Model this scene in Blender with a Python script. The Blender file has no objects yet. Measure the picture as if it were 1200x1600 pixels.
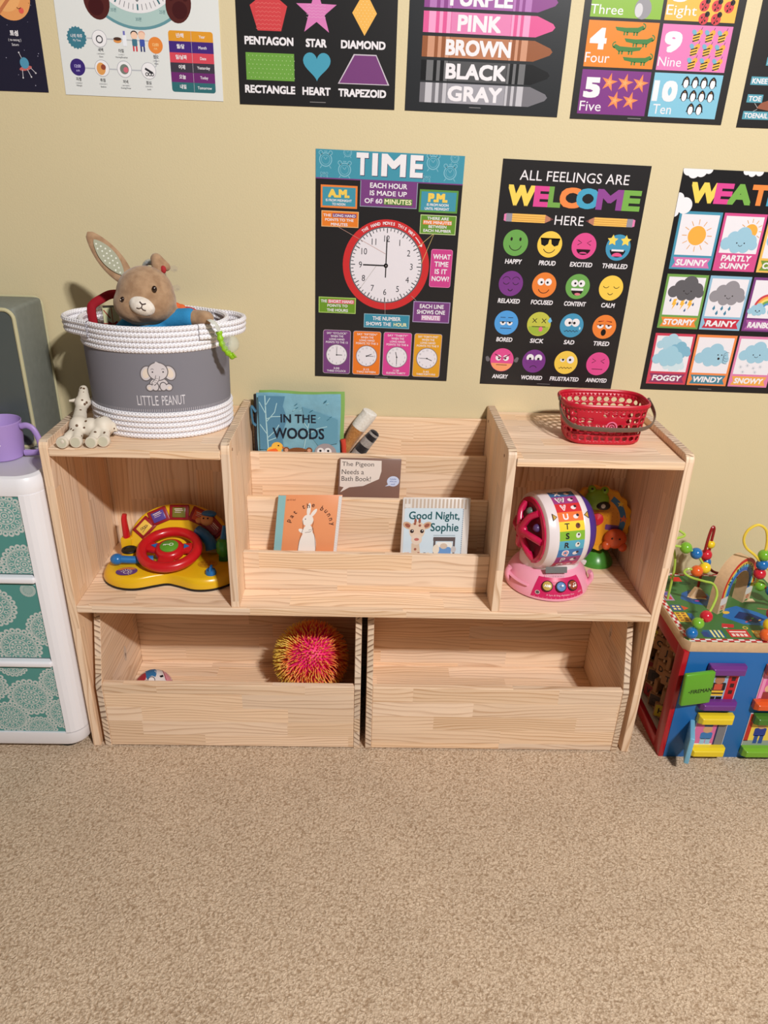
import bpy, bmesh, math, random
from mathutils import Vector, Matrix
from mathutils.geometry import tessellate_polygon
from math import sin, cos, pi, radians, sqrt, atan2, hypot

sc = bpy.context.scene
COL = sc.collection
random.seed(7)

# ------------------------------------------------------------------ camera
cam_d = bpy.data.cameras.new('camera')
cam_d.sensor_fit = 'HORIZONTAL'
cam_d.sensor_width = 36.0
cam_d.lens = 1141.3 / 1200 * 36.0
cam_d.clip_start = 0.05
cam = bpy.data.objects.new('camera', cam_d)
COL.objects.link(cam)
PITCH, ROLL, YAW = radians(25.65), radians(1.92), radians(-1.71)
_f = Vector((0, cos(PITCH), -sin(PITCH)))
_u = Vector((0, sin(PITCH), cos(PITCH)))
_r = Vector((1, 0, 0))
_Rz = Matrix.Rotation(YAW, 3, 'Z')
_f, _u, _r = _Rz @ _f, _Rz @ _u, _Rz @ _r
_r2 = cos(ROLL) * _r + sin(ROLL) * _u
_u2 = -sin(ROLL) * _r + cos(ROLL) * _u
M3 = Matrix((_r2, _u2, -_f)).transposed()
cam.matrix_world = Matrix.Translation((0.0026, -1.7414, 1.3534)) @ M3.to_4x4()
sc.camera = cam

# ------------------------------------------------------------------ light
world = bpy.data.worlds.new('room_ambience')
sc.world = world
world.use_nodes = True
bg = world.node_tree.nodes['Background']
bg.inputs['Color'].default_value = (1.0, 0.96, 0.92, 1)
bg.inputs['Strength'].default_value = 0.085


def lamp(name, loc, power, radius, color):
    d = bpy.data.lights.new(name, 'POINT')
    d.energy = power
    d.shadow_soft_size = radius
    d.color = color
    o = bpy.data.objects.new(name, d)
    o.location = loc
    COL.objects.link(o)
    return o


lamp('ceiling_lamp', (1.22, -2.86, 3.12), 266, 0.065, (1.0, 0.985, 0.97))
lamp('ceiling_lamp', (1.42, -2.90, 3.12), 266, 0.065, (1.0, 0.985, 0.97))

sc.view_settings.view_transform = 'Standard'
sc.view_settings.look = 'None'
sc.view_settings.exposure = 0.04
sc.view_settings.gamma = 1.0
sc.view_settings.use_curve_mapping = False


# ------------------------------------------------------------------ materials
def lin(c):
    c = c / 255.0
    return c / 12.92 if c <= 0.04045 else ((c + 0.055) / 1.055) ** 2.4


def rgb(c):
    if isinstance(c, str):
        c = tuple(int(c[i:i + 2], 16) for i in (0, 2, 4))
    return (lin(c[0]), lin(c[1]), lin(c[2]), 1.0)


_mats = {}


def paint(c, rough=0.5, spec=0.4, metal=0.0, bump=0.0, scale=200.0, vary=0.0, trans=0.0, alpha=1.0, coat=0.0, sheen=0.0):
    key = (c, rough, spec, metal, bump, scale, vary, trans, alpha, coat, sheen)
    if key in _mats:
        return _mats[key]
    m = bpy.data.materials.new('material_%03d' % len(_mats))
    m.use_nodes = True
    nt = m.node_tree
    b = nt.nodes['Principled BSDF']
    b.inputs['Base Color'].default_value = rgb(c)
    b.inputs['Roughness'].default_value = rough
    b.inputs['Specular IOR Level'].default_value = spec
    b.inputs['Metallic'].default_value = metal
    b.inputs['Transmission Weight'].default_value = trans
    b.inputs['Alpha'].default_value = alpha
    b.inputs['Coat Weight'].default_value = coat
    b.inputs['Sheen Weight'].default_value = sheen
    if bump > 0 or vary > 0:
        tc = nt.nodes.new('ShaderNodeTexCoord')
        n = nt.nodes.new('ShaderNodeTexNoise')
        n.inputs['Scale'].default_value = scale
        n.inputs['Detail'].default_value = 3
        nt.links.new(tc.outputs['Object'], n.inputs['Vector'])
        if bump > 0:
            bp = nt.nodes.new('ShaderNodeBump')
            bp.inputs['Strength'].default_value = 0.8
            bp.inputs['Distance'].default_value = bump
            nt.links.new(n.outputs['Fac'], bp.inputs['Height'])
            nt.links.new(bp.outputs['Normal'], b.inputs['Normal'])
        if vary > 0:
            hs = nt.nodes.new('ShaderNodeHueSaturation')
            hs.inputs['Color'].default_value = rgb(c)
            mr = nt.nodes.new('ShaderNodeMapRange')
            mr.inputs['From Min'].default_value = 0.3
            mr.inputs['From Max'].default_value = 0.7
            mr.inputs['To Min'].default_value = 1 - vary
            mr.inputs['To Max'].default_value = 1 + vary
            nt.links.new(n.outputs['Fac'], mr.inputs['Value'])
            nt.links.new(mr.outputs['Result'], hs.inputs['Value'])
            nt.links.new(hs.outputs['Color'], b.inputs['Base Color'])
    _mats[key] = m
    return m


class NT:
    """small helper for node graphs"""

    def __init__(s, name):
        s.m = bpy.data.materials.new(name)
        s.m.use_nodes = True
        s.t = s.m.node_tree
        s.b = s.t.nodes['Principled BSDF']

    def n(s, typ, **kw):
        x = s.t.nodes.new('ShaderNode' + typ)
        for k, v in kw.items():
            setattr(x, k, v)
        return x

    def l(s, a, b):
        s.t.links.new(a, b)

    def val(s, inp, v):
        if isinstance(v, (int, float)):
            inp.default_value = v
        else:
            s.l(v, inp)

    def math(s, op, a, b=0.0, c=0.0):
        x = s.n('Math', operation=op)
        s.val(x.inputs[0], a)
        s.val(x.inputs[1], b)
        s.val(x.inputs[2], c)
        return x.outputs[0]

    def vec(s, x, y, z=0.0):
        c = s.n('CombineXYZ')
        s.val(c.inputs[0], x)
        s.val(c.inputs[1], y)
        s.val(c.inputs[2], z)
        return c.outputs[0]

    def noise(s, v, scale, detail=2.0, rough=0.5):
        x = s.n('TexNoise')
        s.l(v, x.inputs['Vector'])
        x.inputs['Scale'].default_value = scale
        x.inputs['Detail'].default_value = detail
        x.inputs['Roughness'].default_value = rough
        return x.outputs['Fac']

    def white(s, v):
        x = s.n('TexWhiteNoise', noise_dimensions='3D')
        s.l(v, x.inputs['Vector'])
        return x.outputs['Value']

    def mix(s, f, a, b):
        x = s.n('Mix', data_type='RGBA')
        s.val(x.inputs[0], f)
        for i, c in ((6, a), (7, b)):
            if isinstance(c, tuple):
                x.inputs[i].default_value = c
            else:
                s.l(c, x.inputs[i])
        return x.outputs[2]

    def ramp(s, f, stops):
        x = s.n('ValToRGB')
        e = x.color_ramp.elements
        while len(e) < len(stops):
            e.new(0.5)
        for i, (p, c) in enumerate(stops):
            e[i].position = p
            e[i].color = c
        s.l(f, x.inputs[0])
        return x.outputs['Color']

    def bump(s, h, dist, strength=0.7):
        x = s.n('Bump')
        x.inputs['Strength'].default_value = strength
        x.inputs['Distance'].default_value = dist
        s.l(h, x.inputs['Height'])
        s.l(x.outputs[0], s.b.inputs['Normal'])


def wood_material(name, end=False):
    g = NT(name)
    uv = g.n('UVMap')
    sp = g.n('SeparateXYZ')
    g.l(uv.outputs[0], sp.inputs[0])
    u, v = sp.outputs[0], sp.outputs[1]
    strip = g.math('FLOOR', g.math('DIVIDE', v, 0.043))
    r1 = g.white(g.vec(strip, 3.1, 0.7))
    blk = g.math('FLOOR', g.math('DIVIDE', g.math('ADD', u, g.math('MULTIPLY', r1, 5.0)), 0.36))
    r2 = g.white(g.vec(strip, blk, 9.3))
    r3 = g.white(g.vec(blk, strip, 4.4))
    # growth lines running along the grain, a different plank phase in every stave
    uu = g.math('ADD', g.math('MULTIPLY', u, 1.7), g.math('MULTIPLY', r2, 37.0))
    vv = g.math('ADD', g.math('MULTIPLY', v, 9.0), g.math('MULTIPLY', r3, 11.0))
    warp = g.noise(g.vec(uu, vv, 0.0), 1.3, 2.0)
    dens = g.math('ADD', g.math('MULTIPLY', r3, 60.0 if not end else 30.0), 55.0 if not end else 62.0)
    ph = g.math('ADD', g.math('MULTIPLY', v, dens), g.math('MULTIPLY', warp, 7.0 if not end else 2.0))
    if end:
        ph = g.math('ADD', ph, g.math('MULTIPLY', u, g.math('MULTIPLY', g.math('SUBTRACT', r2, 0.5), 120.0)))
    fr = g.math('FRACT', ph)
    line = g.ramp(fr, [(0.0, (0, 0, 0, 1)), (0.55, (0.12, 0.12, 0.12, 1)), (0.86, (1, 1, 1, 1)), (0.97, (0.25, 0.25, 0.25, 1)), (1.0, (0, 0, 0, 1))])
    fine = g.noise(g.vec(g.math('MULTIPLY', u, 6.0), g.math('MULTIPLY', v, 260.0), r2), 1.0, 3.0)
    broad = g.noise(g.vec(g.math('MULTIPLY', u, 2.0), g.math('MULTIPLY', v, 18.0), r2), 1.0, 2.0)
    amp = g.math('ADD', g.math('MULTIPLY', broad, 0.9), -0.12)
    pale = (246, 214, 181) if not end else (228, 202, 174)
    dark = (196, 148, 104) if not end else (140, 108, 84)
    c = g.mix(g.math('MULTIPLY', line, g.math('MULTIPLY', amp, 1.75 if not end else 3.2)), rgb(pale), rgb(dark))
    c2 = g.n('HueSaturation')
    g.l(c, c2.inputs['Color'])
    tone = g.math('ADD', g.math('MULTIPLY', r2, 0.16), 0.90)
    tone = g.math('ADD', tone, g.math('MULTIPLY', g.math('SUBTRACT', fine, 0.5), 0.22))
    g.l(tone, c2.inputs['Value'])
    sat = g.math('ADD', g.math('MULTIPLY', r3, 0.2), 0.88)
    g.l(sat, c2.inputs['Saturation'])
    g.l(c2.outputs[0], g.b.inputs['Base Color'])
    g.b.inputs['Roughness'].default_value = 0.5
    g.b.inputs['Specular IOR Level'].default_value = 0.35
    g.bump(fine, 0.0003, 0.5)
    return g.m


WOOD = wood_material('pine_face_grain')
WOODEND = wood_material('pine_end_grain', True)


def wall_material():
    g = NT('painted_wall')
    tc = g.n('TexCoord')
    o = tc.outputs['Object']
    big = g.noise(o, 1.6, 2)
    c = g.mix(big, rgb((214, 198, 158)), rgb((219, 204, 165)))
    g.l(c, g.b.inputs['Base Color'])
    g.b.inputs['Roughness'].default_value = 0.55
    g.b.inputs['Specular IOR Level'].default_value = 0.3
    g.bump(g.noise(o, 260, 3), 0.0006, 0.5)
    return g.m


def carpet_material():
    g = NT('beige_carpet')
    tc = g.n('TexCoord')
    o = tc.outputs['Object']
    vo = g.n('TexVoronoi')
    wob = g.n('TexNoise')
    wob.inputs['Scale'].default_value = 90
    g.l(o, wob.inputs['Vector'])
    add = g.n('Vector' + 'Math', operation='MULTIPLY_ADD')
    g.l(wob.outputs['Color'], add.inputs[0])
    add.inputs[1].default_value = (0.012, 0.012, 0.0)
    g.l(o, add.inputs[2])
    g.l(add.outputs[0], vo.inputs['Vector'])
    vo.inputs['Scale'].default_value = 215
    vo.inputs['Randomness'].default_value = 1.0
    d = vo.outputs['Distance']
    n1 = g.noise(o, 170, 4, 0.7)
    n2 = g.noise(o, 6, 3)
    n3 = g.noise(o, 420, 2)
    h = g.math('ADD', g.math('MULTIPLY', g.math('SUBTRACT', 1.0, d), 0.45), g.math('MULTIPLY', n1, 0.8))
    h = g.math('ADD', h, g.math('MULTIPLY', n3, 0.3))
    f = g.n('MapRange')
    g.l(h, f.inputs['Value'])
    f.inputs['From Min'].default_value = 0.55
    f.inputs['From Max'].default_value = 1.1
    c = g.mix(f.outputs[0], rgb((172, 144, 116)), rgb((252, 228, 200)))
    hs = g.n('HueSaturation')
    g.l(c, hs.inputs['Color'])
    g.l(g.math('ADD', g.math('MULTIPLY', n2, 0.24), 0.88), hs.inputs['Value'])
    g.l(hs.outputs[0], g.b.inputs['Base Color'])
    g.b.inputs['Roughness'].default_value = 0.95
    g.b.inputs['Specular IOR Level'].default_value = 0.1
    g.bump(h, 0.0045, 0.9)
    return g.m


def rope_material():
    g = NT('white_cotton_rope')
    uv = g.n('UVMap')
    sp = g.n('SeparateXYZ')
    g.l(uv.outputs[0], sp.inputs[0])
    s = g.math('SINE', g.math('ADD', g.math('MULTIPLY', sp.outputs[0], 800.0), g.math('MULTIPLY', sp.outputs[1], 600.0)))
    s2 = g.math('SINE', g.math('SUBTRACT', g.math('MULTIPLY', sp.outputs[0], 800.0), g.math('MULTIPLY', sp.outputs[1], 600.0)))
    h = g.math('MAXIMUM', s, s2)
    f = g.math('MULTIPLY_ADD', h, 0.5, 0.5)
    c = g.mix(f, rgb((222, 217, 223)), rgb((252, 250, 254)))
    g.l(c, g.b.inputs['Base Color'])
    g.b.inputs['Roughness'].default_value = 0.9
    g.b.inputs['Specular IOR Level'].default_value = 0.085
    g.bump(h, 0.0008, 0.8)
    return g.m


def spotted_material(base, spot, scale, thr, rough=0.6):
    g = NT('spotted_rubber')
    tc = g.n('TexCoord')
    vo = g.n('TexVoronoi')
    vo.inputs['Scale'].default_value = scale
    g.l(tc.outputs['Object'], vo.inputs['Vector'])
    f = g.math('LESS_THAN', vo.outputs['Distance'], thr)
    g.l(g.mix(f, rgb(base), rgb(spot)), g.b.inputs['Base Color'])
    g.b.inputs['Roughness'].default_value = rough
    return g.m


def plush_material(c1, c2, scale=60):
    g = NT('plush_fur')
    tc = g.n('TexCoord')
    o = tc.outputs['Object']
    a = g.noise(o, scale, 3)
    b = g.noise(o, 900, 2)
    f = g.n('MapRange')
    g.l(a, f.inputs['Value'])
    f.inputs['From Min'].default_value = 0.35
    f.inputs['From Max'].default_value = 0.65
    g.l(g.mix(f.outputs[0], rgb(c1), rgb(c2)), g.b.inputs['Base Color'])
    g.b.inputs['Roughness'].default_value = 0.95
    g.b.inputs['Specular IOR Level'].default_value = 0.1
    g.b.inputs['Sheen Weight'].default_value = 0.3
    h = g.math('ADD', g.math('MULTIPLY', b, 0.5), a)
    g.bump(h, 0.002, 0.6)
    return g.m


# ------------------------------------------------------------------ mesh helpers
class MB:
    def __init__(s):
        s.v, s.f, s.m, s.sm, s.mats, s.uv = [], [], [], [], [], {}

    def mi(s, mat):
        if mat not in s.mats:
            s.mats.append(mat)
        return s.mats.index(mat)

    def add(s, vs, fs, mat, smooth=False, M=None, uvs=None):
        o = len(s.v)
        k = s.mi(mat)
        for p in vs:
            s.v.append(tuple(M @ Vector(p)) if M is not None else tuple(p))
        for i, f in enumerate(fs):
            if uvs is not None:
                s.uv[len(s.f)] = uvs[i]
            s.f.append([a + o for a in f])
            s.m.append(k)
            s.sm.append(smooth)
        return s

    def bm(s, b, mat, smooth=False, M=None):
        b.verts.ensure_lookup_table()
        for i, x in enumerate(b.verts):
            x.index = i
        s.add([x.co.copy() for x in b.verts], [[x.index for x in f.verts] for f in b.faces], mat, smooth, M)
        b.free()
        return s

    def box(s, x0, x1, y0, y1, z0, z1, mat, r=0.0, seg=2, M=None):
        b = bmesh.new()
        bmesh.ops.create_cube(b, size=1.0)
        for v in b.verts:
            v.co = Vector(((x0 + x1) / 2 + v.co.x * (x1 - x0), (y0 + y1) / 2 + v.co.y * (y1 - y0), (z0 + z1) / 2 + v.co.z * (z1 - z0)))
        if r > 0:
            bmesh.ops.bevel(b, geom=list(b.edges), offset=r, segments=seg, affect='EDGES', profile=0.5)
        return s.bm(b, mat, r > 0, M)

    def sphere(s, c, r, mat, n=16, M=None, smooth=True):
        if isinstance(r, (int, float)):
            r = (r, r, r)
        b = bmesh.new()
        bmesh.ops.create_uvsphere(b, u_segments=n * 2, v_segments=n, radius=1.0)
        for v in b.verts:
            v.co = Vector((c[0] + v.co.x * r[0], c[1] + v.co.y * r[1], c[2] + v.co.z * r[2]))
        return s.bm(b, mat, smooth, M)

    def lathe(s, prof, mat, n=48, M=None, smooth=True, rx=1.0, ry=1.0, cap0=True, cap1=True):
        vs, fs = [], []
        for r, z in prof:
            for i in range(n):
                a = 2 * pi * i / n
                vs.append((r * rx * cos(a), r * ry * sin(a), z))
        for j in range(len(prof) - 1):
            for i in range(n):
                k = (i + 1) % n
                fs.append([j * n + i, j * n + k, (j + 1) * n + k, (j + 1) * n + i])
        if cap0:
            fs.append(list(range(n))[::-1])
        if cap1:
            fs.append([(len(prof) - 1) * n + i for i in range(n)])
        return s.add(vs, fs, mat, smooth, M)

    def loft(s, rings, mat, smooth=True, M=None, cap0=True, cap1=True, closed=True):
        n = len(rings[0])
        vs = [p for r in rings for p in r]
        fs = []
        for j in range(len(rings) - 1):
            for i in range(n if closed else n - 1):
                k = (i + 1) % n
                fs.append([j * n + i, j * n + k, (j + 1) * n + k, (j + 1) * n + i])
        if cap0:
            fs.append(list(range(n))[::-1])
        if cap1:
            fs.append([(len(rings) - 1) * n + i for i in range(n)])
        return s.add(vs, fs, mat, smooth, M)

    def tube(s, pts, r, mat, n=10, closed=False, M=None, spline=True, res=8, caps=True):
        pts = [Vector(p) for p in pts]
        if spline and len(pts) > 2:
            pts = catmull(pts, res, closed)
        m = len(pts)
        rr = r if callable(r) else (lambda t: r)
        rings = []
        prev = None
        for i in range(m):
            if closed:
                t = pts[(i + 1) % m] - pts[(i - 1) % m]
            else:
                t = pts[min(i + 1, m - 1)] - pts[max(i - 1, 0)]
            t.normalize()
            if prev is None:
                a = Vector((0, 0, 1)) if abs(t.z) < 0.9 else Vector((1, 0, 0))
                nrm = t.cross(a).normalized()
            else:
                nrm = (prev - t * prev.dot(t)).normalized()
            prev = nrm
            bn = t.cross(nrm)
            q = rr(i / max(1, m - 1))
            qa, qb = q if isinstance(q, tuple) else (q, q)
            rings.append([pts[i] + nrm * cos(2 * pi * k / n) * qa + bn * sin(2 * pi * k / n) * qb for k in range(n)])
        if closed:
            rings.append(rings[0])
        return s.loft(rings, mat, True, M, caps and not closed, caps and not closed)

    def torus(s, c, R, r, mat, n=48, k=12, M=None, rx=1.0, ry=1.0):
        pts = [(c[0] + R * rx * cos(2 * pi * i / n), c[1] + R * ry * sin(2 * pi * i / n), c[2]) for i in range(n)]
        return s.tube(pts, r, mat, k, True, M, spline=False)

    def prism(s, poly, z0, z1, mat, M=None, r=0.0, seg=2, smooth=False):
        b = bmesh.new()
        lo = [b.verts.new((x, y, z0)) for x, y in poly]
        hi = [b.verts.new((x, y, z1)) for x, y in poly]
        n = len(poly)
        b.faces.new(lo[::-1])
        b.faces.new(hi)
        for i in range(n):
            k = (i + 1) % n
            b.faces.new([lo[i], lo[k], hi[k], hi[i]])
        bmesh.ops.recalc_face_normals(b, faces=list(b.faces))
        if r > 0:
            e = [x for x in b.edges if abs(x.verts[0].co.z - x.verts[1].co.z) < 1e-9]
            bmesh.ops.bevel(b, geom=e, offset=r, segments=seg, affect='EDGES', profile=0.5)
        return s.bm(b, mat, smooth or r > 0, M)

    def build(s, name, parent=None, local=False, mods=None):
        me = bpy.data.meshes.new(name)
        vs = s.v
        if parent is not None and not local:
            inv = parent.matrix_basis.inverted() if parent.parent is None else (parent.parent.matrix_basis @ parent.matrix_basis).inverted()
            vs = [tuple(inv @ Vector(p)) for p in vs]
        me.from_pydata(vs, [], s.f)
        for m in s.mats:
            me.materials.append(m)
        me.polygons.foreach_set('material_index', s.m)
        me.polygons.foreach_set('use_smooth', s.sm)
        if s.uv:
            uvl = me.uv_layers.new(name='UVMap')
            for p in me.polygons:
                if p.index in s.uv:
                    for li, c in zip(p.loop_indices, s.uv[p.index]):
                        uvl.data[li].uv = c
        me.update()
        o = bpy.data.objects.new(name, me)
        COL.objects.link(o)
        if parent is not None:
            o.parent = parent
        if any(s.sm):
            md = o.modifiers.new('edge split', 'EDGE_SPLIT')
            md.split_angle = radians(42)
        return o


def catmull(P, res, closed):
    out = []
    n = len(P)
    for i in range(n if closed else n - 1):
        p1, p2 = P[i], P[(i + 1) % n]
        p0 = P[(i - 1) % n] if closed or i > 0 else p1 * 2 - p2
        p3 = P[(i + 2) % n] if closed or i + 2 < n else p2 * 2 - p1
        for k in range(res):
            t = k / res
            out.append(0.5 * ((2 * p1) + (p2 - p0) * t + (2 * p0 - 5 * p1 + 4 * p2 - p3) * t * t + (3 * p1 - p0 - 3 * p2 + p3) * t ** 3))
    if not closed:
        out.append(P[-1])
    return out


def tag(o, label, cat=None, group=None, kind=None):
    if label:
        o['label'] = label
    if cat:
        o['category'] = cat
    if group:
        o['group'] = group
    if kind:
        o['kind'] = kind
    return o


def thing(name, label, cat, loc, rz=0.0, group=None):
    o = bpy.data.objects.new(name, None)
    o.empty_display_size = 0.05
    o.location = loc
    o.rotation_euler = (0, 0, rz)
    COL.objects.link(o)
    o.matrix_basis = Matrix.Translation(loc) @ Matrix.Rotation(rz, 4, 'Z')
    return tag(o, label, cat, group)


def nest(child, part):
    child.parent = part
    return child


def blob(name, parts, mat, parent=None, voxel=0.004, smooth=6, local=False):
    """one continuous skin over overlapping ellipsoids / capsules"""
    mb = MB()
    for p in parts:
        if p[0] == 'e':
            _, c, r = p[:3]
            M = Matrix.Translation(c)
            if len(p) > 3:
                M = M @ p[3]
            mb.sphere((0, 0, 0), r, mat, 12, M)
        else:
            _, a, b, ra, rb = p
            a, b = Vector(a), Vector(b)
            k = max(3, int((b - a).length / (min(ra, rb) * 0.45)))
            for i in range(k + 1):
                t = i / k
                mb.sphere(tuple(a.lerp(b, t)), ra + (rb - ra) * t, mat, 8)
    o = mb.build(name, parent, local)
    o.modifiers.clear()
    r = o.modifiers.new('skin', 'REMESH')
    r.mode = 'VOXEL'
    r.voxel_size = voxel
    r.use_smooth_shade = True
    sm = o.modifiers.new('soften', 'SMOOTH')
    sm.factor = 0.5
    sm.iterations = smooth
    return o


# flat print: polygons in millimetres, u to the right, v downwards, on any surface given by a mapping
def plane_map(origin, right, down):
    o, r, d = Vector(origin), Vector(right).normalized(), Vector(down).normalized()
    n = d.cross(r).normalized()

    def f(u, v, h):
        return o + r * (u / 1000) + d * (v / 1000) + n * h
    return f


_txt = {}


def glyphs(s, shear):
    k = (s, shear)
    if k not in _txt:
        c = bpy.data.curves.new('lettering', 'FONT')
        c.body = s
        c.size = 1.0
        c.resolution_u = 3
        c.shear = shear
        o = bpy.data.objects.new('lettering', c)
        me = bpy.data.meshes.new_from_object(o)
        vs = [(v.co.x, v.co.y) for v in me.vertices]
        fs = [list(p.vertices) for p in me.polygons]
        bpy.data.objects.remove(o)
        bpy.data.curves.remove(c)
        bpy.data.meshes.remove(me)
        if not vs:
            vs = [(0, 0), (1, 1)]
        x0, x1 = min(v[0] for v in vs), max(v[0] for v in vs)
        y0, y1 = min(v[1] for v in vs), max(v[1] for v in vs)
        _txt[k] = (vs, fs, x0, x1, y0, y1)
    return _txt[k]


def finer(vs, fs, mx):
    """small triangles, so that print follows a curved surface"""
    out, tri = [], []
    for f in fs:
        P = [Vector((vs[i][0], vs[i][1], 0)) for i in f]
        st = [tuple(P)] if len(P) == 3 else [(P[a], P[b], P[c]) for a, b, c in tessellate_polygon([P])]
        while st:
            t = st.pop()
            e = [(t[i] - t[(i + 1) % 3]).length for i in range(3)]
            k = e.index(max(e))
            if e[k] > mx:
                a, b, c = t[k], t[(k + 1) % 3], t[(k + 2) % 3]
                m = (a + b) / 2
                st += [(a, m, c), (m, b, c)]
            else:
                n = len(out)
                out += [(p.x, p.y) for p in t]
                tri.append([n, n + 1, n + 2])
    return out, tri


class P2:
    STEP = 0.00012

    def __init__(s, f, mb=None, rough=0.35, spec=0.35, base=0.0, clip=None, sub=None):
        s.f, s.mb, s.rough, s.spec, s.base, s.clip, s.sub = f, mb or MB(), rough, spec, base, clip, sub

    def raw(s, vs, fs, c, l):
        h = s.base + l * s.STEP
        if s.clip:
            a, b, cc, d = s.clip
            if all(p[0] <= a for p in vs) or all(p[0] >= cc for p in vs) or all(p[1] <= b for p in vs) or all(p[1] >= d for p in vs):
                return
            vs = [(min(max(p[0], a), cc), min(max(p[1], b), d)) for p in vs]
        if s.sub:
            vs, fs = finer(vs, fs, s.sub)
        s.mb.add([s.f(u, v, h) for u, v in vs], fs, paint(c, s.rough, s.spec))

    def poly(s, pts, c, l=1):
        s.raw(pts, [list(range(len(pts)))], c, l)

    def rect(s, u0, v0, u1, v1, c, l=1, r=0.0):
        if r <= 0:
            return s.poly([(u0, v0), (u1, v0), (u1, v1), (u0, v1)], c, l)
        pts = []
        for cx, cy, a0 in ((u1 - r, v0 + r, -90), (u1 - r, v1 - r, 0), (u0 + r, v1 - r, 90), (u0 + r, v0 + r, 180)):
            for k in range(6):
                a = radians(a0 + 18 * k)
                pts.append((cx + r * cos(a), cy + r * sin(a)))
        s.poly(pts, c, l)

    def frame(s, u0, v0, u1, v1, w, c, fill, l=1, r=0.0):
        s.rect(u0, v0, u1, v1, c, l, r)
        s.rect(u0 + w, v0 + w, u1 - w, v1 - w, fill, l + 1, max(0, r - w))

    def disc(s, u, v, ru, c, l=1, rv=None, n=28, a0=0, a1=360, rot=0):
        rv = rv or ru
        full = a1 - a0 >= 360
        pts = []
        for k in range(n if full else n + 1):
            a = radians(a0 + (a1 - a0) * k / n)
            x, y = ru * cos(a), rv * sin(a)
            pts.append((u + x * cos(rot) - y * sin(rot), v + x * sin(rot) + y * cos(rot)))
        s.poly(pts, c, l)

    def ring(s, u, v, r0, r1, c, l=1, n=40, a0=0, a1=360):
        vs, fs = [], []
        for k in range(n + 1):
            a = radians(a0 + (a1 - a0) * k / n)
            vs += [(u + r0 * cos(a), v + r0 * sin(a)), (u + r1 * cos(a), v + r1 * sin(a))]
        for k in range(n):
            fs.append([2 * k, 2 * k + 1, 2 * k + 3, 2 * k + 2])
        s.raw(vs, fs, c, l)

    def line(s, pts, w, c, l=1):
        vs, fs = [], []
        n = len(pts)
        for i in range(n):
            a = pts[max(i - 1, 0)]
            b = pts[min(i + 1, n - 1)]
            dx, dy = b[0] - a[0], b[1] - a[1]
            q = hypot(dx, dy) or 1
            nx, ny = -dy / q * w / 2, dx / q * w / 2
            vs += [(pts[i][0] + nx, pts[i][1] + ny), (pts[i][0] - nx, pts[i][1] - ny)]
        for i in range(n - 1):
            fs.append([2 * i, 2 * i + 1, 2 * i + 3, 2 * i + 2])
        s.raw(vs, fs, c, l)

    def arc(s, u, v, r, a0, a1, w, c, l=1, rv=None, n=14):
        rv = rv or r
        s.line([(u + r * cos(radians(a0 + (a1 - a0) * k / n)), v + rv * sin(radians(a0 + (a1 - a0) * k / n))) for k in range(n + 1)], w, c, l)

    def star(s, u, v, r, c, l=1, k=5, q=0.42, rot=-90):
        s.poly([(u + (r if i % 2 == 0 else r * q) * cos(radians(rot + 180 * i / k)), v + (r if i % 2 == 0 else r * q) * sin(radians(rot + 180 * i / k))) for i in range(2 * k)], c, l)

    def text(s, t, u0, v0, u1, v1, c, l=2, bold=0.018, shear=0.0, rot=0.0):
        """lettering filling a box; heavier weights are printed several times with a small shift"""
        vs, fs, x0, x1, y0, y1 = glyphs(t, shear)
        b = bold * 1.15 * (v1 - v0) / (y1 - y0)
        bu = min(b, (u1 - u0) * 0.2)
        cu, cv = (u0 + u1) / 2, (v0 + v1) / 2
        W, Hh = (u1 - u0) - 2 * bu, (v1 - v0) - 2 * b
        if bold < 0.004:
            shifts = [(0, 0)]
        elif bold < 0.02:
            shifts = [(-1, -1), (1, -1), (1, 1), (-1, 1)]
        else:
            shifts = [(-1, -1), (0, -1), (1, -1), (1, 0), (1, 1), (0, 1), (-1, 1), (-1, 0), (0, 0)]
        for k, (sx, sy) in enumerate(shifts):
            out = []
            for x, y in vs:
                p = (x - x0) / (x1 - x0) - 0.5
                q = 0.5 - (y - y0) / (y1 - y0)
                a_, b_ = p * W + sx * bu, q * Hh + sy * b
                out.append((cu + a_ * cos(rot) - b_ * sin(rot), cv + a_ * sin(rot) + b_ * cos(rot)))
            s.raw(out, fs, c, l + 0.09 * k)

    def tc(s, t, u, v, h, c, l=2, bold=0.018, xs=0.85, shear=0.0, rot=0.0):
        """text centred at u, v with capital height h"""
        vs, fs, x0, x1, y0, y1 = glyphs(t, shear)
        k = h / 0.72
        w = ((x1 - x0) * k * xs) + bold * 2 * k
        hh = (y1 - y0) * k
        s.text(t, u - w / 2, v - hh / 2, u + w / 2, v + hh / 2, c, l, bold, shear, rot)


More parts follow.
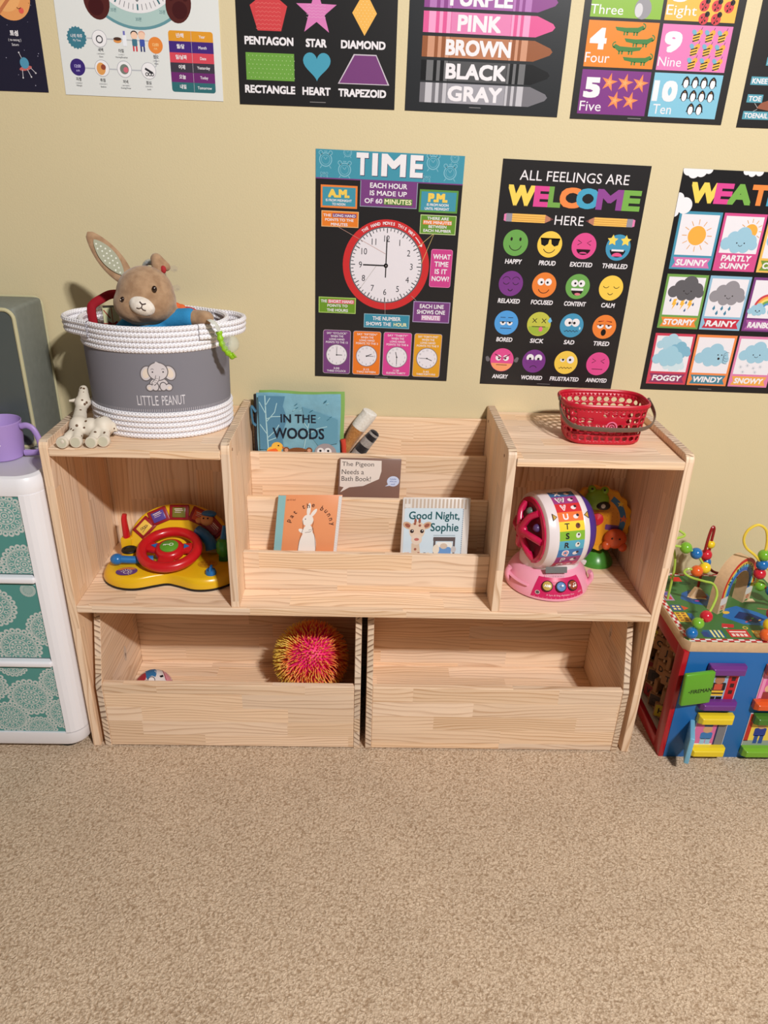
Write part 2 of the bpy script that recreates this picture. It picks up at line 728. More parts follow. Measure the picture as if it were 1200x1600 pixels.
def boards(name, parent, specs, label=None):
    """wooden boards in one part: each spec is (x0,x1,y0,y1,z0,z1,grain axis) or ('prism', axis, polygon, lo, hi, grain)"""
    bmo = bmesh.new()
    uvl = bmo.loops.layers.uv.new('UVMap')
    for sp in specs:
        b = bmesh.new()
        if sp[0] == 'prism':
            _, ax, poly, lo, hi, g = sp
            A, B = [], []
            for p, q in poly:
                co = {0: lambda t: (t, p, q), 1: lambda t: (p, t, q), 2: lambda t: (p, q, t)}[ax]
                A.append(b.verts.new(co(lo)))
                B.append(b.verts.new(co(hi)))
            n = len(poly)
            b.faces.new(A[::-1])
            b.faces.new(B)
            for i in range(n):
                k = (i + 1) % n
                b.faces.new([A[i], A[k], B[k], B[i]])
            bmesh.ops.recalc_face_normals(b, faces=list(b.faces))
            e = [x for x in b.edges if len(x.link_faces) == 2 and x.calc_face_angle(0) > 0.6]
            bmesh.ops.bevel(b, geom=e, offset=0.0018, segments=2, affect='EDGES', profile=0.5)
        else:
            x0, x1, y0, y1, z0, z1, g = sp
            bmesh.ops.create_cube(b, size=1.0)
            for v in b.verts:
                v.co = Vector(((x0 + x1) / 2 + v.co.x * (x1 - x0), (y0 + y1) / 2 + v.co.y * (y1 - y0), (z0 + z1) / 2 + v.co.z * (z1 - z0)))
            bmesh.ops.bevel(b, geom=list(b.edges), offset=0.0018, segments=2, affect='EDGES', profile=0.5)
        ou, ov = random.uniform(0, 5), random.uniform(0, 5)
        b.normal_update()
        off = len(bmo.verts)
        mp = {}
        for v in b.verts:
            mp[v] = bmo.verts.new(v.co)
        for f in b.faces:
            nf = bmo.faces.new([mp[v] for v in f.verts])
            nn = [abs(t) for t in f.normal]
            k = nn.index(max(nn))
            if nn[g] > 0.6:
                rest = [i for i in (0, 1, 2) if i != g]
                ext = [max(v.co[i] for v in b.verts) - min(v.co[i] for v in b.verts) for i in rest]
                a, c = (rest[0], rest[1]) if ext[0] < ext[1] else (rest[1], rest[0])
                nf.material_index = 1
            else:
                a = g
                c = 3 - g - k
            for l0, l1 in zip(f.loops, nf.loops):
                co = l0.vert.co
                l1[uvl].uv = (co[a] + ou, co[c] + ov + (0.31 if k == 0 else 0.0))
            nf.smooth = False
        b.free()
    me = bpy.data.meshes.new(name)
    inv = parent.matrix_basis.inverted() if parent is not None and parent.parent is None else Matrix()
    if parent is not None and parent.parent is not None:
        inv = (parent.parent.matrix_basis @ parent.matrix_basis).inverted()
    for v in bmo.verts:
        v.co = inv @ v.co
    bmo.to_mesh(me)
    bmo.free()
    me.materials.append(WOOD)
    me.materials.append(WOODEND)
    o = bpy.data.objects.new(name, me)
    COL.objects.link(o)
    o.parent = parent
    if label:
        o['label'] = label
    return o


# ------------------------------------------------------------------ the room
wm = wall_material()
w = MB().box(-3.2, 3.6, 0.0, 0.12, 0.0, 2.75, wm).build('wall_back')
tag(w, None, kind='structure')
fl = MB().box(-3.2, 3.6, -5.0, 0.0, -0.06, 0.0, carpet_material()).build('floor')
tag(fl, None, kind='structure')
# ------------------------------------------------------------------ the wooden shelf unit
Z0, ZT, ZS, ZSB, ZM, ZMB = 0.0, 0.8173, 0.8015, 0.7831, 0.4181, 0.3993
DF = -0.322
shelf = thing('toy_shelf', 'long pale pine toy shelf with two cubbies and a stepped book rack', 'shelf', (0.013, -0.16, 0.0))


def side_poly(front, top, z0, r=0.016):
    pts = [(-0.004, z0), (-0.004, top)]
    for k in range(5):
        a = radians(90 + 22.5 * k)
        pts.append((front + r + r * cos(a), top - r + r * sin(a)))
    pts.append((front, z0))
    return pts


SIDES = (-0.6695, -0.6507), (0.6764, 0.6952)
for a, b in SIDES:
    boards('side_panel', shelf, [('prism', 0, side_poly(DF, ZT, 0.0), a, b, 2)])
DIVS = (-0.2987, -0.2797), (0.3015, 0.3203)
dv = []
for a, b in DIVS:
    dv.append(boards('divider', shelf, [('prism', 0, side_poly(DF + 0.004, ZT, ZM), a, b, 2)]))
boards('top_board', shelf, [(-0.6507, -0.2987, DF, -0.004, ZSB, ZS, 0)])
boards('top_board', shelf, [(0.3203, 0.6764, DF, -0.004, ZSB, ZS, 0)])
boards('middle_board', shelf, [(-0.6507, 0.6764, DF, -0.004, ZMB, ZM, 0)])
boards('back_panel', shelf, [(-0.6507, -0.2987, -0.014, -0.004, ZM, ZSB, 2)])
boards('back_panel', shelf, [(0.3203, 0.6764, -0.014, -0.004, ZM, ZSB, 2)])
boards('back_panel', shelf, [(-0.2797, 0.3015, -0.014, -0.004, ZM, 0.783, 0)])
boards('back_panel', shelf, [(-0.6507, 0.6764, -0.012, -0.004, 0.02, ZMB, 0)])
for y, zt, zb in ((-0.067, 0.703, 0.545), (-0.148, 0.6205, 0.47), (-0.238, 0.520, ZM)):
    boards('book_ledge', shelf, [(-0.2797, 0.3015, y, y + 0.013, zb, zt, 0)])
boards('pocket_floor', shelf, [(-0.2797, 0.3015, -0.054, -0.014, 0.60, 0.612, 0)])
boards('pocket_floor', shelf, [(-0.2797, 0.3015, -0.135, -0.067, 0.545, 0.557, 0)])
boards('pocket_floor', shelf, [(-0.2797, 0.3015, -0.225, -0.148, 0.47, 0.482, 0)])
# dowel plugs on the dividers
for (x, s), pts in (((-0.2797, 1), ((-0.286, 0.794),)), ((0.3015, -1), ((-0.276, 0.790), (-0.04, 0.788)))):
    for y, z in pts:
        d = MB().lathe([(0.0035, 0), (0.0035, 0.0006), (0.0015, 0.0008)], paint((150, 105, 75), 0.7), 14,
                       Matrix.Translation((x, y, z)) @ Matrix.Rotation(s * pi / 2, 4, 'Y'))
        nest(d.build('dowel_plug', shelf), dv[0] if x < 0 else dv[1])


# ------------------------------------------------------------------ two pull-out bins
def bin_box(x0, x1, label):
    t = thing('storage_bin', label, 'bin', ((x0 + x1) / 2, -0.17, 0.0))
    T = 0.0155
    f = DF - 0.001
    prof = [(-0.02, 0.0), (f, 0.0), (f, 0.192), (f + 0.004, 0.2), (-0.268, 0.352), (-0.262, 0.366), (-0.25, 0.374), (-0.02, 0.374)]
    sp_ = []
    for a in (x0, x1 - T):
        sp_.append(boards('side_panel', t, [('prism', 0, prof, a, a + T, 1)]))
    boards('front_panel', t, [(x0 + T, x1 - T, f + 0.001, f + 0.017, 0.004, 0.196, 0)])
    boards('back_panel', t, [(x0 + T, x1 - T, -0.035, -0.02, 0.03, 0.374, 0)])
    boards('bottom_panel', t, [(x0 + T, x1 - T, f + 0.017, -0.035, 0.03, 0.045, 0)])
    return t, T, sp_


binA, T, spA = bin_box(-0.6385, 0.0025, 'left wooden pull-out bin holding the spiky ball and a small printed ball')
binB, T, spB = bin_box(0.0165, 0.6640, 'right wooden pull-out bin, empty, under the shelf')
knot = paint((205, 178, 150), 0.6)
knotd = paint((96, 58, 38), 0.7)
for par, x, s, y, z in ((binA, -0.6385 + T, 1, -0.150, 0.158), (binB, 0.664 - T, -1, -0.176, 0.268)):
    m = P2(plane_map((x, y, z), (0, s, 0), (0, 0, -1)), base=0.0003, rough=0.6)
    m.disc(0, 0, 10, (226, 204, 184), 1, rv=24, n=20)
    m.line([(-5, 2), (2, -2), (-1, 8)], 2.2, (96, 58, 38), 2)
    m.line([(1, 2), (4, 4), (0, 14)], 2.0, (96, 58, 38), 2)
    nest(m.mb.build('fitting_mark', par), spA[0] if par == binA else spB[1])

# ------------------------------------------------------------------ posters
PAPER = 0.0006


def poster(name, label, x, z, w, h, rz, base):
    """sheet hanging on the wall, top left corner at x, z; content in mm from there"""
    c, s = cos(rz), sin(rz)
    r = Vector((c, 0, s))
    d = Vector((s, 0, -c))
    o = Vector((x, -0.0012, z))
    mb = MB()
    q = [o, o + r * w, o + r * w + d * h, o + d * h]
    b = [p + Vector((0, 0.0008, 0)) for p in q]
    mb.add(q + b, [[0, 3, 2, 1], [4, 5, 6, 7], [0, 1, 5, 4], [1, 2, 6, 5], [2, 3, 7, 6], [3, 0, 4, 7]], paint(base, 0.3, 0.4))
    p = P2(plane_map(o, r, d), mb, rough=0.3, spec=0.4)
    p.name, p.label, p.W, p.H = name, label, w * 1000, h * 1000
    return p


def done(p):
    o = p.mb.build(p.name)
    o.modifiers.clear()
    # stand the origin of the sheet on the sheet itself
    cx = sum((Vector(v.co) for v in o.data.vertices[:4]), Vector()) / 4
    o.data.transform(Matrix.Translation(-cx))
    o.location = cx
    tag(o, p.label, 'poster')
    return o


BLK = (38, 36, 37)
WHT = (238, 234, 238)
TEAL = (70, 150, 172)
PURP = (122, 66, 128)
GREEN = (112, 160, 66)
ORNG = (236, 132, 62)
PINK = (216, 84, 142)
YELL = (244, 206, 92)
MUST = (226, 160, 40)
RED = (208, 56, 58)
PCH = (250, 196, 130)

# ---- clock poster
p = poster('wall_poster', 'black clock poster headed TIME with a big red-rimmed clock face', -0.1166, 1.3728, 0.3196, 0.4935, -0.0143, BLK)
p.rect(0, 0, 319.6, 56, TEAL, 1)
p.rect(0, 55, 319.6, 57.5, PURP, 2)


def alarm(p, u, v, r, c, l):
    p.ring(u, v, r * 0.86, r, c, l, 20)
    p.ring(u, v, r * 0.62, r * 0.68, c, l, 16)
    p.line([(u, v), (u - r * 0.3, v - r * 0.35)], r * 0.08, c, l)
    p.line([(u, v), (u + r * 0.25, v - r * 0.4)], r * 0.08, c, l)
    for s in (-1, 1):
        p.ring(u + s * r * 0.75, v - r * 0.95, r * 0.22, r * 0.32, c, l, 10)
        p.line([(u + s * r * 0.6, v + r * 0.85), (u + s * r * 0.85, v + r * 1.2)], r * 0.1, c, l)
    p.line([(u - r * 0.25, v - r * 1.15), (u + r * 0.25, v - r * 1.15)], r * 0.1, c, l)


AC = (134, 188, 205)
for u, v, r in ((21, 20, 14), (62, 38, 14), (68, 4, 9), (252, 16, 14), (290, 34, 14), (298, 5, 9), (18, 54, 8), (240, 52, 8)):
    p.clip = (0, 0, 319, 55)
    alarm(p, u, v, r, AC, 2)
p.clip = None
for dx, dy, c, l in ((1.2, 1.2, (74, 36, 84), 3), (0, 0, WHT, 5)):
    for s, a, b in (('T', 87, 113), ('I', 121, 133), ('M', 141, 194), ('E', 203, 231)):
        p.text(s, a + dx, 3 + dy, b + dx, 47 + dy, c, l, 0.035)
p.rect(97, 57, 222, 109.5, (150, 160, 176), 3)
p.rect(98.5, 57, 220.5, 108, PURP, 4)
p.text('EACH HOUR', 118, 60.5, 199, 71, WHT, 6)
p.text('IS MADE UP', 118, 76, 199, 86, WHT, 6)
p.rect(149, 90.5, 212, 103.5, (92, 130, 66), 5)
p.text('OF 60', 107, 92, 146, 102, WHT, 6)
p.text('MINUTES', 151, 92, 210, 102, (244, 240, 190), 6)
p.frame(11, 69, 91, 115, 4, ORNG, TEAL, 1)
p.text('A.M.', 27, 77, 74, 94, YELL, 4, 0.05)
p.text('IS FROM MIDNIGHT', 22, 97, 79, 102, WHT, 4)
p.text('TO NOON', 36, 104.5, 65, 109.5, WHT, 4)
p.frame(227, 69, 312, 115, 4, (96, 150, 70), TEAL, 1)
p.text('P.M.', 246, 76, 289, 94, YELL, 4, 0.05)
p.text('IS FROM NOON', 244, 96.5, 292, 102, WHT, 4)
p.text('UNTIL MIDNIGHT', 240, 104.5, 294, 110, WHT, 4)
p.frame(13, 121, 95, 154, 1.5, (244, 190, 130), (232, 128, 46), 1)
p.rect(37, 126, 90, 134, PURP, 3)
p.text('THE', 17, 127.5, 34, 133, WHT, 4)
p.text('LONG HAND', 39, 127.5, 88, 133, WHT, 4)
p.text('POINTS TO THE', 21, 136.5, 84, 142, WHT, 4)
p.text('MINUTES', 34, 145.5, 71, 151.5, WHT, 4)
p.frame(232, 120, 312, 160, 1.5, (206, 220, 160), (104, 150, 54), 1)
p.rect(238, 131, 302, 140, ORNG, 3)
for t, v, a in (('THERE ARE', 127, 24), ('FIVE MINUTES', 135.5, 31), ('BETWEEN', 144, 20), ('EACH NUMBER', 152.5, 31)):
    p.text(t, 271 - a, v - 3, 271 + a, v + 3, WHT, 4)
CU, CV = 160, 231.5
p.disc(CU, CV, 98, (206, 50, 52), 1, n=72)
p.ring(CU, CV, 80.5, 83, (96, 100, 106), 2, 72)
p.disc(CU, CV, 81, (232, 226, 232), 2, n=72)
for i in range(60):
    a = radians(6 * i)
    r0 = 70 if i % 5 == 0 else 74
    p.line([(CU + r0 * sin(a), CV - r0 * cos(a)), (CU + 80 * sin(a), CV - 80 * cos(a))], 1.9 if i % 5 == 0 else 1.6, (46, 54, 58), 3)
for i in range(1, 13):
    a = radians(30 * i)
    p.tc(str(i), CU + 58 * sin(a), CV - 58 * cos(a), 14, (44, 46, 54), 3, 0.0, 0.85)
p.line([(CU, CV), (CU, CV - 62)], 2.6, BLK, 4)
p.line([(CU, CV), (CU - 52, CV)], 3.0, BLK, 4)
p.line([(CU, CV), (CU, CV + 26)], 2.6, BLK, 4)
p.disc(CU, CV, 5, BLK, 4, n=16)
p.disc(CU, CV, 1.6, (150, 140, 140), 5, n=10)
t = 'THE HAND MOVES THIS WAY'
for i, chx in enumerate(t):
    if chx == ' ':
        continue
    a = radians(-37 + 78 * i / (len(t) - 1))
    p.tc(chx, CU + 90 * sin(a), CV - 90 * cos(a), 7, WHT, 3, 0.02, 0.8, rot=a)
a0 = radians(45)
for a0, a1 in ((45, 56),):
    p.arc(CU, CV, 90, a0 - 90, a1 - 90, 1.8, WHT, 3)
    e = radians(58)
    c0 = (CU + 90 * sin(e), CV - 90 * cos(e))
    tx, ty = cos(e), sin(e)
    p.poly([(c0[0] + tx * 5, c0[1] + ty * 5), (c0[0] - ty * 4, c0[1] + tx * 4), (c0[0] + ty * 4, c0[1] - tx * 4)], WHT, 3)
GL = (168, 160, 152)
p.line([(51, 154), (158, 206)], 0.8, (196, 152, 140), 5)
p.line([(262, 160), (228, 190)], 0.9, (214, 190, 120), 5)
p.line([(264, 160), (240, 224)], 0.9, (214, 190, 120), 5)
p.line([(138, 233), (104, 282)], 0.8, GL, 5)
p.line([(161, 302), (163, 340)], 0.8, GL, 5)
p.line([(222, 296), (234, 306)], 0.8, GL, 5)
p.rect(261, 191, 310, 274, (232, 130, 176), 1, 5)
p.rect(262.2, 192.2, 308.8, 272.8, (206, 70, 140), 2, 4)
for t, v, a in (('WHAT', 207, 20), ('TIME', 223, 16), ('IS IT', 239, 14), ('NOW?', 255, 20)):
    p.text(t, 286 - a, v - 5.5, 286 + a, v + 5.5, WHT, 4)
p.frame(8, 306, 94, 342, 1.8, (176, 206, 110), (108, 152, 44), 1)
p.rect(29, 311, 90, 320, (226, 104, 120), 3)
p.text('THE', 13, 312, 27, 318.5, WHT, 4)
p.text('SHORT HAND', 31, 312, 88, 318.5, WHT, 4)
p.text('POINTS TO', 28, 322, 75, 328, WHT, 4)
p.text('THE HOURS', 27, 332, 76, 338.5, WHT, 4)
p.frame(228, 307, 314, 355, 1.8, (170, 150, 190), PURP, 1)
p.text('EACH LINE', 243, 313, 299, 322.5, WHT, 4)
p.text('SHOWS ONE', 237, 326, 303, 335.5, WHT, 4)
p.rect(248, 338, 293, 350, (206, 150, 190), 3)
p.text('MINUTE', 250, 339.5, 291, 348.5, WHT, 4)
p.frame(114, 340, 221, 372, 1.5, (140, 180, 196), (58, 140, 166), 1)
p.text('THE NUMBER', 134, 345.5, 200, 354.5, WHT, 4)
p.text('SHOWS THE', 119, 358.5, 178, 367, WHT, 4)
p.text('HOUR', 184, 358.5, 215, 367, (240, 236, 180), 4)
cards = ((19, 84, PURP, "SAY “O'CLOCK”", 'POINTS TO THE 12', '3:00', "THREE O'CLOCK", 90, 0), (90, 156, (234, 124, 40), 'SAY “FIFTEEN”', 'POINTS TO THE 3', '2:15', 'TWO FIFTEEN', 67, 90),
         (162, 229, (216, 70, 148), 'SAY “THIRTY”', 'POINTS TO THE 6', '11:30', 'ELEVEN THIRTY', -15, 180), (235, 301, MUST, 'SAY “FORTY-FIVE”', 'POINTS TO THE 9', '3:45', 'THREE FORTY-FIVE', 112, 270))
for a, b, c, t1, t2, t3, t4, hh, mm in cards:
    m = (a + b) / 2
    p.rect(a, 381, b, 485.5, (190, 170, 180), 1, 5)
    p.rect(a + 1, 382, b - 1, 484.5, c, 2, 4.5)
    for k, (t, ww) in enumerate(((t1, 24), ('WHEN THE', 15), ('LONG HAND', 18), (t2, 26))):
        p.text(t, m - ww, 386 + 7.2 * k, m + ww, 390.8 + 7.2 * k, WHT, 3, 0.01)
    p.disc(m, 440, 25.5, (120, 112, 120), 3, n=36)
    p.disc(m, 440, 24, (234, 228, 234), 4, n=36)
    for i in range(1, 13):
        q = radians(30 * i)
        p.tc(str(i), m + 19.5 * sin(q), 440 - 19.5 * cos(q), 4.4, (130, 130, 140), 5, 0.0)
    for ang, ln, wd in ((hh, 13, 1.5), (mm, 17, 1.1)):
        q = radians(ang)
        p.line([(m, 440), (m + ln * sin(q), 440 - ln * cos(q))], wd, (40, 38, 44), 6)
    p.disc(m, 440, 1.8, (40, 38, 44), 6, n=10)
    p.text(t3, m - 7, 470, m + 7, 474.6, WHT, 3, 0.01)
    p.text(t4, m - 23, 476.5, m + 23, 481.2, WHT, 3, 0.01)
p.line([(145, 490.5), (176, 490.5)], 0.9, (150, 146, 146), 1)
done(p)

# ---- feelings poster
p = poster('wall_poster', 'black feelings poster with rows of coloured round faces under the word WELCOME', 0.2857, 1.3661, 0.3235, 0.4954, -0.0156, BLK)
p.text('ALL FEELINGS ARE', 40, 20, 280, 40, WHT, 1, 0.0)
for i, (t, a, b, c) in enumerate((('W', 17, 79, (246, 214, 96)), ('E', 75, 113, (222, 76, 150)), ('L', 107, 137, (120, 168, 80)), ('C', 132, 179, (242, 140, 76)), ('O', 169, 222, (76, 164, 198)), ('M', 214, 274, (146, 74, 150)), ('E', 272, 314, (122, 176, 80)))):
    p.text(t, a + 1, 50, b - 1, 92, c, 1 + i, 0.04)
p.text('HERE', 129, 108, 194, 127, WHT, 1, 0.0)
for s, u0 in ((1, 15), (-1, 309)):
    X = lambda d: u0 + s * d
    p.poly([(X(0), 110), (X(6), 108), (X(6), 125), (X(0), 123)], (232, 130, 180), 1)
    p.poly([(X(5), 108), (X(18), 108), (X(18), 125), (X(5), 125)], (150, 146, 160), 2)
    p.poly([(X(18), 108), (X(92), 108), (X(92), 125), (X(18), 125)], (244, 190, 96), 1)
    for v in (112.5, 117, 121.5):
        p.line([(X(18), v), (X(92), v)], 0.9, (196, 140, 64), 2)
    p.poly([(X(92), 108), (X(110), 116.5), (X(92), 125)], (190, 128, 104), 1)
    p.poly([(X(104), 113.4), (X(111), 116.5), (X(104), 119.6)], (120, 66, 70), 2)


def eye(p, u, v, r=5.5, c=(240, 236, 238), du=0, dv=0, pr=2.6, l=3):
    p.disc(u, v, r, c, l, n=16)
    p.disc(u + du, v + dv, pr, (30, 28, 30), l + 1, n=12)


FC = {'g': (110, 168, 84), 'y': (246, 206, 84), 'k': (226, 82, 146), 'b': (72, 152, 190), 'p': (124, 60, 138), 'o': (238, 132, 58), 'sb': (84, 160, 226)}
DK = (44, 34, 34)
faces = (('HAPPY', 'g'), ('PROUD', 'y'), ('EXCITED', 'k'), ('THRILLED', 'b'), ('RELAXED', 'p'), ('FOCUSED', 'o'), ('CONTENT', 'g'), ('CALM', 'y'),
         ('BORED', 'sb'), ('SICK', 'yg'), ('SAD', 'b'), ('TIRED', 'o'), ('ANGRY', 'k'), ('WORRIED', 'p'), ('FRUSTRATED', 'y'), ('ANNOYED', 'k'))
FC['yg'] = (196, 196, 78)
CX, CY, CL = (47.5, 125, 203, 281), (169, 257.5, 346.5, 435), (209, 296.5, 386, 475.5)
for i, (nm, c) in enumerate(faces):
    u, v = CX[i % 4], CY[i // 4]
    p.disc(u, v, 28, FC[c], 1, n=40)
    w = len(nm) * 3.25 + 3
    cu = u + (0 if nm not in ('FRUSTRATED', 'ANNOYED') else (2 if nm == 'FRUSTRATED' else 3))
    p.text(nm, cu - w, CL[i // 4] - 5.2, cu + w, CL[i // 4] + 5.2, WHT, 1, 0.02, 0.12)
    if nm == 'HAPPY':
        for s in (-1, 1):
            p.disc(u + s * 10, v - 8, 2.6, DK, 2, 4, 12)
        p.arc(u, v + 2, 14, 15, 165, 1.6, DK, 2)
    elif nm == 'PROUD':
        for s in (-1, 1):
            p.poly([(u + s * 2, v - 12), (u + s * 22, v - 13), (u + s * 19, v + 1), (u + s * 11, v + 4), (u + s * 4, v - 1)], (24, 22, 24), 2)
        p.line([(u - 22, v - 12), (u + 22, v - 12)], 3, (24, 22, 24), 2)
        p.arc(u, v + 4, 14, 25, 155, 1.6, DK, 2)
    elif nm in ('EXCITED', 'ANNOYED'):
        for s in (-1, 1):
            p.line([(u + s * 15, v - 12), (u + s * 6, v - 7), (u + s * 15, v - 2)], 1.4, DK, 2)
        if nm == 'EXCITED':
            p.disc(u, v + 6, 16, (40, 20, 26), 2, 13, 20, 5, 175)
            p.rect(u - 13, v + 7, u + 13, v + 10, (40, 20, 26), 3)
            p.disc(u, v + 16, 9, (226, 82, 146), 3, 3.4, 14, 180, 360)
        else:
            p.line([(u - 13, v + 13), (u + 13, v + 13)], 1.4, DK, 2)
    elif nm == 'THRILLED':
        for s in (-1, 1):
            p.star(u + s * 15, v - 15, 12.5, (250, 216, 96), 3, q=0.5)
        p.disc(u, v + 4, 18, (34, 24, 30), 2, 17, 20, 5, 175)
        p.disc(u, v + 19, 12, (230, 90, 140), 3, 8, 18, 180, 360)
        p.rect(u - 14, v + 4, u + 14, v + 8, WHT, 3)
    elif nm == 'RELAXED':
        for s in (-1, 1):
            p.arc(u + s * 11, v - 5, 7, 20, 160, 1.3, DK, 2)
            p.arc(u + s * 11, v - 6, 9, 200, 340, 1.1, DK, 2)
        p.arc(u, v + 11, 5, 10, 170, 1.8, DK, 2)
    elif nm == 'FOCUSED':
        for s in (-1, 1):
            eye(p, u + s * 8.5, v - 7, 8, du=-s * 1.5, dv=1)
        p.arc(u, v + 5, 13, 20, 160, 1.6, DK, 2)
    elif nm == 'CONTENT':
        for s in (-1, 1):
            eye(p, u + s * 8, v - 7, 8, du=-s * 1.5)
        p.disc(u, v + 6, 14, (36, 22, 26), 2, 14, 20, 0, 180)
        p.rect(u - 14, v + 4, u + 14, v + 9, WHT, 3)
        p.disc(u + 2, v + 17, 7, (224, 128, 140), 3, 3, 14)
    elif nm == 'CALM':
        for s in (-1, 1):
            p.arc(u + s * 12, v - 7, 7, 25, 155, 1.3, DK, 2)
        p.arc(u, v + 9, 6, 20, 160, 1.5, DK, 2)
    elif nm == 'BORED':
        for s in (-1, 1):
            eye(p, u + s * 8, v - 1, 7, pr=2.8)
            p.rect(u + s * 8 - 7.5, v - 9, u + s * 8 + 7.5, v - 2.5, FC['sb'], 5)
            p.line([(u + s * 8 - 7, v - 2.5), (u + s * 8 + 7, v - 2.5)], 1.1, DK, 6)
            p.line([(u + s * 9 - 6, v - 12), (u + s * 9 + 6, v - 12)], 1.3, DK, 2)
        p.line([(u - 13, v + 13), (u + 13, v + 13)], 1.4, DK, 2)
    elif nm == 'SICK':
        p.disc(u, v + 6, 24, (160, 184, 66), 2, 20, 24, 0, 180)
        for s in (-1, 1):
            p.line([(u + s * 11 - 5, v - 13), (u + s * 11 + 5, v - 3)], 1.5, DK, 3)
            p.line([(u + s * 11 + 5, v - 13), (u + s * 11 - 5, v - 3)], 1.5, DK, 3)
        p.line([(u - 16, v + 6), (u + 16, v + 6)], 1.5, DK, 3)
        p.rect(u + 1, v + 6, u + 10, v + 17, (232, 120, 140), 4, 4)
        p.poly([(u + 25, v - 17), (u + 30, v - 8), (u + 25, v - 3), (u + 20, v - 8)], (120, 190, 230), 3)
    elif nm == 'SAD':
        for s in (-1, 1):
            eye(p, u + s * 8.5, v - 7, 9.5, du=-s * 3, dv=1, pr=3.2)
        p.line([(u - 16 + 2 * k, v + 13 + 1.7 * sin(k * 1.6)) for k in range(17)], 1.4, DK, 2)
        p.disc(u + 20, v + 6, 2, (190, 226, 240), 3, 3.5, 10)
    elif nm == 'TIRED':
        for s in (-1, 1):
            eye(p, u + s * 10, v - 4, 8, pr=3)
            p.rect(u + s * 10 - 8.5, v - 13, u + s * 10 + 8.5, v - 5, FC['o'], 5)
            p.line([(u + s * 3, v - 6), (u + s * 18, v - 4)], 1.3, (150, 60, 40), 6)
            p.line([(u + s * 3, v - 14), (u + s * 16, v - 12)], 2, (220, 80, 60), 5)
        p.disc(u, v + 13, 6, (24, 18, 20), 2, 8, 16)
    elif nm == 'ANGRY':
        p.disc(u, v + 4, 26, (246, 160, 110), 2, 23, 24, 10, 170)
        for s in (-1, 1):
            eye(p, u + s * 9, v - 5, 7, du=-s * 1.5, dv=1)
            p.poly([(u + s * 2, v - 6), (u + s * 19, v - 15), (u + s * 19, v - 13), (u + s * 2, v - 2)], FC['k'], 5)
            p.line([(u + s * 2, v - 5), (u + s * 18, v - 14)], 1.4, DK, 6)
            p.disc(u + s * 34, v, 5, (112, 108, 112), 1, n=12)
            p.disc(u + s * 36, v - 4, 4, (112, 108, 112), 2, n=12)
        p.line([(u - 13, v + 12), (u + 13, v + 12)], 1.4, DK, 3)
    elif nm == 'WORRIED':
        for s in (-1, 1):
            eye(p, u + s * 10, v - 8, 9, du=0, dv=2, pr=3)
            p.disc(u + s * 10, v + 1, 10, FC['p'], 5, 5, 16)
        p.arc(u, v + 20, 9, 205, 335, 1.4, DK, 2)
    elif nm == 'FRUSTRATED':
        eye(p, u - 9, v - 7, 6, du=1, pr=3)
        p.rect(u - 17, v - 16, u - 2, v - 9, FC['y'], 5)
        eye(p, u + 10, v - 7, 9, du=-1, pr=3)
        p.line([(u - 16 + 2 * k, v + 13 + 1.7 * sin(k * 1.6)) for k in range(17)], 1.4, DK, 2)
p.line([(140, 490), (172, 490)], 0.9, (140, 136, 136), 1)
done(p)

# ---- weather poster
p = poster('wall_poster', 'black weather poster with framed cartoon clouds and suns beside the feelings poster', 0.6796, 1.3590, 0.3302, 0.4917, -0.0107, (30, 29, 31))
for i, (t, a, b, c) in enumerate((('W', 24, 91, (246, 214, 96)), ('E', 79, 121, (222, 76, 150)), ('A', 110, 164, (122, 176, 80)), ('T', 160, 201, (244, 140, 70)), ('H', 198, 240, (76, 164, 198)), ('E', 240, 276, (146, 74, 150)), ('R', 276, 316, (246, 214, 96)))):
    p.text(t, a + 1, 26, b - 1, 68, c, 1 + i, 0.04)
p.clip = (0, 0, 330, 490)
for k, (u, v, r) in enumerate(((12, 2, 12), (24, 6, 13), (40, 3, 13), (56, 0, 9), (140, 0, 8), (152, 2, 9), (168, 0, 9), (2, 60, 12), (2, 76, 14), (18, 74, 17), (-2, 88, 10))):
    p.disc(u, v, r, (240, 238, 242), 1 + 0.1 * k, n=24)
p.clip = None


def cloud(p, u, v, s, c, l, face=True):
    for k, (du, dv, r) in enumerate(((-30, 4, 14), (-14, -8, 16), (8, -15, 19), (26, -2, 16), (34, 6, 11), (-6, 10, 15), (14, 10, 14))):
        p.disc(u + du * s, v + dv * s, r * s, c, l + 0.1 * k, n=22)
    if face:
        for q in (-9, 9):
            p.disc(u + 4 * s + q * s, v + 2 * s, 1.6, DK, l + 1, n=8)
        p.arc(u + 4 * s, v + 4 * s, 5 * s, 20, 160, 1.1, DK, l + 1)


def drop(p, u, v, h, c, l):
    p.poly([(u + 1, v - h / 2), (u + h * 0.28, v + h * 0.15), (u, v + h / 2), (u - h * 0.28, v + h * 0.15)], c, l)


def sunray(p, u, v, r0, r1, c, l, n=12, skip=()):
    for k in range(n):
        if k in skip:
            continue
        a = 2 * pi * k / n
        p.line([(u + r0 * cos(a), v + r0 * sin(a)), (u + r1 * cos(a), v + r1 * sin(a))], 1.5, c, l)


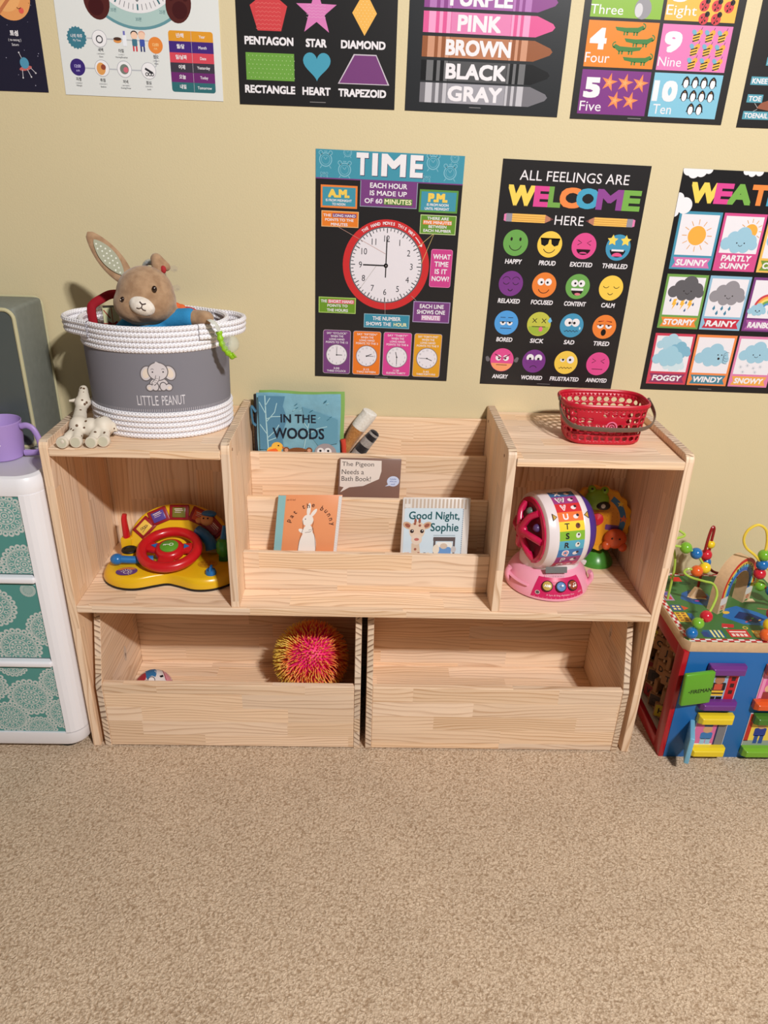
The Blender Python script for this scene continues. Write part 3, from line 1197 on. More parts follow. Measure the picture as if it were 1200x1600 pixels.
SKY = (158, 200, 220)
SUN = (242, 176, 74)
cells = ((0, 0, 'SUNNY', (76, 150, 178), (216, 120, 176)), (1, 0, 'PARTLY SUNNY', (214, 84, 142), None), (2, 0, 'CLOUDY', (244, 190, 96), (120, 150, 60)),
         (0, 1, 'STORMY', (116, 162, 80), (238, 140, 66)), (1, 1, 'RAINY', (144, 188, 214), (200, 50, 70)), (2, 1, 'RAINBOW', (124, 64, 128), (170, 90, 160)),
         (0, 2, 'FOGGY', (206, 66, 88), (146, 58, 100)), (1, 2, 'WINDY', (238, 138, 76), (70, 130, 150)), (2, 2, 'SNOWY', (222, 130, 172), (238, 170, 80)))
for i, j, nm, c, bc in cells:
    u0 = (11, 112, 214)[i]
    v0 = (85, 219, 354)[j]
    p.rect(u0, v0, u0 + 97, v0 + 123, c, 1)
    p.rect(u0 + 5.5, v0 + 6, u0 + 91.5, v0 + 92, (236, 232, 238), 2)
    m = u0 + 48.5
    cv = v0 + 50
    if bc:
        p.poly([(u0 + 5, v0 + 97), (u0 + 92, v0 + 97), (u0 + 86, v0 + 108), (u0 + 92, v0 + 119), (u0 + 5, v0 + 119), (u0 + 11, v0 + 108)], bc, 2)
        hw = min(37, len(nm) * 7.2)
        p.text(nm, m - hw, v0 + 101, m + hw, v0 + 115, WHT, 3, 0.03, 0.12)
    else:
        p.text('PARTLY', m - 35, v0 + 88, m + 35, v0 + 101, WHT, 5, 0.03, 0.12)
        p.text('SUNNY', m - 34, v0 + 105, m + 34, v0 + 118, WHT, 5, 0.03, 0.12)
    if nm == 'SUNNY':
        p.disc(m, cv, 20.5, SUN, 3, n=30)
        sunray(p, m, cv, 23, 34, (226, 160, 80), 3)
    elif nm == 'PARTLY SUNNY':
        p.rect(u0 + 5.5, v0 + 84, u0 + 91.5, v0 + 93, c, 3)
        p.disc(m + 19, cv - 14, 15, SUN, 3, n=26)
        sunray(p, m + 19, cv - 14, 18, 26, (226, 160, 80), 3, 12, (2, 3, 4, 5))
        cloud(p, m - 2, cv + 10, 0.95, SKY, 4)
    elif nm == 'CLOUDY':
        cloud(p, m, cv, 0.95, SKY, 3)
    elif nm == 'STORMY':
        cloud(p, m + 2, cv - 15, 0.95, (98, 96, 100), 3)
        for q in (-22, -3, 15):
            p.poly([(m + q, cv + 6), (m + q + 8, cv + 4), (m + q + 5, cv + 13), (m + q + 9, cv + 13), (m + q - 1, cv + 30), (m + q + 1, cv + 19), (m + q - 3, cv + 19)], (244, 186, 70), 3)
        for du, dv in ((-30, 8), (-12, 16), (8, 12), (25, 16), (8, 30)):
            drop(p, m + du, cv + dv, 9, (74, 100, 140), 3)
    elif nm == 'RAINY':
        cloud(p, m, cv - 8, 0.95, (150, 146, 152), 3)
        for du, dv in ((-25, 22), (-6, 22), (12, 22), (-16, 33), (4, 33)):
            drop(p, m + du, cv + dv, 12, (70, 130, 160), 3)
    elif nm == 'RAINBOW':
        for k, cc in enumerate(((206, 70, 80), (240, 170, 80), (248, 220, 120), (120, 170, 90), (90, 150, 200))):
            p.ring(m, cv + 20, 34 - 5 * k - 5, 34 - 5 * k, cc, 3, 24, 180, 360)
        cloud(p, m - 24, cv + 24, 0.5, SKY, 4)
        cloud(p, m + 24, cv + 24, 0.5, SKY, 4)
    elif nm == 'FOGGY':
        cloud(p, m - 10, cv - 26, 0.7, (172, 208, 224), 3, False)
        cloud(p, m + 14, cv - 8, 0.7, (130, 182, 206), 4, False)
        cloud(p, m - 8, cv + 8, 0.85, (160, 204, 222), 5, False)
        cloud(p, m + 10, cv + 26, 0.6, (206, 226, 234), 3, False)
    elif nm == 'WINDY':
        cloud(p, m - 2, cv + 2, 0.95, SKY, 3, False)
        for q in (0, 9):
            p.disc(m + 12 + q, cv - 3, 1.7, DK, 4, n=8)
        p.disc(m + 15, cv + 6, 3, DK, 4, n=10)
        for q in (0, 1, 2):
            p.arc(m + 34, cv - 2 + q * 6, 8, 60, 300 - 40 * q, 0.9, (90, 110, 130), 5)
    elif nm == 'SNOWY':
        cloud(p, m, cv - 8, 0.9, SKY, 3)
        for du, dv in ((-28, 24), (-12, 20), (4, 26), (20, 22), (-20, 36), (10, 36)):
            for k in range(3):
                a = pi * k / 3
                p.line([(m + du - 5 * cos(a), cv + dv - 5 * sin(a)), (m + du + 5 * cos(a), cv + dv + 5 * sin(a))], 0.9, (200, 206, 216), 4)
p.line([(143, 486), (176, 486)], 0.9, (140, 136, 136), 1)
done(p)

# ---- shapes poster
p = poster('wall_poster', 'black shapes poster with red pentagon, pink star, blue heart and purple trapezoid', -0.2721, 1.9337, 0.3211, 0.4826, -0.0022, (36, 35, 36))
p.poly([(65, 284), (102, 310), (89, 352), (42, 352), (28, 310)], (208, 70, 74), 1)
for k in range(9):
    v = 292 + 7 * k
    hw = 30 if v > 300 else 14
    p.line([(65 - hw + 4 + 2 * t, v + 1.3 * sin(t * 1.6)) for t in range(int(hw - 4))], 0.7, (232, 120, 116), 2)
p.star(160, 317, 42, (218, 128, 186), 1, q=0.4)
for k in range(8):
    p.line([(140 + t * 2, 306 + 5 * k + 1.0 * sin(t * 1.5)) for t in range(20 if k < 6 else 14)], 0.6, (232, 170, 208), 2) if k < 5 else None
p.poly([(256, 278), (280, 316), (256, 354), (231, 316)], (240, 184, 92), 1)
for i in range(6):
    for j in range(6):
        u, v = 256 + (i - j) * 3.6, 292 + (i + j) * 4.8
        p.disc(u, v, 0.9, (250, 214, 150), 2, n=6)
p.rect(16, 390, 114, 438, (112, 164, 70), 1)
for i in range(12):
    for j in range(6):
        p.disc(22 + i * 8 + (j % 2) * 4, 395 + j * 7.6, 0.9, (186, 212, 150), 2, n=6)
hp = []
for k in range(40):
    a = 2 * pi * k / 40
    x = 16 * sin(a) ** 3
    y = 13 * cos(a) - 5 * cos(2 * a) - 2 * cos(3 * a) - cos(4 * a)
    hp.append((160 + x * 1.75, 407 - y * 1.75))
p.poly(hp, (76, 158, 184), 1)
p.poly([(235, 386), (281, 386), (309, 439), (203, 439)], (206, 196, 206), 1)
p.poly([(237, 388), (280, 388), (305.5, 437.5), (206, 437.5)], (120, 66, 122), 2)
for t, a, b, v in (('PENTAGON', 15, 113, 362), ('STAR', 138, 180, 362.5), ('DIAMOND', 209, 299, 362.5), ('RECTANGLE', 12, 115, 447), ('HEART', 130, 188, 447), ('TRAPEZOID', 204, 303, 447.5)):
    p.text(t, a, v, b, v + 14.5, WHT, 1, 0.03)
for t, a, b, v in (('CIRCLE', 25, 105, 270), ('SQUARE', 118, 202, 270), ('OVAL', 220, 290, 270)):
    p.text(t, a, v, b, v + 12, WHT, 1, 0.03)
p.line([(145, 474), (178, 474)], 1.0, (150, 146, 146), 1)
done(p)

# ---- colours poster
p = poster('wall_poster', 'black colour-name poster with stacked crayons from purple to gray', 0.0744, 1.9329, 0.3208, 0.4826, -0.0092, (40, 42, 45))
cr = (('GRAY', 430, (120, 118, 124), (196, 194, 200), (160, 158, 166), 87, 200), ('BLACK', 390.5, (20, 20, 22), (112, 112, 114), (84, 84, 86), 80, 205), ('BROWN', 349, (150, 90, 56), (206, 150, 120), (186, 124, 90), 77, 210),
      ('PINK', 307, (222, 92, 150), (242, 162, 202), (226, 132, 180), 98, 186), ('PURPLE', 265, (140, 70, 140), (180, 120, 184), (160, 96, 164), 80, 205), ('BLUE', 223, (40, 90, 160), (120, 160, 210), (80, 130, 190), 95, 190))
for nm, v, c, lt, md, a, b in cr:
    p.rect(29, v, 257, v + 36, c, 1)
    p.poly([(257, v), (290, v + 12), (295, v + 18), (290, v + 24), (257, v + 36)], c, 1)
    p.rect(39, v, 243, v + 36, c, 2)
    for q0, q1 in ((40, 54), (61, 68), (76, 84), (206, 211), (218, 224), (230, 243)):
        p.rect(q0, v, q1, v + 36, lt, 3)
    p.rect(85, v, 205, v + 36, md, 4)
    p.text(nm, a, v + 4, b, v + 32, WHT, 5, 0.03)
p.line([(134, 472), (158, 472)], 1.0, (150, 146, 146), 1)
done(p)

# ---- numbers poster
p = poster('wall_poster', 'counting poster with numbers four, five, nine and ten beside coloured animals', 0.4217, 1.9286, 0.3233, 0.4826, -0.0073, (44, 42, 42))
GB = ((13.5, 222, (140, 184, 66), '3', 'Three'), (13.5, 307.5, (238, 136, 46), '4', 'Four'), (13.5, 392.5, (128, 58, 134), '5', 'Five'), (164, 222, (246, 184, 78), '8', 'Eight'), (164, 308, (226, 128, 184), '9', 'Nine'), (164, 392.5, (134, 196, 220), '10', 'Ten'))
pos = {'3': ((22, 236, 55, 271), (13.5, 281, 79, 297)), '4': ((20, 320, 54, 357), (15, 362.5, 65, 380)), '5': ((21, 406, 55, 443), (17, 449, 62, 467)), '8': ((170, 236, 205, 271), (166, 276, 227, 298)), '9': ((172, 320, 208, 357), (166, 364.5, 214, 381)), '10': ((166, 406, 217, 444), (172, 449, 211, 467))}
for u, v, c, n, nm in GB:
    p.rect(u, v, u + 143, v + 80, c, 1)
    p.text(n, *pos[n][0], WHT, 2, 0.045)
    p.text(nm, *pos[n][1], WHT, 2, 0.0)
for u, v, s in ((98, 322, 1), (120, 341, 1), (99, 355, -1), (122, 373, 1)):
    g = (70, 128, 66)
    p.poly([(u - s * 30, v - 5), (u - s * 8, v - 4), (u + s * 16, v - 5), (u + s * 26, v - 9), (u + s * 30, v - 4), (u + s * 18, v + 4), (u - s * 6, v + 4), (u - s * 26, v + 1)], g, 2)
    p.arc(u + s * 26, v - 7, 5, -100 if s > 0 else 280, 90 if s > 0 else 90, 2.2, g, 2)
    for q in (-10, -4, 10, 16):
        p.rect(u + q * s - 1.6, v + 3, u + q * s + 1.6, v + 9, g, 2)
for u, v in ((72, 414), (105, 414), (137, 414), (89, 446), (121, 446)):
    p.star(u, v, 17.5, (240, 140, 84), 2, q=0.36, rot=-80)
    p.star(u, v, 8, (248, 170, 110), 3, q=0.36, rot=-80)
for i in range(9):
    u, v = 236 + 26 * (i % 3), 326 + 24.3 * (i // 3)
    p.disc(u, v + 2, 7.5, (244, 190, 74), 2, 9, 16, rot=0.5)
    for q in (-3, 2, 7):
        p.line([(u - 7, v + q + 3), (u + 6, v + q - 1)], 2, (40, 34, 34), 3)
    p.disc(u + 6, v - 6, 5, (244, 170, 70), 3, n=12)
    p.disc(u - 6, v - 6, 5.5, (120, 176, 200), 3, 4, 12, rot=0.7)
    p.line([(u + 7, v - 10), (u + 9, v - 15)], 0.9, (60, 50, 50), 3)
for u, v in ((232, 408), (251, 408), (269.5, 408), (288, 408), (233, 432), (251.5, 432), (270, 432), (288.5, 432), (251.5, 456), (269.5, 456)):
    p.disc(u, v, 7.6, (36, 38, 44), 2, 10.5, 16)
    p.poly([(u - 3, v + 2), (u - 9.5, v + 6), (u - 5, v - 4)], (36, 38, 44), 2)
    p.poly([(u + 3, v + 2), (u + 9.5, v + 6), (u + 5, v - 4)], (36, 38, 44), 2)
    p.disc(u, v + 2, 5.2, (240, 240, 244), 3, 8, 14)
    p.disc(u, v - 8, 3.4, (36, 38, 44), 4, n=10)
    p.disc(u, v - 7, 1.0, (240, 170, 70), 5, n=6)
g = (150, 148, 154)
p.disc(118, 285, 17, g, 2, rv=18, n=20)
p.disc(110, 288, 8, (206, 204, 208), 3, rv=12, n=16)
p.disc(118, 262, 14, g, 2.3, n=18)
for u, v in ((240, 275), (265, 275), (290, 276), (243, 297), (268, 297)):
    p.disc(u, v, 10, (210, 66, 74), 2, 10, 16)
    p.disc(u + 6, v - 8, 5, (36, 30, 32), 3, n=12)
    for q in ((-4, -2), (3, 3), (-2, 6)):
        p.disc(u + q[0], v + q[1], 1.8, (36, 30, 32), 3, n=8)
    p.line([(u - 4, v + 9), (u + 5, v - 9)], 1, (36, 30, 32), 3)
p.line([(122, 477.5), (150, 477.5)], 1.0, (160, 156, 156), 1)
done(p)

# ---- body poster
p = poster('wall_poster', 'black body-parts poster at the right edge with a foot tagged TOE and TOENAIL', 0.7750, 1.9231, 0.3302, 0.4826, 0.0, (40, 38, 38))
for t, a, b, v in (('KNEE', 12, 46, 390), ('TOE', 12, 41, 422), ('TOENAIL', 10, 63, 453), ('LEG', 36, 70, 355)):
    p.rect(a - 2, v - 1, b + 2, v + 14, (92, 160, 178), 2)
    p.text(t, a + 1, v + 2, b - 1, v + 11.5, WHT, 3, 0.02)
SK = (150, 92, 70)
p.poly([(34, 446), (42, 436), (60, 430), (66, 300), (110, 300), (100, 450), (60, 450)], SK, 1)
p.line([(28, 437), (36, 445)], 0.9, (190, 190, 190), 3)
p.line([(28, 452), (36, 448)], 0.9, (190, 190, 190), 3)
done(p)

# ---- planets poster
p = poster('wall_poster', 'dark navy planet poster at the left edge with orange ringed planet and small satellite', -0.9949, 1.9424, 0.3302, 0.4826, 0.0, (36, 34, 52))
p.disc(282, 322, 38, (232, 160, 98), 1, n=40)
p.disc(272, 316, 30, (240, 176, 112), 2, n=36)
p.line([(232, 372), (284, 318), (318, 276)], 6, (196, 120, 78), 3)
p.disc(300, 343, 5, (226, 96, 84), 4, n=14)
p.arc(296, 336, 4, 20, 160, 1, (90, 50, 40), 4)
p.tc('토성', 278.5, 381, 8, WHT, 1, 0.03)
p.tc('( to-seong )', 278, 393, 4.6, WHT, 1, 0.0)
p.tc('Saturn', 277.5, 400.5, 4.6, WHT, 1, 0.0)
p.disc(290, 432, 9, (84, 150, 180), 2, 10, 18)
p.disc(291, 441, 13, (196, 104, 100), 1, 4, 18, rot=-0.2)
for a, b in (((284, 444), (283, 458)), ((294, 443), (300, 456)), ((301, 440), (310, 449)), ((286, 424), (282, 414))):
    p.line([a, b], 1.1, (210, 206, 210), 2)
    p.disc(b[0], b[1], 1.5, (220, 216, 220), 3, n=8)
for k in range(60):
    p.disc(random.uniform(4, 326), random.uniform(60, 476), random.uniform(0.4, 1.0), (170, 168, 190), 1, n=6)
done(p)

# ---- Korean clock poster
p = poster('wall_poster', 'white Korean clock poster with brown bear paws and a coloured word table', -0.6261, 1.9399, 0.3226, 0.4826, -0.0078, (226, 228, 226))
p.disc(163, 243, 121, (102, 150, 160), 1, n=72)
p.disc(163, 243, 116, (176, 202, 198), 2, n=72)
p.disc(163, 243, 93, (234, 232, 234), 3, n=72)
for i in range(60):
    a = radians(6 * i)
    p.line([(163 + 78 * sin(a), 243 - 78 * cos(a)), (163 + 88 * sin(a), 243 - 88 * cos(a))], 3 if i % 5 == 0 else 1.1, (60, 110, 120) if i % 5 == 0 else (110, 110, 116), 4)
for i in range(1, 13):
    a = radians(30 * i)
    p.tc(str(i), 163 + 68 * sin(a), 243 - 68 * cos(a), 12, (50, 50, 54), 4, 0.0, 0.8)
for t, u, v in (('30분', 163, 346), ('35분', 115, 332), ('25분', 211, 332)):
    p.tc(t, u, v, 5.5, (92, 130, 136), 4, 0.0)
for s in (-1, 1):
    u = 163.5 + s * 80
    p.disc(u, 318, 25, (84, 38, 36), 5, 32, 26, rot=s * 0.2)
    p.disc(u + s * 2, 328, 15, (68, 26, 28), 6, 15, 20)
    for q in (-14, 0, 14):
        p.disc(u + q, 302 + abs(q) * 0.3, 6, (68, 26, 28), 6, 7, 14)
p.line([(36, 382), (192, 382)], 2.2, (188, 190, 196), 1)
p.line([(32, 434), (175, 434)], 2.2, (188, 190, 196), 1)
p.line([(192, 388), (190, 425), (174, 434)], 2.2, (188, 190, 196), 1)
p.star(36, 382, 20, (66, 124, 142), 2, 18, 0.88)
p.tc('나의 하루', 36, 379, 5.4, WHT, 3, 0.01, 0.8)
p.tc('My Time', 36, 387, 4, WHT, 3, 0.0, 0.8)
for u, v in ((81, 382), (80, 433), (125, 433), (174, 434)):
    p.disc(u, v, 15, (176, 176, 182), 2, n=26)
    p.disc(u, v, 14, (240, 238, 240), 3, n=26)
p.ring(81, 383, 5, 7, (60, 60, 64), 4, 16)
p.disc(78, 434, 9, (226, 160, 90), 4, 11, 16)
p.disc(83, 431, 5, (150, 76, 56), 5, n=12)
p.disc(125, 433, 9, (120, 130, 120), 4, n=16)
p.disc(128, 434, 5, (214, 110, 126), 5, n=12)
p.line([(167, 430), (182, 438)], 4, (50, 50, 54), 4)
for u in (170, 176, 181):
    p.ring(u, 440, 2, 3.4, (50, 50, 54), 5, 12)
p.disc(117, 384, 8, (226, 150, 80), 3, 4, 14)
p.disc(117, 381, 8, (80, 56, 46), 4, 3, 14)
p.rect(127, 374, 135, 393, (238, 240, 246), 3, 2)
p.rect(129, 367, 133, 374, (120, 120, 190), 3)
for u, c, hc in ((151, (70, 120, 140), (40, 32, 36)), (166, (70, 90, 170), (226, 170, 150))):
    p.disc(u, 374, 6.5, (244, 206, 180), 4, n=14)
    p.disc(u, 371, 7, hc, 3, 5.5, 14)
    p.rect(u - 5, 380, u + 5, 392, c, 5, 2)
    for q in (-3, 3):
        p.rect(u + q - 1.5, 392, u + q + 1.5, 401, (206, 60, 70) if u < 160 else (50, 60, 110), 4)
p.disc(192, 389, 14.5, (232, 138, 62), 2, n=26)
p.tc('12:00', 192, 388, 5.4, (250, 214, 150), 3, 0.01, 0.8)
p.tc('P.M.', 192, 395, 3.4, (250, 214, 150), 3, 0.01)
p.disc(31, 433, 15, (62, 44, 118), 2, n=26)
p.tc('12:00', 31, 431, 5.6, (206, 196, 240), 3, 0.01, 0.8)
p.tc('A.M.', 31, 439, 3.4, (206, 196, 240), 3, 0.01)
for t, t2, t3, u, v in (('새벽', '( sae-byeok )', 'Dawn', 81, 401), ('아침', '( a-chim )', 'Morning/Breakfast', 122, 401), ('정오', '( jeong-o )', 'Noon', 191, 409), ('자정', '( ja-jeong )', 'Midnight', 30, 454), ('취침', '( chwi-chim )', 'Bedtime', 79, 454), ('저녁', '( jeo-nyeok )', 'Evening/Dinner', 125, 455), ('점심', '( jeom-sim )', 'Lunch', 172, 455)):
    p.tc(t, u, v, 5.2, (50, 50, 54), 3, 0.01)
    p.tc(t2, u, v + 7, 2.6, (110, 110, 116), 3, 0.0)
    p.tc(t3, u, v + 11.8, 2.8, (60, 60, 66), 3, 0.0)
rows = (('년/해', 'Year', (226, 156, 50)), ('월/달', 'Month', (70, 44, 124)), ('일/날짜', 'Date', (214, 76, 92)), ('어제', 'Yesterday', (66, 60, 72)), ('오늘', 'Today', (112, 46, 112)), ('내일', 'Tomorrow', (52, 110, 116)))
vv = (362, 380, 399.5, 417, 434, 451.5, 469)
for k, (a, b, c) in enumerate(rows):
    if k == 0:
        p.rect(219, 362, 308, 375, c, 1, 5)
        p.rect(219, 368, 308, vv[1], c, 2)
    elif k == 5:
        p.rect(219, 456, 308, 469, c, 1, 5)
        p.rect(219, vv[5], 308, 462, c, 2)
    else:
        p.rect(219, vv[k], 308, vv[k + 1], c, 2)
    p.rect(264, vv[k] + 0.5, 264.6, vv[k + 1] - 0.5, (200, 190, 200), 3)
    m = (vv[k] + vv[k + 1]) / 2
    p.tc(a, 242, m - 1, 6.4, WHT, 4, 0.02)
    p.tc(b, 286, m, 5.4, WHT, 4, 0.01)
done(p)

# faint putty marks on the wall above the rope basket
for x, z, lb in ((-0.4405, 1.119, 'upper faint grey smudge on the wall above the rope basket'), (-0.4385, 1.077, 'lower faint grey smudge on the wall above the rope basket')):
    q = P2(plane_map((x, -0.0003, z), (1, 0, 0), (0, 0, -1)), rough=0.7, spec=0.2)
    q.poly([(9 * cos(2 * pi * k / 22) * (1 + 0.18 * sin(3 * k)), 7 * sin(2 * pi * k / 22) * (1 + 0.2 * cos(2.2 * k))) for k in range(22)], (210, 194, 162), 1)
    q.poly([(2 + 4 * cos(2 * pi * k / 14), 3 + 2 * sin(2 * pi * k / 14)) for k in range(14)], (196, 182, 154), 2)
    o = q.mb.build('wall_mark')
    tag(o, lb, 'mark')
# ------------------------------------------------------------------ rope basket with soft toys
ROPE = rope_material()


def rope(mb, pts, r, closed=False, n=8):
    pts = [Vector(p) for p in pts]
    m = len(pts)
    rings, us = [], [0.0]
    for i in range(m):
        t = (pts[(i + 1) % m] - pts[(i - 1) % m]) if closed else (pts[min(i + 1, m - 1)] - pts[max(i - 1, 0)])
        t.normalize()
        nrm = t.cross(Vector((0, 0, 1))).normalized()
        bn = t.cross(nrm)
        rings.append([pts[i] + (nrm * cos(2 * pi * k / n) + bn * sin(2 * pi * k / n)) * r for k in range(n)])
        us.append(us[-1] + (pts[(i + 1) % m] - pts[i]).length)
    vs = [p for q in rings for p in q]
    fs, uv = [], []
    for j in range(m if closed else m - 1):
        for i in range(n):
            k = (i + 1) % n
            j1 = (j + 1) % m
            fs.append([j * n + i, j * n + k, j1 * n + k, j1 * n + i])
            v0, v1 = 2 * pi * r * i / n, 2 * pi * r * (i + 1) / n
            uv.append([(us[j], v0), (us[j], v1), (us[j + 1], v1), (us[j + 1], v0)])
    mb.add(vs, fs, ROPE, True, None, uv)


BX, BY = -0.457, -0.137
bask = thing('rope_basket', 'round white rope basket with grey middle band and baby elephant patch, full of toys', 'basket', (BX, BY, ZS))


def ell(rx, ry, z, n=96):
    return [(BX + rx * cos(2 * pi * k / n), BY + ry * sin(2 * pi * k / n), z) for k in range(n)]


def brx(z):
    return 0.1485 + 0.0045 * (z - 0.80) / 0.24


def bry(z):
    return 0.1165 + 0.0075 * (z - 0.80) / 0.24


mb = MB()
for k in range(5):
    z = ZS + 0.0065 + 0.0118 * k
    rope(mb, ell(brx(z), bry(z), z), 0.0064, True)
mb.build('rope_band', bask)
mb = MB()
for k in range(5):
    z = 0.9925 + 0.0107 * k
    rope(mb, ell(brx(z), bry(z), z), 0.0058, True)
mb.build('rope_band', bask)
mb = MB()
GREY = paint((134, 132, 140), 0.9, 0.1, bump=0.0004, scale=1500)
mb.loft([ell(brx(z) + 0.0015, bry(z) + 0.0015, z) for z in (0.855, 0.875, 0.9, 0.93, 0.96, 0.985, 0.992)], GREY, True, cap0=False, cap1=False)
mb.build('fabric_band', bask)
mb = MB()
LIN = paint((176, 168, 170), 0.9, 0.1, bump=0.0006, scale=400)
mb.loft([ell(brx(z) - 0.004, bry(z) - 0.004, z) for z in (1.036, 0.99, 0.9, 0.81)], LIN, True, cap0=False, cap1=True)
mb.build('lining', bask)
for s in (-1, 1):
    mb = MB()
    for k in range(3):
        z = 1.0365 - 0.0107 * k
        e = 0.0 if k == 0 else -0.001 * k
        P = [(s * 0.112, -0.09), (s * 0.138, -0.072), (s * (0.168 + e), -0.05), (s * (0.186 + e), -0.02), (s * (0.1895 + e), 0.008), (s * (0.182 + e), 0.038), (s * (0.16 + e), 0.062), (s * 0.13, 0.074), (s * 0.1, 0.088)]
        pp = catmull([Vector((BX + a, BY + b, z)) for a, b in P], 5, False)
        rope(mb, pp, 0.0058)
    mb.build('handle', bask)


def bmap(th0, z0):
    def f(u, v, h):
        z = z0 - v / 1000
        t = th0 + u / 1000 / 0.152
        return Vector((BX + (brx(z) + 0.0015 + h) * sin(t), BY - (bry(z) + 0.0015 + h) * cos(t), z))
    return f


# baby elephant patch
q = P2(bmap(0.195, 0.943), rough=0.9, spec=0.1, base=0.0004, sub=9)
OUT, EL, CREAM, ELD = (108, 102, 104), (214, 206, 208), (232, 216, 200), (150, 142, 144)


def eldisc(u, v, a, b, rot=0.0, c=EL, l=2, o=2.0):
    q.disc(u, v, a + o, OUT, l - 1.0, b + o, 26, rot=rot)
    q.disc(u, v, a, c, l, b, 26, rot=rot)


for s in (-1, 1):
    eldisc(s * 23, -3, 11, 15, -s * 0.35, l=2)
    q.disc(s * 23.5, -3, 7, CREAM, 3, 11, 20, rot=-s * 0.35)
eldisc(0, 20, 18, 13, l=3)
eldisc(0, -7, 19, 18, l=4.2)
q.poly([(-7, -22), (-2, -28), (5, -24), (9, -20), (0, -18)], EL, 5.2)
for s in (-1, 1):
    eldisc(s * 19, 27, 6.5, 6.5, l=5)
    eldisc(s * 8, 25, 6, 8, l=5.6)
    q.disc(s * 20, 28, 3.2, CREAM, 6.2, n=14)
    q.disc(s * 10.5, -6, 1.6, (50, 46, 50), 7, n=10)
    q.arc(s * 10.5, -9.5, 3.2, 210, 330, 0.9, OUT, 7)
q.line([(-1, 2), (-3, 10), (-8, 16), (-12, 20)], 9, OUT, 7)
q.line([(-1, 2), (-3, 10), (-8, 16), (-12, 19)], 6.5, EL, 7.6)
for v in (7, 11, 15):
    q.line([(-6 - (v - 7) * 0.4, v), (-1 - (v - 7) * 0.5, v + 1)], 0.8, ELD, 8.2)
q.mb.build('elephant_patch', bask)
q = P2(bmap(0.195, 0.887), rough=0.85, spec=0.1, base=0.0005, sub=8)
q.text('LITTLE', -49, -11, -5, 10, (226, 222, 228), 1, 0.0)
q.text('PEANUT', 2, -11, 51, 10, (226, 222, 228), 1, 0.0)
q.mb.build('lettering', bask)
q = P2(bmap(0.0, 0.8625), rough=0.9, spec=0.1, base=0.001)
for k in range(-52, 53):
    q.line([(k * 4.6, 0), (k * 4.6 + 0.8, -6)], 0.9, (214, 208, 214), 1)
q.mb.build('stitching', bask)
q = P2(bmap(0.0, 0.8625), rough=0.9, spec=0.1, base=0.001)
for k in range(-52, 53):
    q.line([(k * 4.6, -124), (k * 4.6 + 0.8, -129)], 0.9, (214, 208, 214), 1)
q.mb.build('stitching', bask)

# plush rabbit
FUR = plush_material((158, 124, 94), (180, 146, 114))
FURD = plush_material((140, 106, 80), (166, 130, 100))
rab = thing('plush_rabbit', 'brown plush rabbit in a blue jacket sitting in the rope basket', 'soft toy', (-0.455, -0.16, 0.90))
H = Vector((-0.455, -0.19, 1.093))
fwd = Vector((0.13, -0.985, -0.10)).normalized()
blob('body', [('e', H, (0.058, 0.056, 0.056)), ('e', H + Vector((-0.014, -0.008, -0.018)), (0.05, 0.05, 0.042)), ('e', H + Vector((0.016, -0.006, -0.012)), (0.046, 0.05, 0.044)),
              ('e', H + Vector((0.004, -0.035, -0.018)), (0.03, 0.03, 0.026)), ('e', (-0.455, -0.165, 1.03), (0.05, 0.045, 0.05)), ('e', (-0.455, -0.15, 0.96), (0.07, 0.06, 0.075)),
              ('c', (-0.41, -0.185, 1.045), (-0.345, -0.205, 1.05), 0.019, 0.017), ('e', (-0.334, -0.21, 1.052), (0.02, 0.016, 0.015)),
              ('c', (-0.50, -0.17, 1.03), (-0.53, -0.19, 0.985), 0.02, 0.018)], FUR, rab, 0.0045, 4)
ear_n = Vector((0.28, -0.93, 0.22)).normalized()
a, b = Vector((-0.487, -0.19, 1.118)), Vector((-0.560, -0.18, 1.208))
ax = (b - a).normalized()
sd = ax.cross(ear_n).normalized()
nn = sd.cross(ax).normalized()
EM = Matrix((sd, nn, ax)).transposed().to_4x4()
mb = MB()
L = (b - a).length
rings = []
for k in range(25):
    t = k / 24
    wv = 0.0235 * (sin(pi * (0.12 + 0.85 * t) ** 0.92) ** 0.62) if t < 1 else 0.0
    wv = max(wv, 0.0015)
    th = 0.008 * (1 - 0.5 * t)
    rings.append([(wv * cos(2 * pi * i / 20), th * sin(2 * pi * i / 20) * (wv / 0.0235) ** 0.4, L * t) for i in range(20)])
mb.loft(rings, FUR, True, Matrix.Translation(a) @ EM)
ear = mb.build('ear', rab)
q = P2(lambda u, v, h: a + sd * (u / 1000) * (1) + ax * (v / 1000) + nn * (-0.0 + h) * 1.0, rough=0.9, spec=0.1)
sg = 1 if nn.dot(ear_n) > 0 else -1
q.f = lambda u, v, h: a + sd * (u / 1000) + ax * (v / 1000) + nn * (sg * (0.0098 + h) * (1 - 0.45 * v / 115))
q.poly([(15.5 * sin(pi * k / 30) ** 0.7, 12 + 86 * (k / 30)) for k in range(31)] + [(-15.5 * sin(pi * k / 30) ** 0.7, 12 + 86 * (k / 30)) for k in range(29, 0, -1)], (168, 168, 146), 1)
for k in range(9):
    for j in range(3):
        u, v = (j - 1) * 8 + (k % 2) * 4 - 2, 20 + k * 8.6
        if abs(u) < 13 * sin(pi * min(max((v - 12) / 86, 0), 1)) ** 0.75 - 2:
            q.disc(u, v, 1.7, (224, 224, 210), 2, n=12)
o = q.mb.build('ear_lining', rab)
o['label'] = 'grey-green dotted ear lining'
nest(o, ear)
ear = blob('ear', [('c', (-0.432, -0.165, 1.138), (-0.436, -0.155, 1.158), 0.012, 0.012), ('c', (-0.436, -0.155, 1.158), (-0.418, -0.15, 1.142), 0.012, 0.009)], FUR, rab, 0.003, 3)
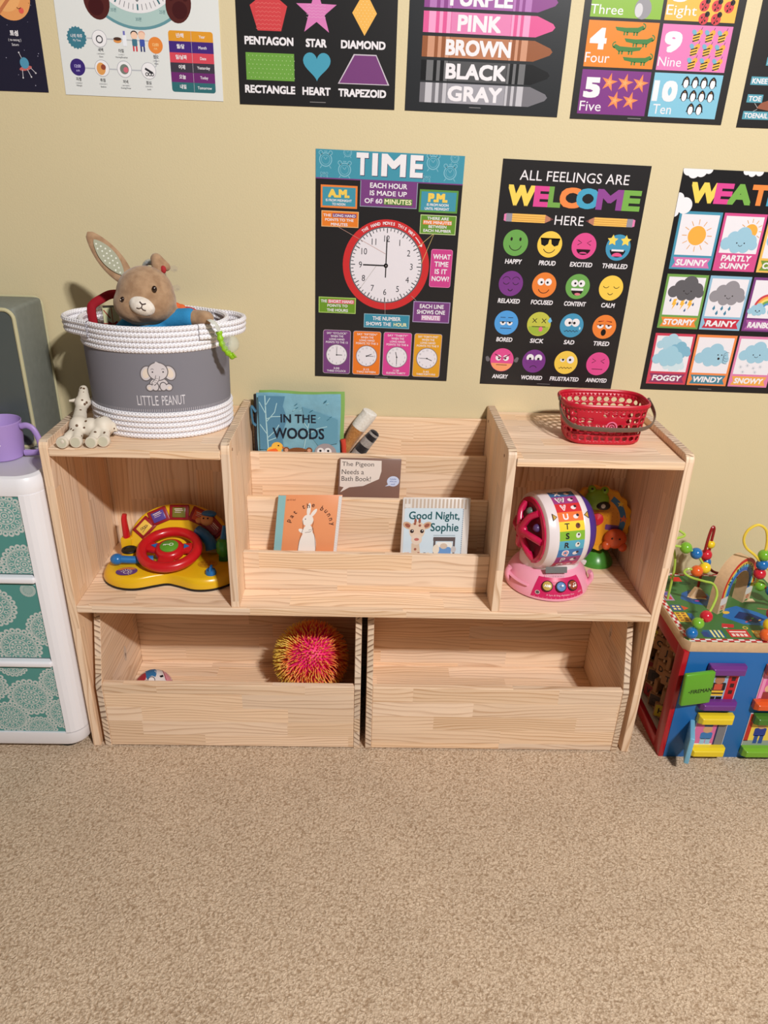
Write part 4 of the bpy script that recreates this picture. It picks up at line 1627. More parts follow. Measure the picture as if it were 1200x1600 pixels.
mb = MB().sphere((-0.42, -0.168, 1.139), (0.006, 0.005, 0.008), paint((170, 40, 44), 0.8), 10)
nest(mb.build('ear_tip', rab), ear)


def on_head(u, w, r=1.0):
    """direction on the head: u to the viewer's right, w upwards, in radians"""
    rt = fwd.cross(Vector((0, 0, 1))).normalized()
    up = rt.cross(fwd).normalized()
    rl = 0.32
    r2 = rt * cos(rl) + up * sin(rl)
    u2 = -rt * sin(rl) + up * cos(rl)
    d = (fwd + r2 * math.tan(u) + u2 * math.tan(w)).normalized()
    return d, r2, u2


c0 = H + Vector((0.005, -0.046, -0.014))
mb = MB()
d, r2, u2 = on_head(0, 0)
RM = Matrix((r2, -fwd, u2)).transposed().to_4x4()
mb.sphere((0, 0, 0), (0.0265, 0.022, 0.0195), plush_material((226, 214, 200), (240, 230, 218), 90), 14, Matrix.Translation(c0 + Vector((0.001, -0.002, -0.001))) @ RM)
muz = mb.build('muzzle', rab)
muz['label'] = 'white muzzle'
DKB = paint((58, 34, 26), 0.6)
mc = c0 + Vector((0.001, -0.002, -0.001))


def mz(u, w, e=0.0006):
    x, z = u, w
    k = max(0.0, 1 - (x / 0.0265) ** 2 - (z / 0.0195) ** 2)
    return mc + r2 * x + u2 * z + fwd * (0.022 * sqrt(k) + e)


mb = MB()
mb.tube([mz(-0.006, 0.0115), mz(0, 0.009), mz(0.006, 0.0115)], 0.0013, DKB, 6)
mb.tube([mz(0, 0.009), mz(0, 0.002)], 0.0009, DKB, 6)
mb.tube([mz(-0.009, -0.001), mz(-0.004, -0.0005), mz(0, 0.002), mz(0.004, -0.0005), mz(0.009, -0.001)], 0.0009, DKB, 6)
nest(mb.build('nose_stitching', rab), muz)
for sx, pos_ in ((1, Vector((-0.4225, -0.2375, 1.111))), (-1, Vector((-0.4872, -0.2392, 1.0885)))):
    mb = MB()
    nrm = (pos_ - H).normalized()
    mb.sphere(pos_, (0.005, 0.004, 0.0065), paint((40, 22, 14), 0.12, 0.6), 12)
    mb.sphere(pos_ + nrm * 0.0036 + Vector((-0.001, -0.0002, 0.001)), 0.0011, paint((240, 230, 220), 0.3), 6)
    mb.build('eye', rab)
JK = paint((52, 138, 190), 0.85, 0.15, bump=0.0006, scale=500, vary=0.08)
jac = blob('jacket', [('e', (-0.455, -0.168, 1.012), (0.064, 0.052, 0.04)), ('e', (-0.455, -0.155, 0.96), (0.075, 0.064, 0.07)), ('c', (-0.425, -0.183, 1.04), (-0.368, -0.199, 1.049), 0.023, 0.0205), ('c', (-0.5, -0.178, 1.02), (-0.524, -0.19, 1.0), 0.024, 0.022)], JK, rab, 0.004, 4)
mb = MB()
mb.tube([(-0.47, -0.226, 1.012), (-0.458, -0.232, 1.026), (-0.44, -0.236, 1.032), (-0.42, -0.236, 1.027), (-0.405, -0.228, 1.015)], (lambda t: (0.0045, 0.003)), paint((222, 222, 226), 0.8), 8)
nest(mb.build('collar', rab), jac)

# things around the rabbit
t = thing('fabric_toy', 'red fabric toy with a looped strap at the left rim of the rope basket', 'toy', (-0.57, -0.115, 0.93))
mb = MB()
RC = paint((158, 28, 40), 0.75, 0.2, bump=0.0005, scale=600)
pts = catmull([Vector(p) for p in ((-0.592, -0.125, 1.0), (-0.594, -0.125, 1.045), (-0.588, -0.122, 1.058), (-0.572, -0.118, 1.068), (-0.552, -0.112, 1.077), (-0.535, -0.1, 1.072), (-0.525, -0.095, 1.04))], 6, False)
mb.tube(pts, (lambda s: (0.0062, 0.0095)), RC, 10, spline=False)
mb.build('strap', t)
mb = MB().box(-0.596, -0.53, -0.135, -0.085, 0.93, 1.012, paint((120, 34, 40), 0.8), 0.012, 3)
mb.build('body', t)
t = thing('patterned_box', 'small pale green box with red ribbon print tucked beside the rabbit', 'box', (-0.545, -0.15, 0.99), 0.35)
mb = MB().box(-0.016, 0.016, -0.013, 0.013, 0, 0.068, paint((206, 204, 160), 0.7), 0.001, 1)
cart = mb.build('carton', t, True)
q = P2(plane_map((-0.016, -0.0132, 0.068), (1, 0, 0), (0, 0, -1)), rough=0.7)
q.line([(2, 4), (14, 22)], 2, (166, 54, 40), 1)
q.line([(0, 32), (32, 34)], 2.2, (166, 54, 40), 1)
q.line([(18, 0), (18, 68)], 1.8, (186, 110, 70), 1)
for s in (-1, 1):
    q.poly([(18, 33), (18 + s * 9, 27), (18 + s * 10, 38)], (156, 44, 36), 2)
nest(q.mb.build('print', t, True), cart)
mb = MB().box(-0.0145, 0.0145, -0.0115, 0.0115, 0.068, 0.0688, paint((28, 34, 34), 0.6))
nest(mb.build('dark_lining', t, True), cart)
t = thing('foil_toy', 'shiny silver crinkle toy showing between the rabbit ears', 'toy', (-0.45, -0.11, 1.08))
mb = MB().tube([(-0.478, -0.12, 1.10), (-0.468, -0.125, 1.142), (-0.452, -0.125, 1.147), (-0.438, -0.12, 1.14), (-0.432, -0.115, 1.10)], (lambda s: (0.012, 0.006)), paint((196, 202, 204), 0.25, 0.6, 0.6, bump=0.003, scale=120), 10)
tag(mb.build('crinkle_sheet', t), None)
t = thing('orange_toy', 'small orange plush knot behind the rabbit arm with black stick', 'soft toy', (-0.412, -0.125, 1.03))
blob('body', [('e', (-0.413, -0.125, 1.056), (0.012, 0.01, 0.011)), ('e', (-0.401, -0.124, 1.053), (0.011, 0.01, 0.01)), ('e', (-0.41, -0.125, 1.042), (0.014, 0.011, 0.012))], paint((222, 104, 54), 0.85, bump=0.001, scale=300), t, 0.002, 3)
mb = MB().tube([(-0.4205, -0.125, 1.079), (-0.418, -0.123, 1.05)], 0.0014, paint((24, 24, 26), 0.5), 8, spline=False)
mb.build('stick', t)
mb = MB().lathe([(0.0, -0.004), (0.021, -0.003), (0.024, 0.0), (0.021, 0.004), (0.0, 0.005)], paint((196, 34, 34), 0.4), 32, Matrix.Translation((-0.388, -0.108, 1.040)) @ Matrix.Rotation(0.35, 4, 'Y') @ Matrix.Rotation(0.3, 4, 'X'))
o = mb.build('toy_disc')
tag(o, 'red flat toy lying behind the rabbit arm in the rope basket', 'toy')

# green teether hanging on a clip
t = thing('teether', 'lime green teether with clear ball clipped over the right rim of the rope basket', 'teether', (-0.29, -0.232, 0.972))
LG = paint((150, 200, 36), 0.4, 0.4)
pts = catmull([Vector(p) for p in ((-0.302, -0.232, 1.03), (-0.3, -0.234, 1.018), (-0.297, -0.235, 1.006), (-0.292, -0.236, 0.996), (-0.285, -0.236, 0.987), (-0.277, -0.235, 0.98), (-0.272, -0.234, 0.983))], 5, False)
mb = MB().tube(pts, lambda s: 0.0062 + 0.0012 * sin(s * 40), LG, 12, spline=False)
mb.build('teething_bar', t)
mb = MB().sphere((-0.281, -0.228, 1.004), 0.0185, paint((226, 232, 222), 0.05, 0.6, alpha=0.28), 16)
mb.build('clear_ball', t)['label'] = 'clear ball'
mb = MB().tube([(-0.322, -0.222, 1.05), (-0.316, -0.236, 1.052), (-0.306, -0.24, 1.045), (-0.300, -0.238, 1.033)], (lambda s: (0.006, 0.0022)), paint((206, 206, 196), 0.2, 0.5), 8)
mb.build('clip', t)
# ------------------------------------------------------------------ giraffe teether on the left cubby
t = thing('toy_giraffe', 'pale spotted rubber giraffe lying with its soles forward by the rope basket', 'toy', (-0.58, -0.27, ZS))
GF = spotted_material((226, 214, 196), (104, 76, 54), 80, 0.235, 0.55)
GP = paint((226, 214, 196), 0.55, 0.4)
blob('body', [('e', (-0.601, -0.268, 0.831), (0.021, 0.022, 0.023)), ('e', (-0.577, -0.268, 0.829), (0.022, 0.02, 0.021)), ('e', (-0.551, -0.266, 0.831), (0.021, 0.022, 0.023)),
              ('c', (-0.602, -0.262, 0.838), (-0.613, -0.215, 0.852), 0.016, 0.0125), ('e', (-0.613, -0.2, 0.862), (0.017, 0.02, 0.016)), ('c', (-0.612, -0.196, 0.868), (-0.6165, -0.176, 0.884), 0.0135, 0.0095),
              ('c', (-0.605, -0.278, 0.824), (-0.617, -0.318, 0.8165), 0.0115, 0.0095), ('c', (-0.597, -0.28, 0.829), (-0.593, -0.308, 0.8175), 0.0105, 0.0105),
              ('c', (-0.56, -0.275, 0.826), (-0.561, -0.31, 0.8165), 0.0115, 0.0105), ('c', (-0.546, -0.272, 0.826), (-0.540, -0.30, 0.8165), 0.0115, 0.0105),
              ('c', (-0.532, -0.262, 0.835), (-0.526, -0.265, 0.822), 0.006, 0.004)], GF, t, 0.0028, 4)
for x, y in ((-0.6185, -0.3215), (-0.5928, -0.316), (-0.5615, -0.3165), (-0.5395, -0.308)):
    mb = MB().lathe([(0.0112, 0.0), (0.0124, 0.002), (0.0124, 0.011), (0.0095, 0.015)], GP, 24, Matrix.Translation((x, y - 0.004, ZS + 0.0132)) @ Matrix.Rotation(-pi / 2 - 0.12, 4, 'X'))
    mb.lathe([(0.0095, -0.0006), (0.0095, 0.0)], paint((206, 200, 176), 0.6), 20, Matrix.Translation((x, y - 0.004, ZS + 0.0132)) @ Matrix.Rotation(-pi / 2 - 0.12, 4, 'X'))
    mb.build('hoof', t)
for s in (-1, 1):
    mb = MB().tube([(-0.616 + s * 0.012, -0.2, 0.866), (-0.618 + s * 0.022, -0.205, 0.866)], lambda q: 0.0045 * (1 - 0.5 * q), GP, 8, spline=False)
    mb.build('ear', t)

# ------------------------------------------------------------------ red shopping basket
RB = paint((196, 26, 48), 0.35, 0.5)
rb = thing('toy_shopping_basket', 'small red plastic basket with round holes and a brown-grey swing handle', 'basket', (0.531, -0.172, ZS), 0.0)


def sup(t, a, b, e=0.55):
    c, s = cos(t), sin(t)
    return (math.copysign(abs(c) ** e, c) * a, math.copysign(abs(s) ** e, s) * b)


_tab = []
_acc = 0.0
_pv = None
for _k in range(721):
    _c = sup(2 * pi * _k / 720 - pi / 2, 0.0885, 0.056)
    if _pv:
        _acc += hypot(_c[0] - _pv[0], _c[1] - _pv[1])
    _pv = _c
    _tab.append(_acc)


def arclen(s):
    s = s % 1.0
    tgt = s * _tab[-1]
    lo, hi = 0, 720
    while hi - lo > 1:
        m_ = (lo + hi) // 2
        if _tab[m_] <= tgt:
            lo = m_
        else:
            hi = m_
    f_ = (tgt - _tab[lo]) / max(1e-9, _tab[hi] - _tab[lo])
    return (lo + f_) / 720


def basket_pt(s, h):
    """s in 0..1 round the wall, h in 0..1 upwards"""
    a = 0.0815 + (0.0955 - 0.0815) * h ** 1.1
    b = 0.055 + (0.0635 - 0.055) * h ** 1.1
    if h < 0.1:
        k = sqrt(max(0, 1 - ((0.1 - h) / 0.1) ** 2))
        a -= 0.007 * (1 - k)
        b -= 0.007 * (1 - k)
    x, y = sup(2 * pi * arclen(s) - pi / 2, a, b)
    y += -0.007 + 0.013 * h
    if y < 0:
        y += 0.004 * (1 - (x / 0.09) ** 2) * (1 - h)
    return Vector((0.531 + x, -0.176 + y, ZS + 0.0015 + 0.0885 * h))


mb = MB()
NC, NR = 30, 5
h0, h1 = 0.1, 0.86
for i in range(NC):
    for j in range(NR):
        s0, s1 = i / NC, (i + 1) / NC
        a0, a1 = h0 + (h1 - h0) * j / NR, h0 + (h1 - h0) * (j + 1) / NR
        cs, ch = (s0 + s1) / 2, (a0 + a1) / 2
        N = 16
        out, inn = [], []
        solid = (j in (2, 3) and (i in (NC - 1, 0, 1, NC - 2) and j == 3)) or (i in (7, 8, 22, 23) and j in (0, 2, 3)) or (i in (26, 27, 28) and j == 4)
        for k in range(N):
            t_ = 2 * pi * k / N
            c_, s_ = cos(t_), sin(t_)
            m_ = max(abs(c_), abs(s_))
            out.append(basket_pt(cs + (s1 - s0) / 2 * c_ / m_, ch + (a1 - a0) / 2 * s_ / m_))
            inn.append(basket_pt(cs + (s1 - s0) / 2 * 0.76 * c_, ch + (a1 - a0) / 2 * 0.76 * s_))
        vs = out + inn
        fs = [[k, (k + 1) % N, N + (k + 1) % N, N + k] for k in range(N)]
        if solid:
            fs.append([N + k for k in range(N)])
        mb.add(vs, fs, RB, True)
n = NC * 4
for ha, hb in ((0.0, 0.05), (0.05, 0.1), (0.86, 1.0)):
    vs = [basket_pt(k / n, ha) for k in range(n)] + [basket_pt(k / n, hb) for k in range(n)]
    mb.add(vs, [[k, (k + 1) % n, n + (k + 1) % n, n + k] for k in range(n)], RB, True)
mb.add([basket_pt(k / n, 0.0) for k in range(n)], [list(range(n))], RB)
o = mb.build('tub', rb)
o.modifiers.clear()
md = o.modifiers.new('weld', 'WELD')
md.merge_threshold = 0.0002
md = o.modifiers.new('wall', 'SOLIDIFY')
md.thickness = 0.0022
mb = MB()
pts = [basket_pt(k / 64, 0.97) for k in range(64)]
mb.tube(pts, (lambda s: (0.0035, 0.0055)), RB, 10, True, spline=False)
nest(mb.build('rim', rb), o)
q = P2(plane_map((0.536, -0.2385, ZS + 0.045), (1, 0.0, 0), (0, -0.08, -1)), rough=0.4)
for r0, r1 in ((9.5, 12.5), (4.5, 6.5)):
    q.ring(0, 0, r0, r1, (232, 120, 150), 1, 28)
q.disc(0, 0, 2, (232, 120, 150), 1, n=12)
nest(q.mb.build('emblem', rb), o)
HB = paint((112, 94, 82), 0.35, 0.45)
mb = MB()
pts = catmull([Vector(p) for p in ((0.4335, -0.172, 0.889), (0.4325, -0.182, 0.876), (0.4345, -0.203, 0.862), (0.444, -0.229, 0.851), (0.463, -0.244, 0.8465), (0.5, -0.2515, 0.846), (0.55, -0.253, 0.8455), (0.595, -0.249, 0.847), (0.622, -0.236, 0.8525), (0.637, -0.212, 0.864), (0.6385, -0.187, 0.877), (0.633, -0.168, 0.889))], 7, False)
mb.tube(pts, (lambda s: (0.002, 0.0066)), HB, 10, spline=False)
mb.build('handle', rb)['label'] = 'brown-grey handle'
for x in (0.4335, 0.633):
    MB().sphere((x, -0.17, 0.889), (0.004, 0.006, 0.006), HB, 10).build('pivot', rb)

# ------------------------------------------------------------------ books in the rack
t = thing('cloth_book', 'blue padded cloth book titled IN THE WOODS with two plush tails', 'book', (-0.16, -0.035, 0.612))
tl = Matrix.Translation((0, 0, 0))
x0, x1, zb, zt = -0.262, -0.060, 0.614, 0.8465
yf, lean = -0.052, 0.02
up = Vector((0, lean, 1)).normalized()


def cush(mb, x0, x1, z0, z1, yc, th, mat, n=14):
    """soft padded page"""
    vs, fs = [], []
    for s in (-1, 1):
        for i in range(n + 1):
            for j in range(n + 1):
                u, v = i / n, j / n
                e = (1 - abs(2 * u - 1) ** 5) * (1 - abs(2 * v - 1) ** 5)
                e = e ** 0.5
                z = z0 + (z1 - z0) * v
                x = x0 + (x1 - x0) * u
                w_ = 0.0008 * sin(30 * u + 9 * v) + 0.0006 * sin(17 * v * 2 - 8 * u)
                vs.append((x + 0.001 * sin(9 * v), yc + lean * (z - z0) + s * (th * e) + w_, z + 0.0012 * sin(8 * u)))
        o = 0 if s < 0 else (n + 1) ** 2
        for i in range(n):
            for j in range(n):
                a, b, c, d = o + i * (n + 1) + j, o + (i + 1) * (n + 1) + j, o + (i + 1) * (n + 1) + j + 1, o + i * (n + 1) + j + 1
                fs.append([a, b, c, d] if s < 0 else [d, c, b, a])
    mb.add(vs, fs, mat, True)


mb = MB()
cush(mb, x0, x1, zb, zt, yf + 0.004, 0.006, paint((124, 172, 190), 0.8, 0.2, bump=0.002, scale=40, vary=0.08))
cov = mb.build('cover', t)
mb = MB()
cush(mb, x0 + 0.006, x1 + 0.009, zb, zt + 0.003, yf + 0.0155, 0.0045, paint((136, 176, 96), 0.8, 0.2))
mb.build('page', t)['label'] = 'green page edge'
mb = MB()
cush(mb, x0 + 0.004, x1 + 0.006, zb, zt - 0.001, yf + 0.025, 0.0045, paint((70, 120, 146), 0.8, 0.2))
mb.build('back_cover', t)
q = P2(lambda u, v, h: Vector((x0 + u / 1000, yf - 0.0034 - h + lean * (0.2325 - v / 1000), zt - v / 1000)), rough=0.8, spec=0.15)
LB, MBL, DB = (122, 172, 188), (104, 156, 174), (66, 112, 138)
q.poly([(6, 5), (70, 5), (64, 30), (74, 60), (60, 100), (64, 140), (6, 140)], (88, 136, 164), 1)
q.poly([(110, 30), (196, 60), (196, 120), (150, 130), (120, 90)], (104, 156, 178), 1)
for a in ([(22, 4), (23, 60), (26, 140)], [(23, 50), (8, 20)], [(23, 70), (44, 45), (50, 22)], [(24, 62), (38, 56), (58, 55)], [(24, 100), (8, 76)], [(25, 110), (44, 92), (54, 76)], [(25, 118), (50, 108)], [(22, 30), (34, 10)], [(110, 150), (120, 100), (128, 60)], [(120, 100), (146, 84), (170, 78)], [(124, 84), (112, 66)]):
    q.line(a, 2.6 if len(a) > 2 and a[0][1] < 10 else 1.8, (176, 214, 220), 2)
for k in range(14):
    u, v = random.uniform(60, 192), random.uniform(10, 70)
    q.line([(u, v), (u + 6, v - 4)], 2, random.choice([(66, 120, 140), (150, 196, 206)]), 2)
q.text('IN THE', 58, 49, 143, 70, (34, 38, 50), 4, 0.012)
q.text('WOODS', 38, 83, 163, 111, (34, 38, 50), 4, 0.014)
nest(q.mb.build('cover_print', t), cov)
q = P2(lambda u, v, h: Vector((x0 + u / 1000, yf - 0.0042 - h + lean * (0.2325 - v / 1000), zt - v / 1000)), rough=0.8, spec=0.15)
q.disc(48, 132, 14, (240, 186, 76), 1, 12, 24)
q.disc(40, 144, 18, (240, 186, 76), 1.4, 13, 24)
q.poly([(12, 150), (28, 140), (44, 136), (50, 142), (40, 152), (24, 154)], (232, 110, 50), 2)
q.disc(51, 129, 2, (30, 26, 26), 2, n=10)
q.poly([(60, 130), (67, 134), (60, 137)], (200, 110, 60), 2)
q.disc(98, 152, 32, (128, 80, 48), 1, 19, 30)
for s in (-1, 1):
    q.disc(98 + s * 28, 140, 8, (128, 80, 48), 1.5, n=16)
    q.disc(98 + s * 28, 140, 4.5, (206, 150, 120), 2, n=14)
q.disc(98, 154, 15, (214, 186, 160), 2, 10, 22)
q.disc(98, 148, 5.5, (40, 30, 30), 3, 4, 14)
q.disc(116, 144, 2, (40, 30, 30), 3, n=10)
q.disc(166, 146, 27, (160, 150, 152), 1, 25, 30)
for s in (-1, 1):
    q.disc(163 + s * 9, 142, 9, (226, 222, 222), 2 if s > 0 else 2.4, 10, 18)
    q.disc(163 + s * 9.5, 140, 3, (34, 30, 32), 3, n=10)
q.poly([(160, 146), (168, 146), (163, 156)], (206, 120, 90), 3.4)
q.poly([(168, 160), (176, 148), (184, 160)], (40, 40, 46), 3)
nest(q.mb.build('animal_applique', t), cov)
mb = MB()
mb.tube([(x0 - 0.002, yf + 0.006, 0.80), (x0 - 0.012, yf + 0.006, 0.812), (x0 - 0.01, yf + 0.004, 0.776), (x0 - 0.004, yf + 0.006, 0.766)], (lambda s: (0.0075, 0.003)), paint((74, 122, 150), 0.8), 10)
mb.build('strap', t)
mb = MB()
mb.tube([(x0 + 0.0015, yf + 0.016, 0.62), (x0 - 0.003, yf + 0.016, 0.7), (x0 + 0.0, yf + 0.016, 0.84)], 0.007, paint((40, 36, 40), 0.8), 10)
mb.build('spine', t)
mb = MB().tube([(-0.054, -0.046, 0.735), (-0.051, -0.048, 0.72), (-0.05, -0.046, 0.69)], 0.007, paint((200, 66, 46), 0.85), 10)
mb.build('tab', t)['label'] = 'red tab'
FXO = plush_material((168, 112, 56), (190, 134, 76), 200)
FXW = plush_material((226, 220, 208), (240, 236, 228), 200)


def tail(pts, rr, bands, name):
    P = catmull([Vector(p) for p in pts], 10, False)
    mb = MB()
    n = len(P)
    cuts = [0] + [int(b * (n - 1)) for b, _ in bands]
    for k, (b, m) in enumerate(bands):
        seg = P[cuts[k]:cuts[k + 1] + 1]
        f0, f1 = cuts[k] / (n - 1), cuts[k + 1] / (n - 1)
        mb.tube(seg, (lambda s: rr(f0 + (f1 - f0) * s)), m, 14, spline=False, caps=True)
    o = mb.build(name, t)
    return o


tail(((-0.055, -0.04, 0.685), (-0.038, -0.04, 0.725), (-0.016, -0.042, 0.765), (0.006, -0.043, 0.795), (0.013, -0.043, 0.808)), lambda s: 0.0145 * (0.55 + 0.75 * sin(min(1, s * 1.6) * pi / 2)) * (1 if s < 0.93 else max(0.25, sqrt(max(0, 1 - ((s - 0.93) / 0.075) ** 2)))), ((0.5, FXO), (1.0, FXW)), 'tail')['label'] = 'orange fox tail with white tip'
GT, BT = plush_material((150, 142, 138), (168, 160, 154), 200), plush_material((30, 26, 28), (44, 38, 40), 200)
tail(((-0.03, -0.043, 0.672), (-0.014, -0.044, 0.70), (0.004, -0.046, 0.727), (0.018, -0.046, 0.745), (0.027, -0.046, 0.757)), lambda s: (0.0175 - 0.005 * s) * (1 if s < 0.9 else max(0.3, sqrt(max(0, 1 - ((s - 0.9) / 0.11) ** 2)))), ((0.3, GT), (0.47, BT), (0.63, GT), (0.8, BT), (0.9, GT), (1.0, BT)), 'tail')['label'] = 'striped raccoon tail'


def board_book(label, bl, br, tl_, th, cover, edge, spine):
    """hard board book standing in a pocket: bottom left, bottom right and top left corners of the front cover"""
    bl, br, tl_ = Vector(bl), Vector(br), Vector(tl_)
    r, u = (br - bl), (tl_ - bl)
    W, Hh = r.length, u.length
    r.normalize()
    u.normalize()
    n = u.cross(r).normalized()  # into the rack
    t = thing('board_book', label, 'book', tuple((bl + br) / 2 + n * th / 2))
    M = Matrix((r, n, u)).transposed().to_4x4()
    M.translation = bl
    mb = MB().box(0.001, W - 0.0015, 0.001, th - 0.001, 0.0015, Hh - 0.0015, edge, 0.0008, 1, M)
    mb.build('pages', t)
    mb = MB()
    mb.box(0, W, 0, 0.0016, 0, Hh, cover, 0.0007, 2, M)
    mb.box(0, W, th - 0.0016, th, 0, Hh, cover, 0.0007, 2, M)
    mb.box(-0.0012, 0.0012, 0, th, 0, Hh, spine, 0.0007, 2, M)
    cv_ = mb.build('cover', t)
    q = P2(plane_map(tl_ - n * 0.0002, r, -u), rough=0.3, spec=0.4)
    q.cover = cv_
    return t, q, W * 1000, Hh * 1000


# the brown bath book
BR = paint((132, 100, 88), 0.3, 0.4)
t, q, W, Hh = board_book('brown bath book with a pale speech bubble reading The Pigeon Needs a Bath Book', (-0.064, -0.104, 0.559), (0.0865, -0.104, 0.5595), (-0.0595, -0.078, 0.697), 0.009, BR, paint((120, 90, 80), 0.5), BR)
q.poly([(2, 2), (102, 4), (103, 30), (98, 50), (60, 68), (26, 72), (4, 85), (12, 72), (2, 70)], (232, 218, 208), 1)
q.text('The Pigeon', 6, 8, 84, 22, (70, 60, 58), 2, 0.0)
q.text('Needs a', 6, 27, 60, 39, (70, 60, 58), 2, 0.0)
q.text('Bath Book!', 6, 44, 78, 56, (70, 60, 58), 2, 0.0)
q.disc(133, 55, 15, (206, 214, 238), 1, 13, 24)
q.poly([(122, 62), (114, 68), (126, 66)], (206, 214, 238), 1.4)
for k, s in enumerate(('Includes', 'what you', 'need!')):
    q.tc(s, 133, 49 + 6.5 * k, 4, (60, 84, 160), 2, 0.0)
nest(q.mb.build('cover_print', t), q.cover)

# pat the bunny
t, q, W, Hh = board_book('orange board book titled pat the bunny with a teal spine strip', (-0.2135, -0.209, 0.4835), (-0.0635, -0.209, 0.4865), (-0.2, -0.165, 0.634), 0.011, paint((232, 152, 104), 0.35, 0.4), paint((226, 220, 212), 0.6), paint((138, 186, 190), 0.4))
q.rect(0, 0, 17, Hh, (138, 186, 190), 1)
q.rect(W - 8, 1, W - 0.3, Hh - 1, (230, 224, 220), 1)
for k in range(26):
    for j in range(3):
        q.disc(W - 6.5 + 2.4 * j, 3 + k * Hh / 27 + j, 0.6, (196, 186, 180), 2, n=6)
for i, ch in enumerate('pat the bunny'):
    if ch == ' ':
        continue
    a = radians(-74 + 156 * i / 12)
    q.tc(ch, 80 + 51 * sin(a), 76 - 52 * cos(a), 12, (84, 52, 44), 5, 0.006, 0.95, rot=a)
q.text('pat & feel', 20, 8, 40, 14, (150, 96, 70), 2, 0.0)
WB = (240, 232, 224)
q.disc(78, 128, 21, WB, 2, 44, 30)
q.disc(76, 90, 12, WB, 2.3, 20, 24)
q.disc(74, 60, 13, WB, 2.6, 14, 24)
q.disc(74, 34, 4.5, WB, 2.9, 16, 18, rot=0.05)
q.disc(86, 42, 4.2, WB, 2.9, 12, 18, rot=0.6)
q.disc(62, 86, 9, WB, 2.9, 4.5, 16, rot=0.5)
q.disc(68, 57, 1.4, (60, 40, 40), 4, n=8)
for pts in ([(62, 60), (64, 74), (64, 82), (58, 110), (56, 140), (60, Hh)], [(88, 62), (86, 76), (94, 100), (99, 130), (97, Hh)], [(78, 84), (90, 80), (82, 88), (70, 90)]):
    q.line(pts, 1.0, (110, 76, 64), 4)
nest(q.mb.build('cover_print', t), q.cover)

# good night book
t, q, W, Hh = board_book('pale blue board book titled Good Night, Sophie with a giraffe face', (0.0915, -0.209, 0.484), (0.2515, -0.209, 0.4865), (0.0955, -0.165, 0.634), 0.012, paint((224, 216, 210), 0.3, 0.4), paint((230, 226, 222), 0.6), paint((214, 206, 200), 0.4))
for k in range(17):
    q.rect(3 + 9 * k, 2, 7.5 + 9 * k, 26, (198, 180, 164), 1)
q.rect(4, 24, 144, Hh - 1, (206, 220, 230), 2, 3)
for k in range(24):
    q.rect(143, 26 + 5 * k, 145, 29 + 5 * k, (120, 140, 160), 3)
q.rect(4, 14, 18, 23, (226, 220, 214), 2)
q.text('Good Night,', 15, 32, 136, 57, (28, 86, 92), 4, 0.012)
q.text('Sophie', 68, 60, 135, 86, (28, 86, 92), 4, 0.012)
q.line([(76, 90), (128, 90)], 1.2, (120, 140, 150), 4)
GB_, GPK = (206, 168, 138), (156, 92, 74)
q.poly([(24, 110), (42, 106), (50, Hh - 1), (26, Hh - 1)], (216, 190, 166), 3)
q.disc(36, 78, 19, (222, 198, 176), 4, 22, 28)
q.disc(36, 100, 13, (226, 204, 186), 4.4, 13, 24)
for s in (-1, 1):
    q.disc(36 + s * 23, 66, 12, GB_, 3.4, 8, 20, rot=s * -0.5)
    q.disc(36 + s * 23, 66, 7, GPK, 4, 4.5, 16, rot=s * -0.5)
    q.disc(36 + s * 5, 55, 3, GPK, 4.8, 6, 14)
    q.disc(36 + s * 12, 80, 4.6, (50, 34, 34), 5, n=14)
    q.disc(36 + s * 12 + 1, 78.5, 1.3, (240, 236, 232), 6, n=8)
q.disc(36, 100, 6, (190, 110, 100), 5, 3.5, 14)
for u, v in ((30, 62), (42, 66), (34, 124), (42, 134), (30, 138)):
    q.disc(u, v, 3.2, GPK, 5.4, n=12)
q.rect(76, 94, 128, 104, (96, 84, 84), 3, 2)
for u in (77, 124):
    q.rect(u, 94, u + 5, 134, (96, 84, 84), 3.3)
q.rect(84, 106, 122, 122, (236, 232, 226), 4, 6)
q.rect(88, 118, 120, 138, (110, 152, 204), 4.6, 6)
q.disc(102, 116, 9, (214, 190, 170), 5, 7, 18)
q.disc(84, 124, 8, (232, 218, 200), 4.8, 12, 18)
q.disc(126, 124, 6, (200, 190, 186), 4.8, 8, 18)
for u, c in ((8, (226, 170, 80)), (14, (200, 110, 90)), (34, (216, 190, 160)), (54, (90, 80, 80)), (62, (220, 200, 180))):
    q.rect(u, 132, u + 6, Hh - 2, c, 5.8, 1)
nest(q.mb.build('cover_print', t), q.cover)
# ------------------------------------------------------------------ steering wheel toy in the left cubby
t = thing('driving_toy', 'yellow toy dashboard with a red steering wheel and coloured buttons', 'toy', (-0.466, -0.165, ZM))
YL = paint((232, 184, 24), 0.28, 0.5, coat=0.2)
RD = paint((200, 26, 34), 0.28, 0.5, coat=0.2)
BLK_ = paint((26, 22, 22), 0.5)
BLU = paint((34, 110, 176), 0.28, 0.5, coat=0.2)


def base_outline(k, dx=0.0):
    P = [(0.0, -0.064), (0.026, -0.072), (0.07, -0.0895), (0.112, -0.085), (0.148, -0.06), (0.162, -0.025), (0.158, 0.015), (0.14, 0.05), (0.1, 0.09), (0.0, 0.1)]
    full = P + [(-x, y) for x, y in P[-2:0:-1]]
    return catmull([Vector((x * k, y * k, 0)) for x, y in full], 5, True)


def ring_at(k, z):
    return [(-0.466 + v.x, -0.165 + v.y, ZM + z) for v in base_outline(k)]


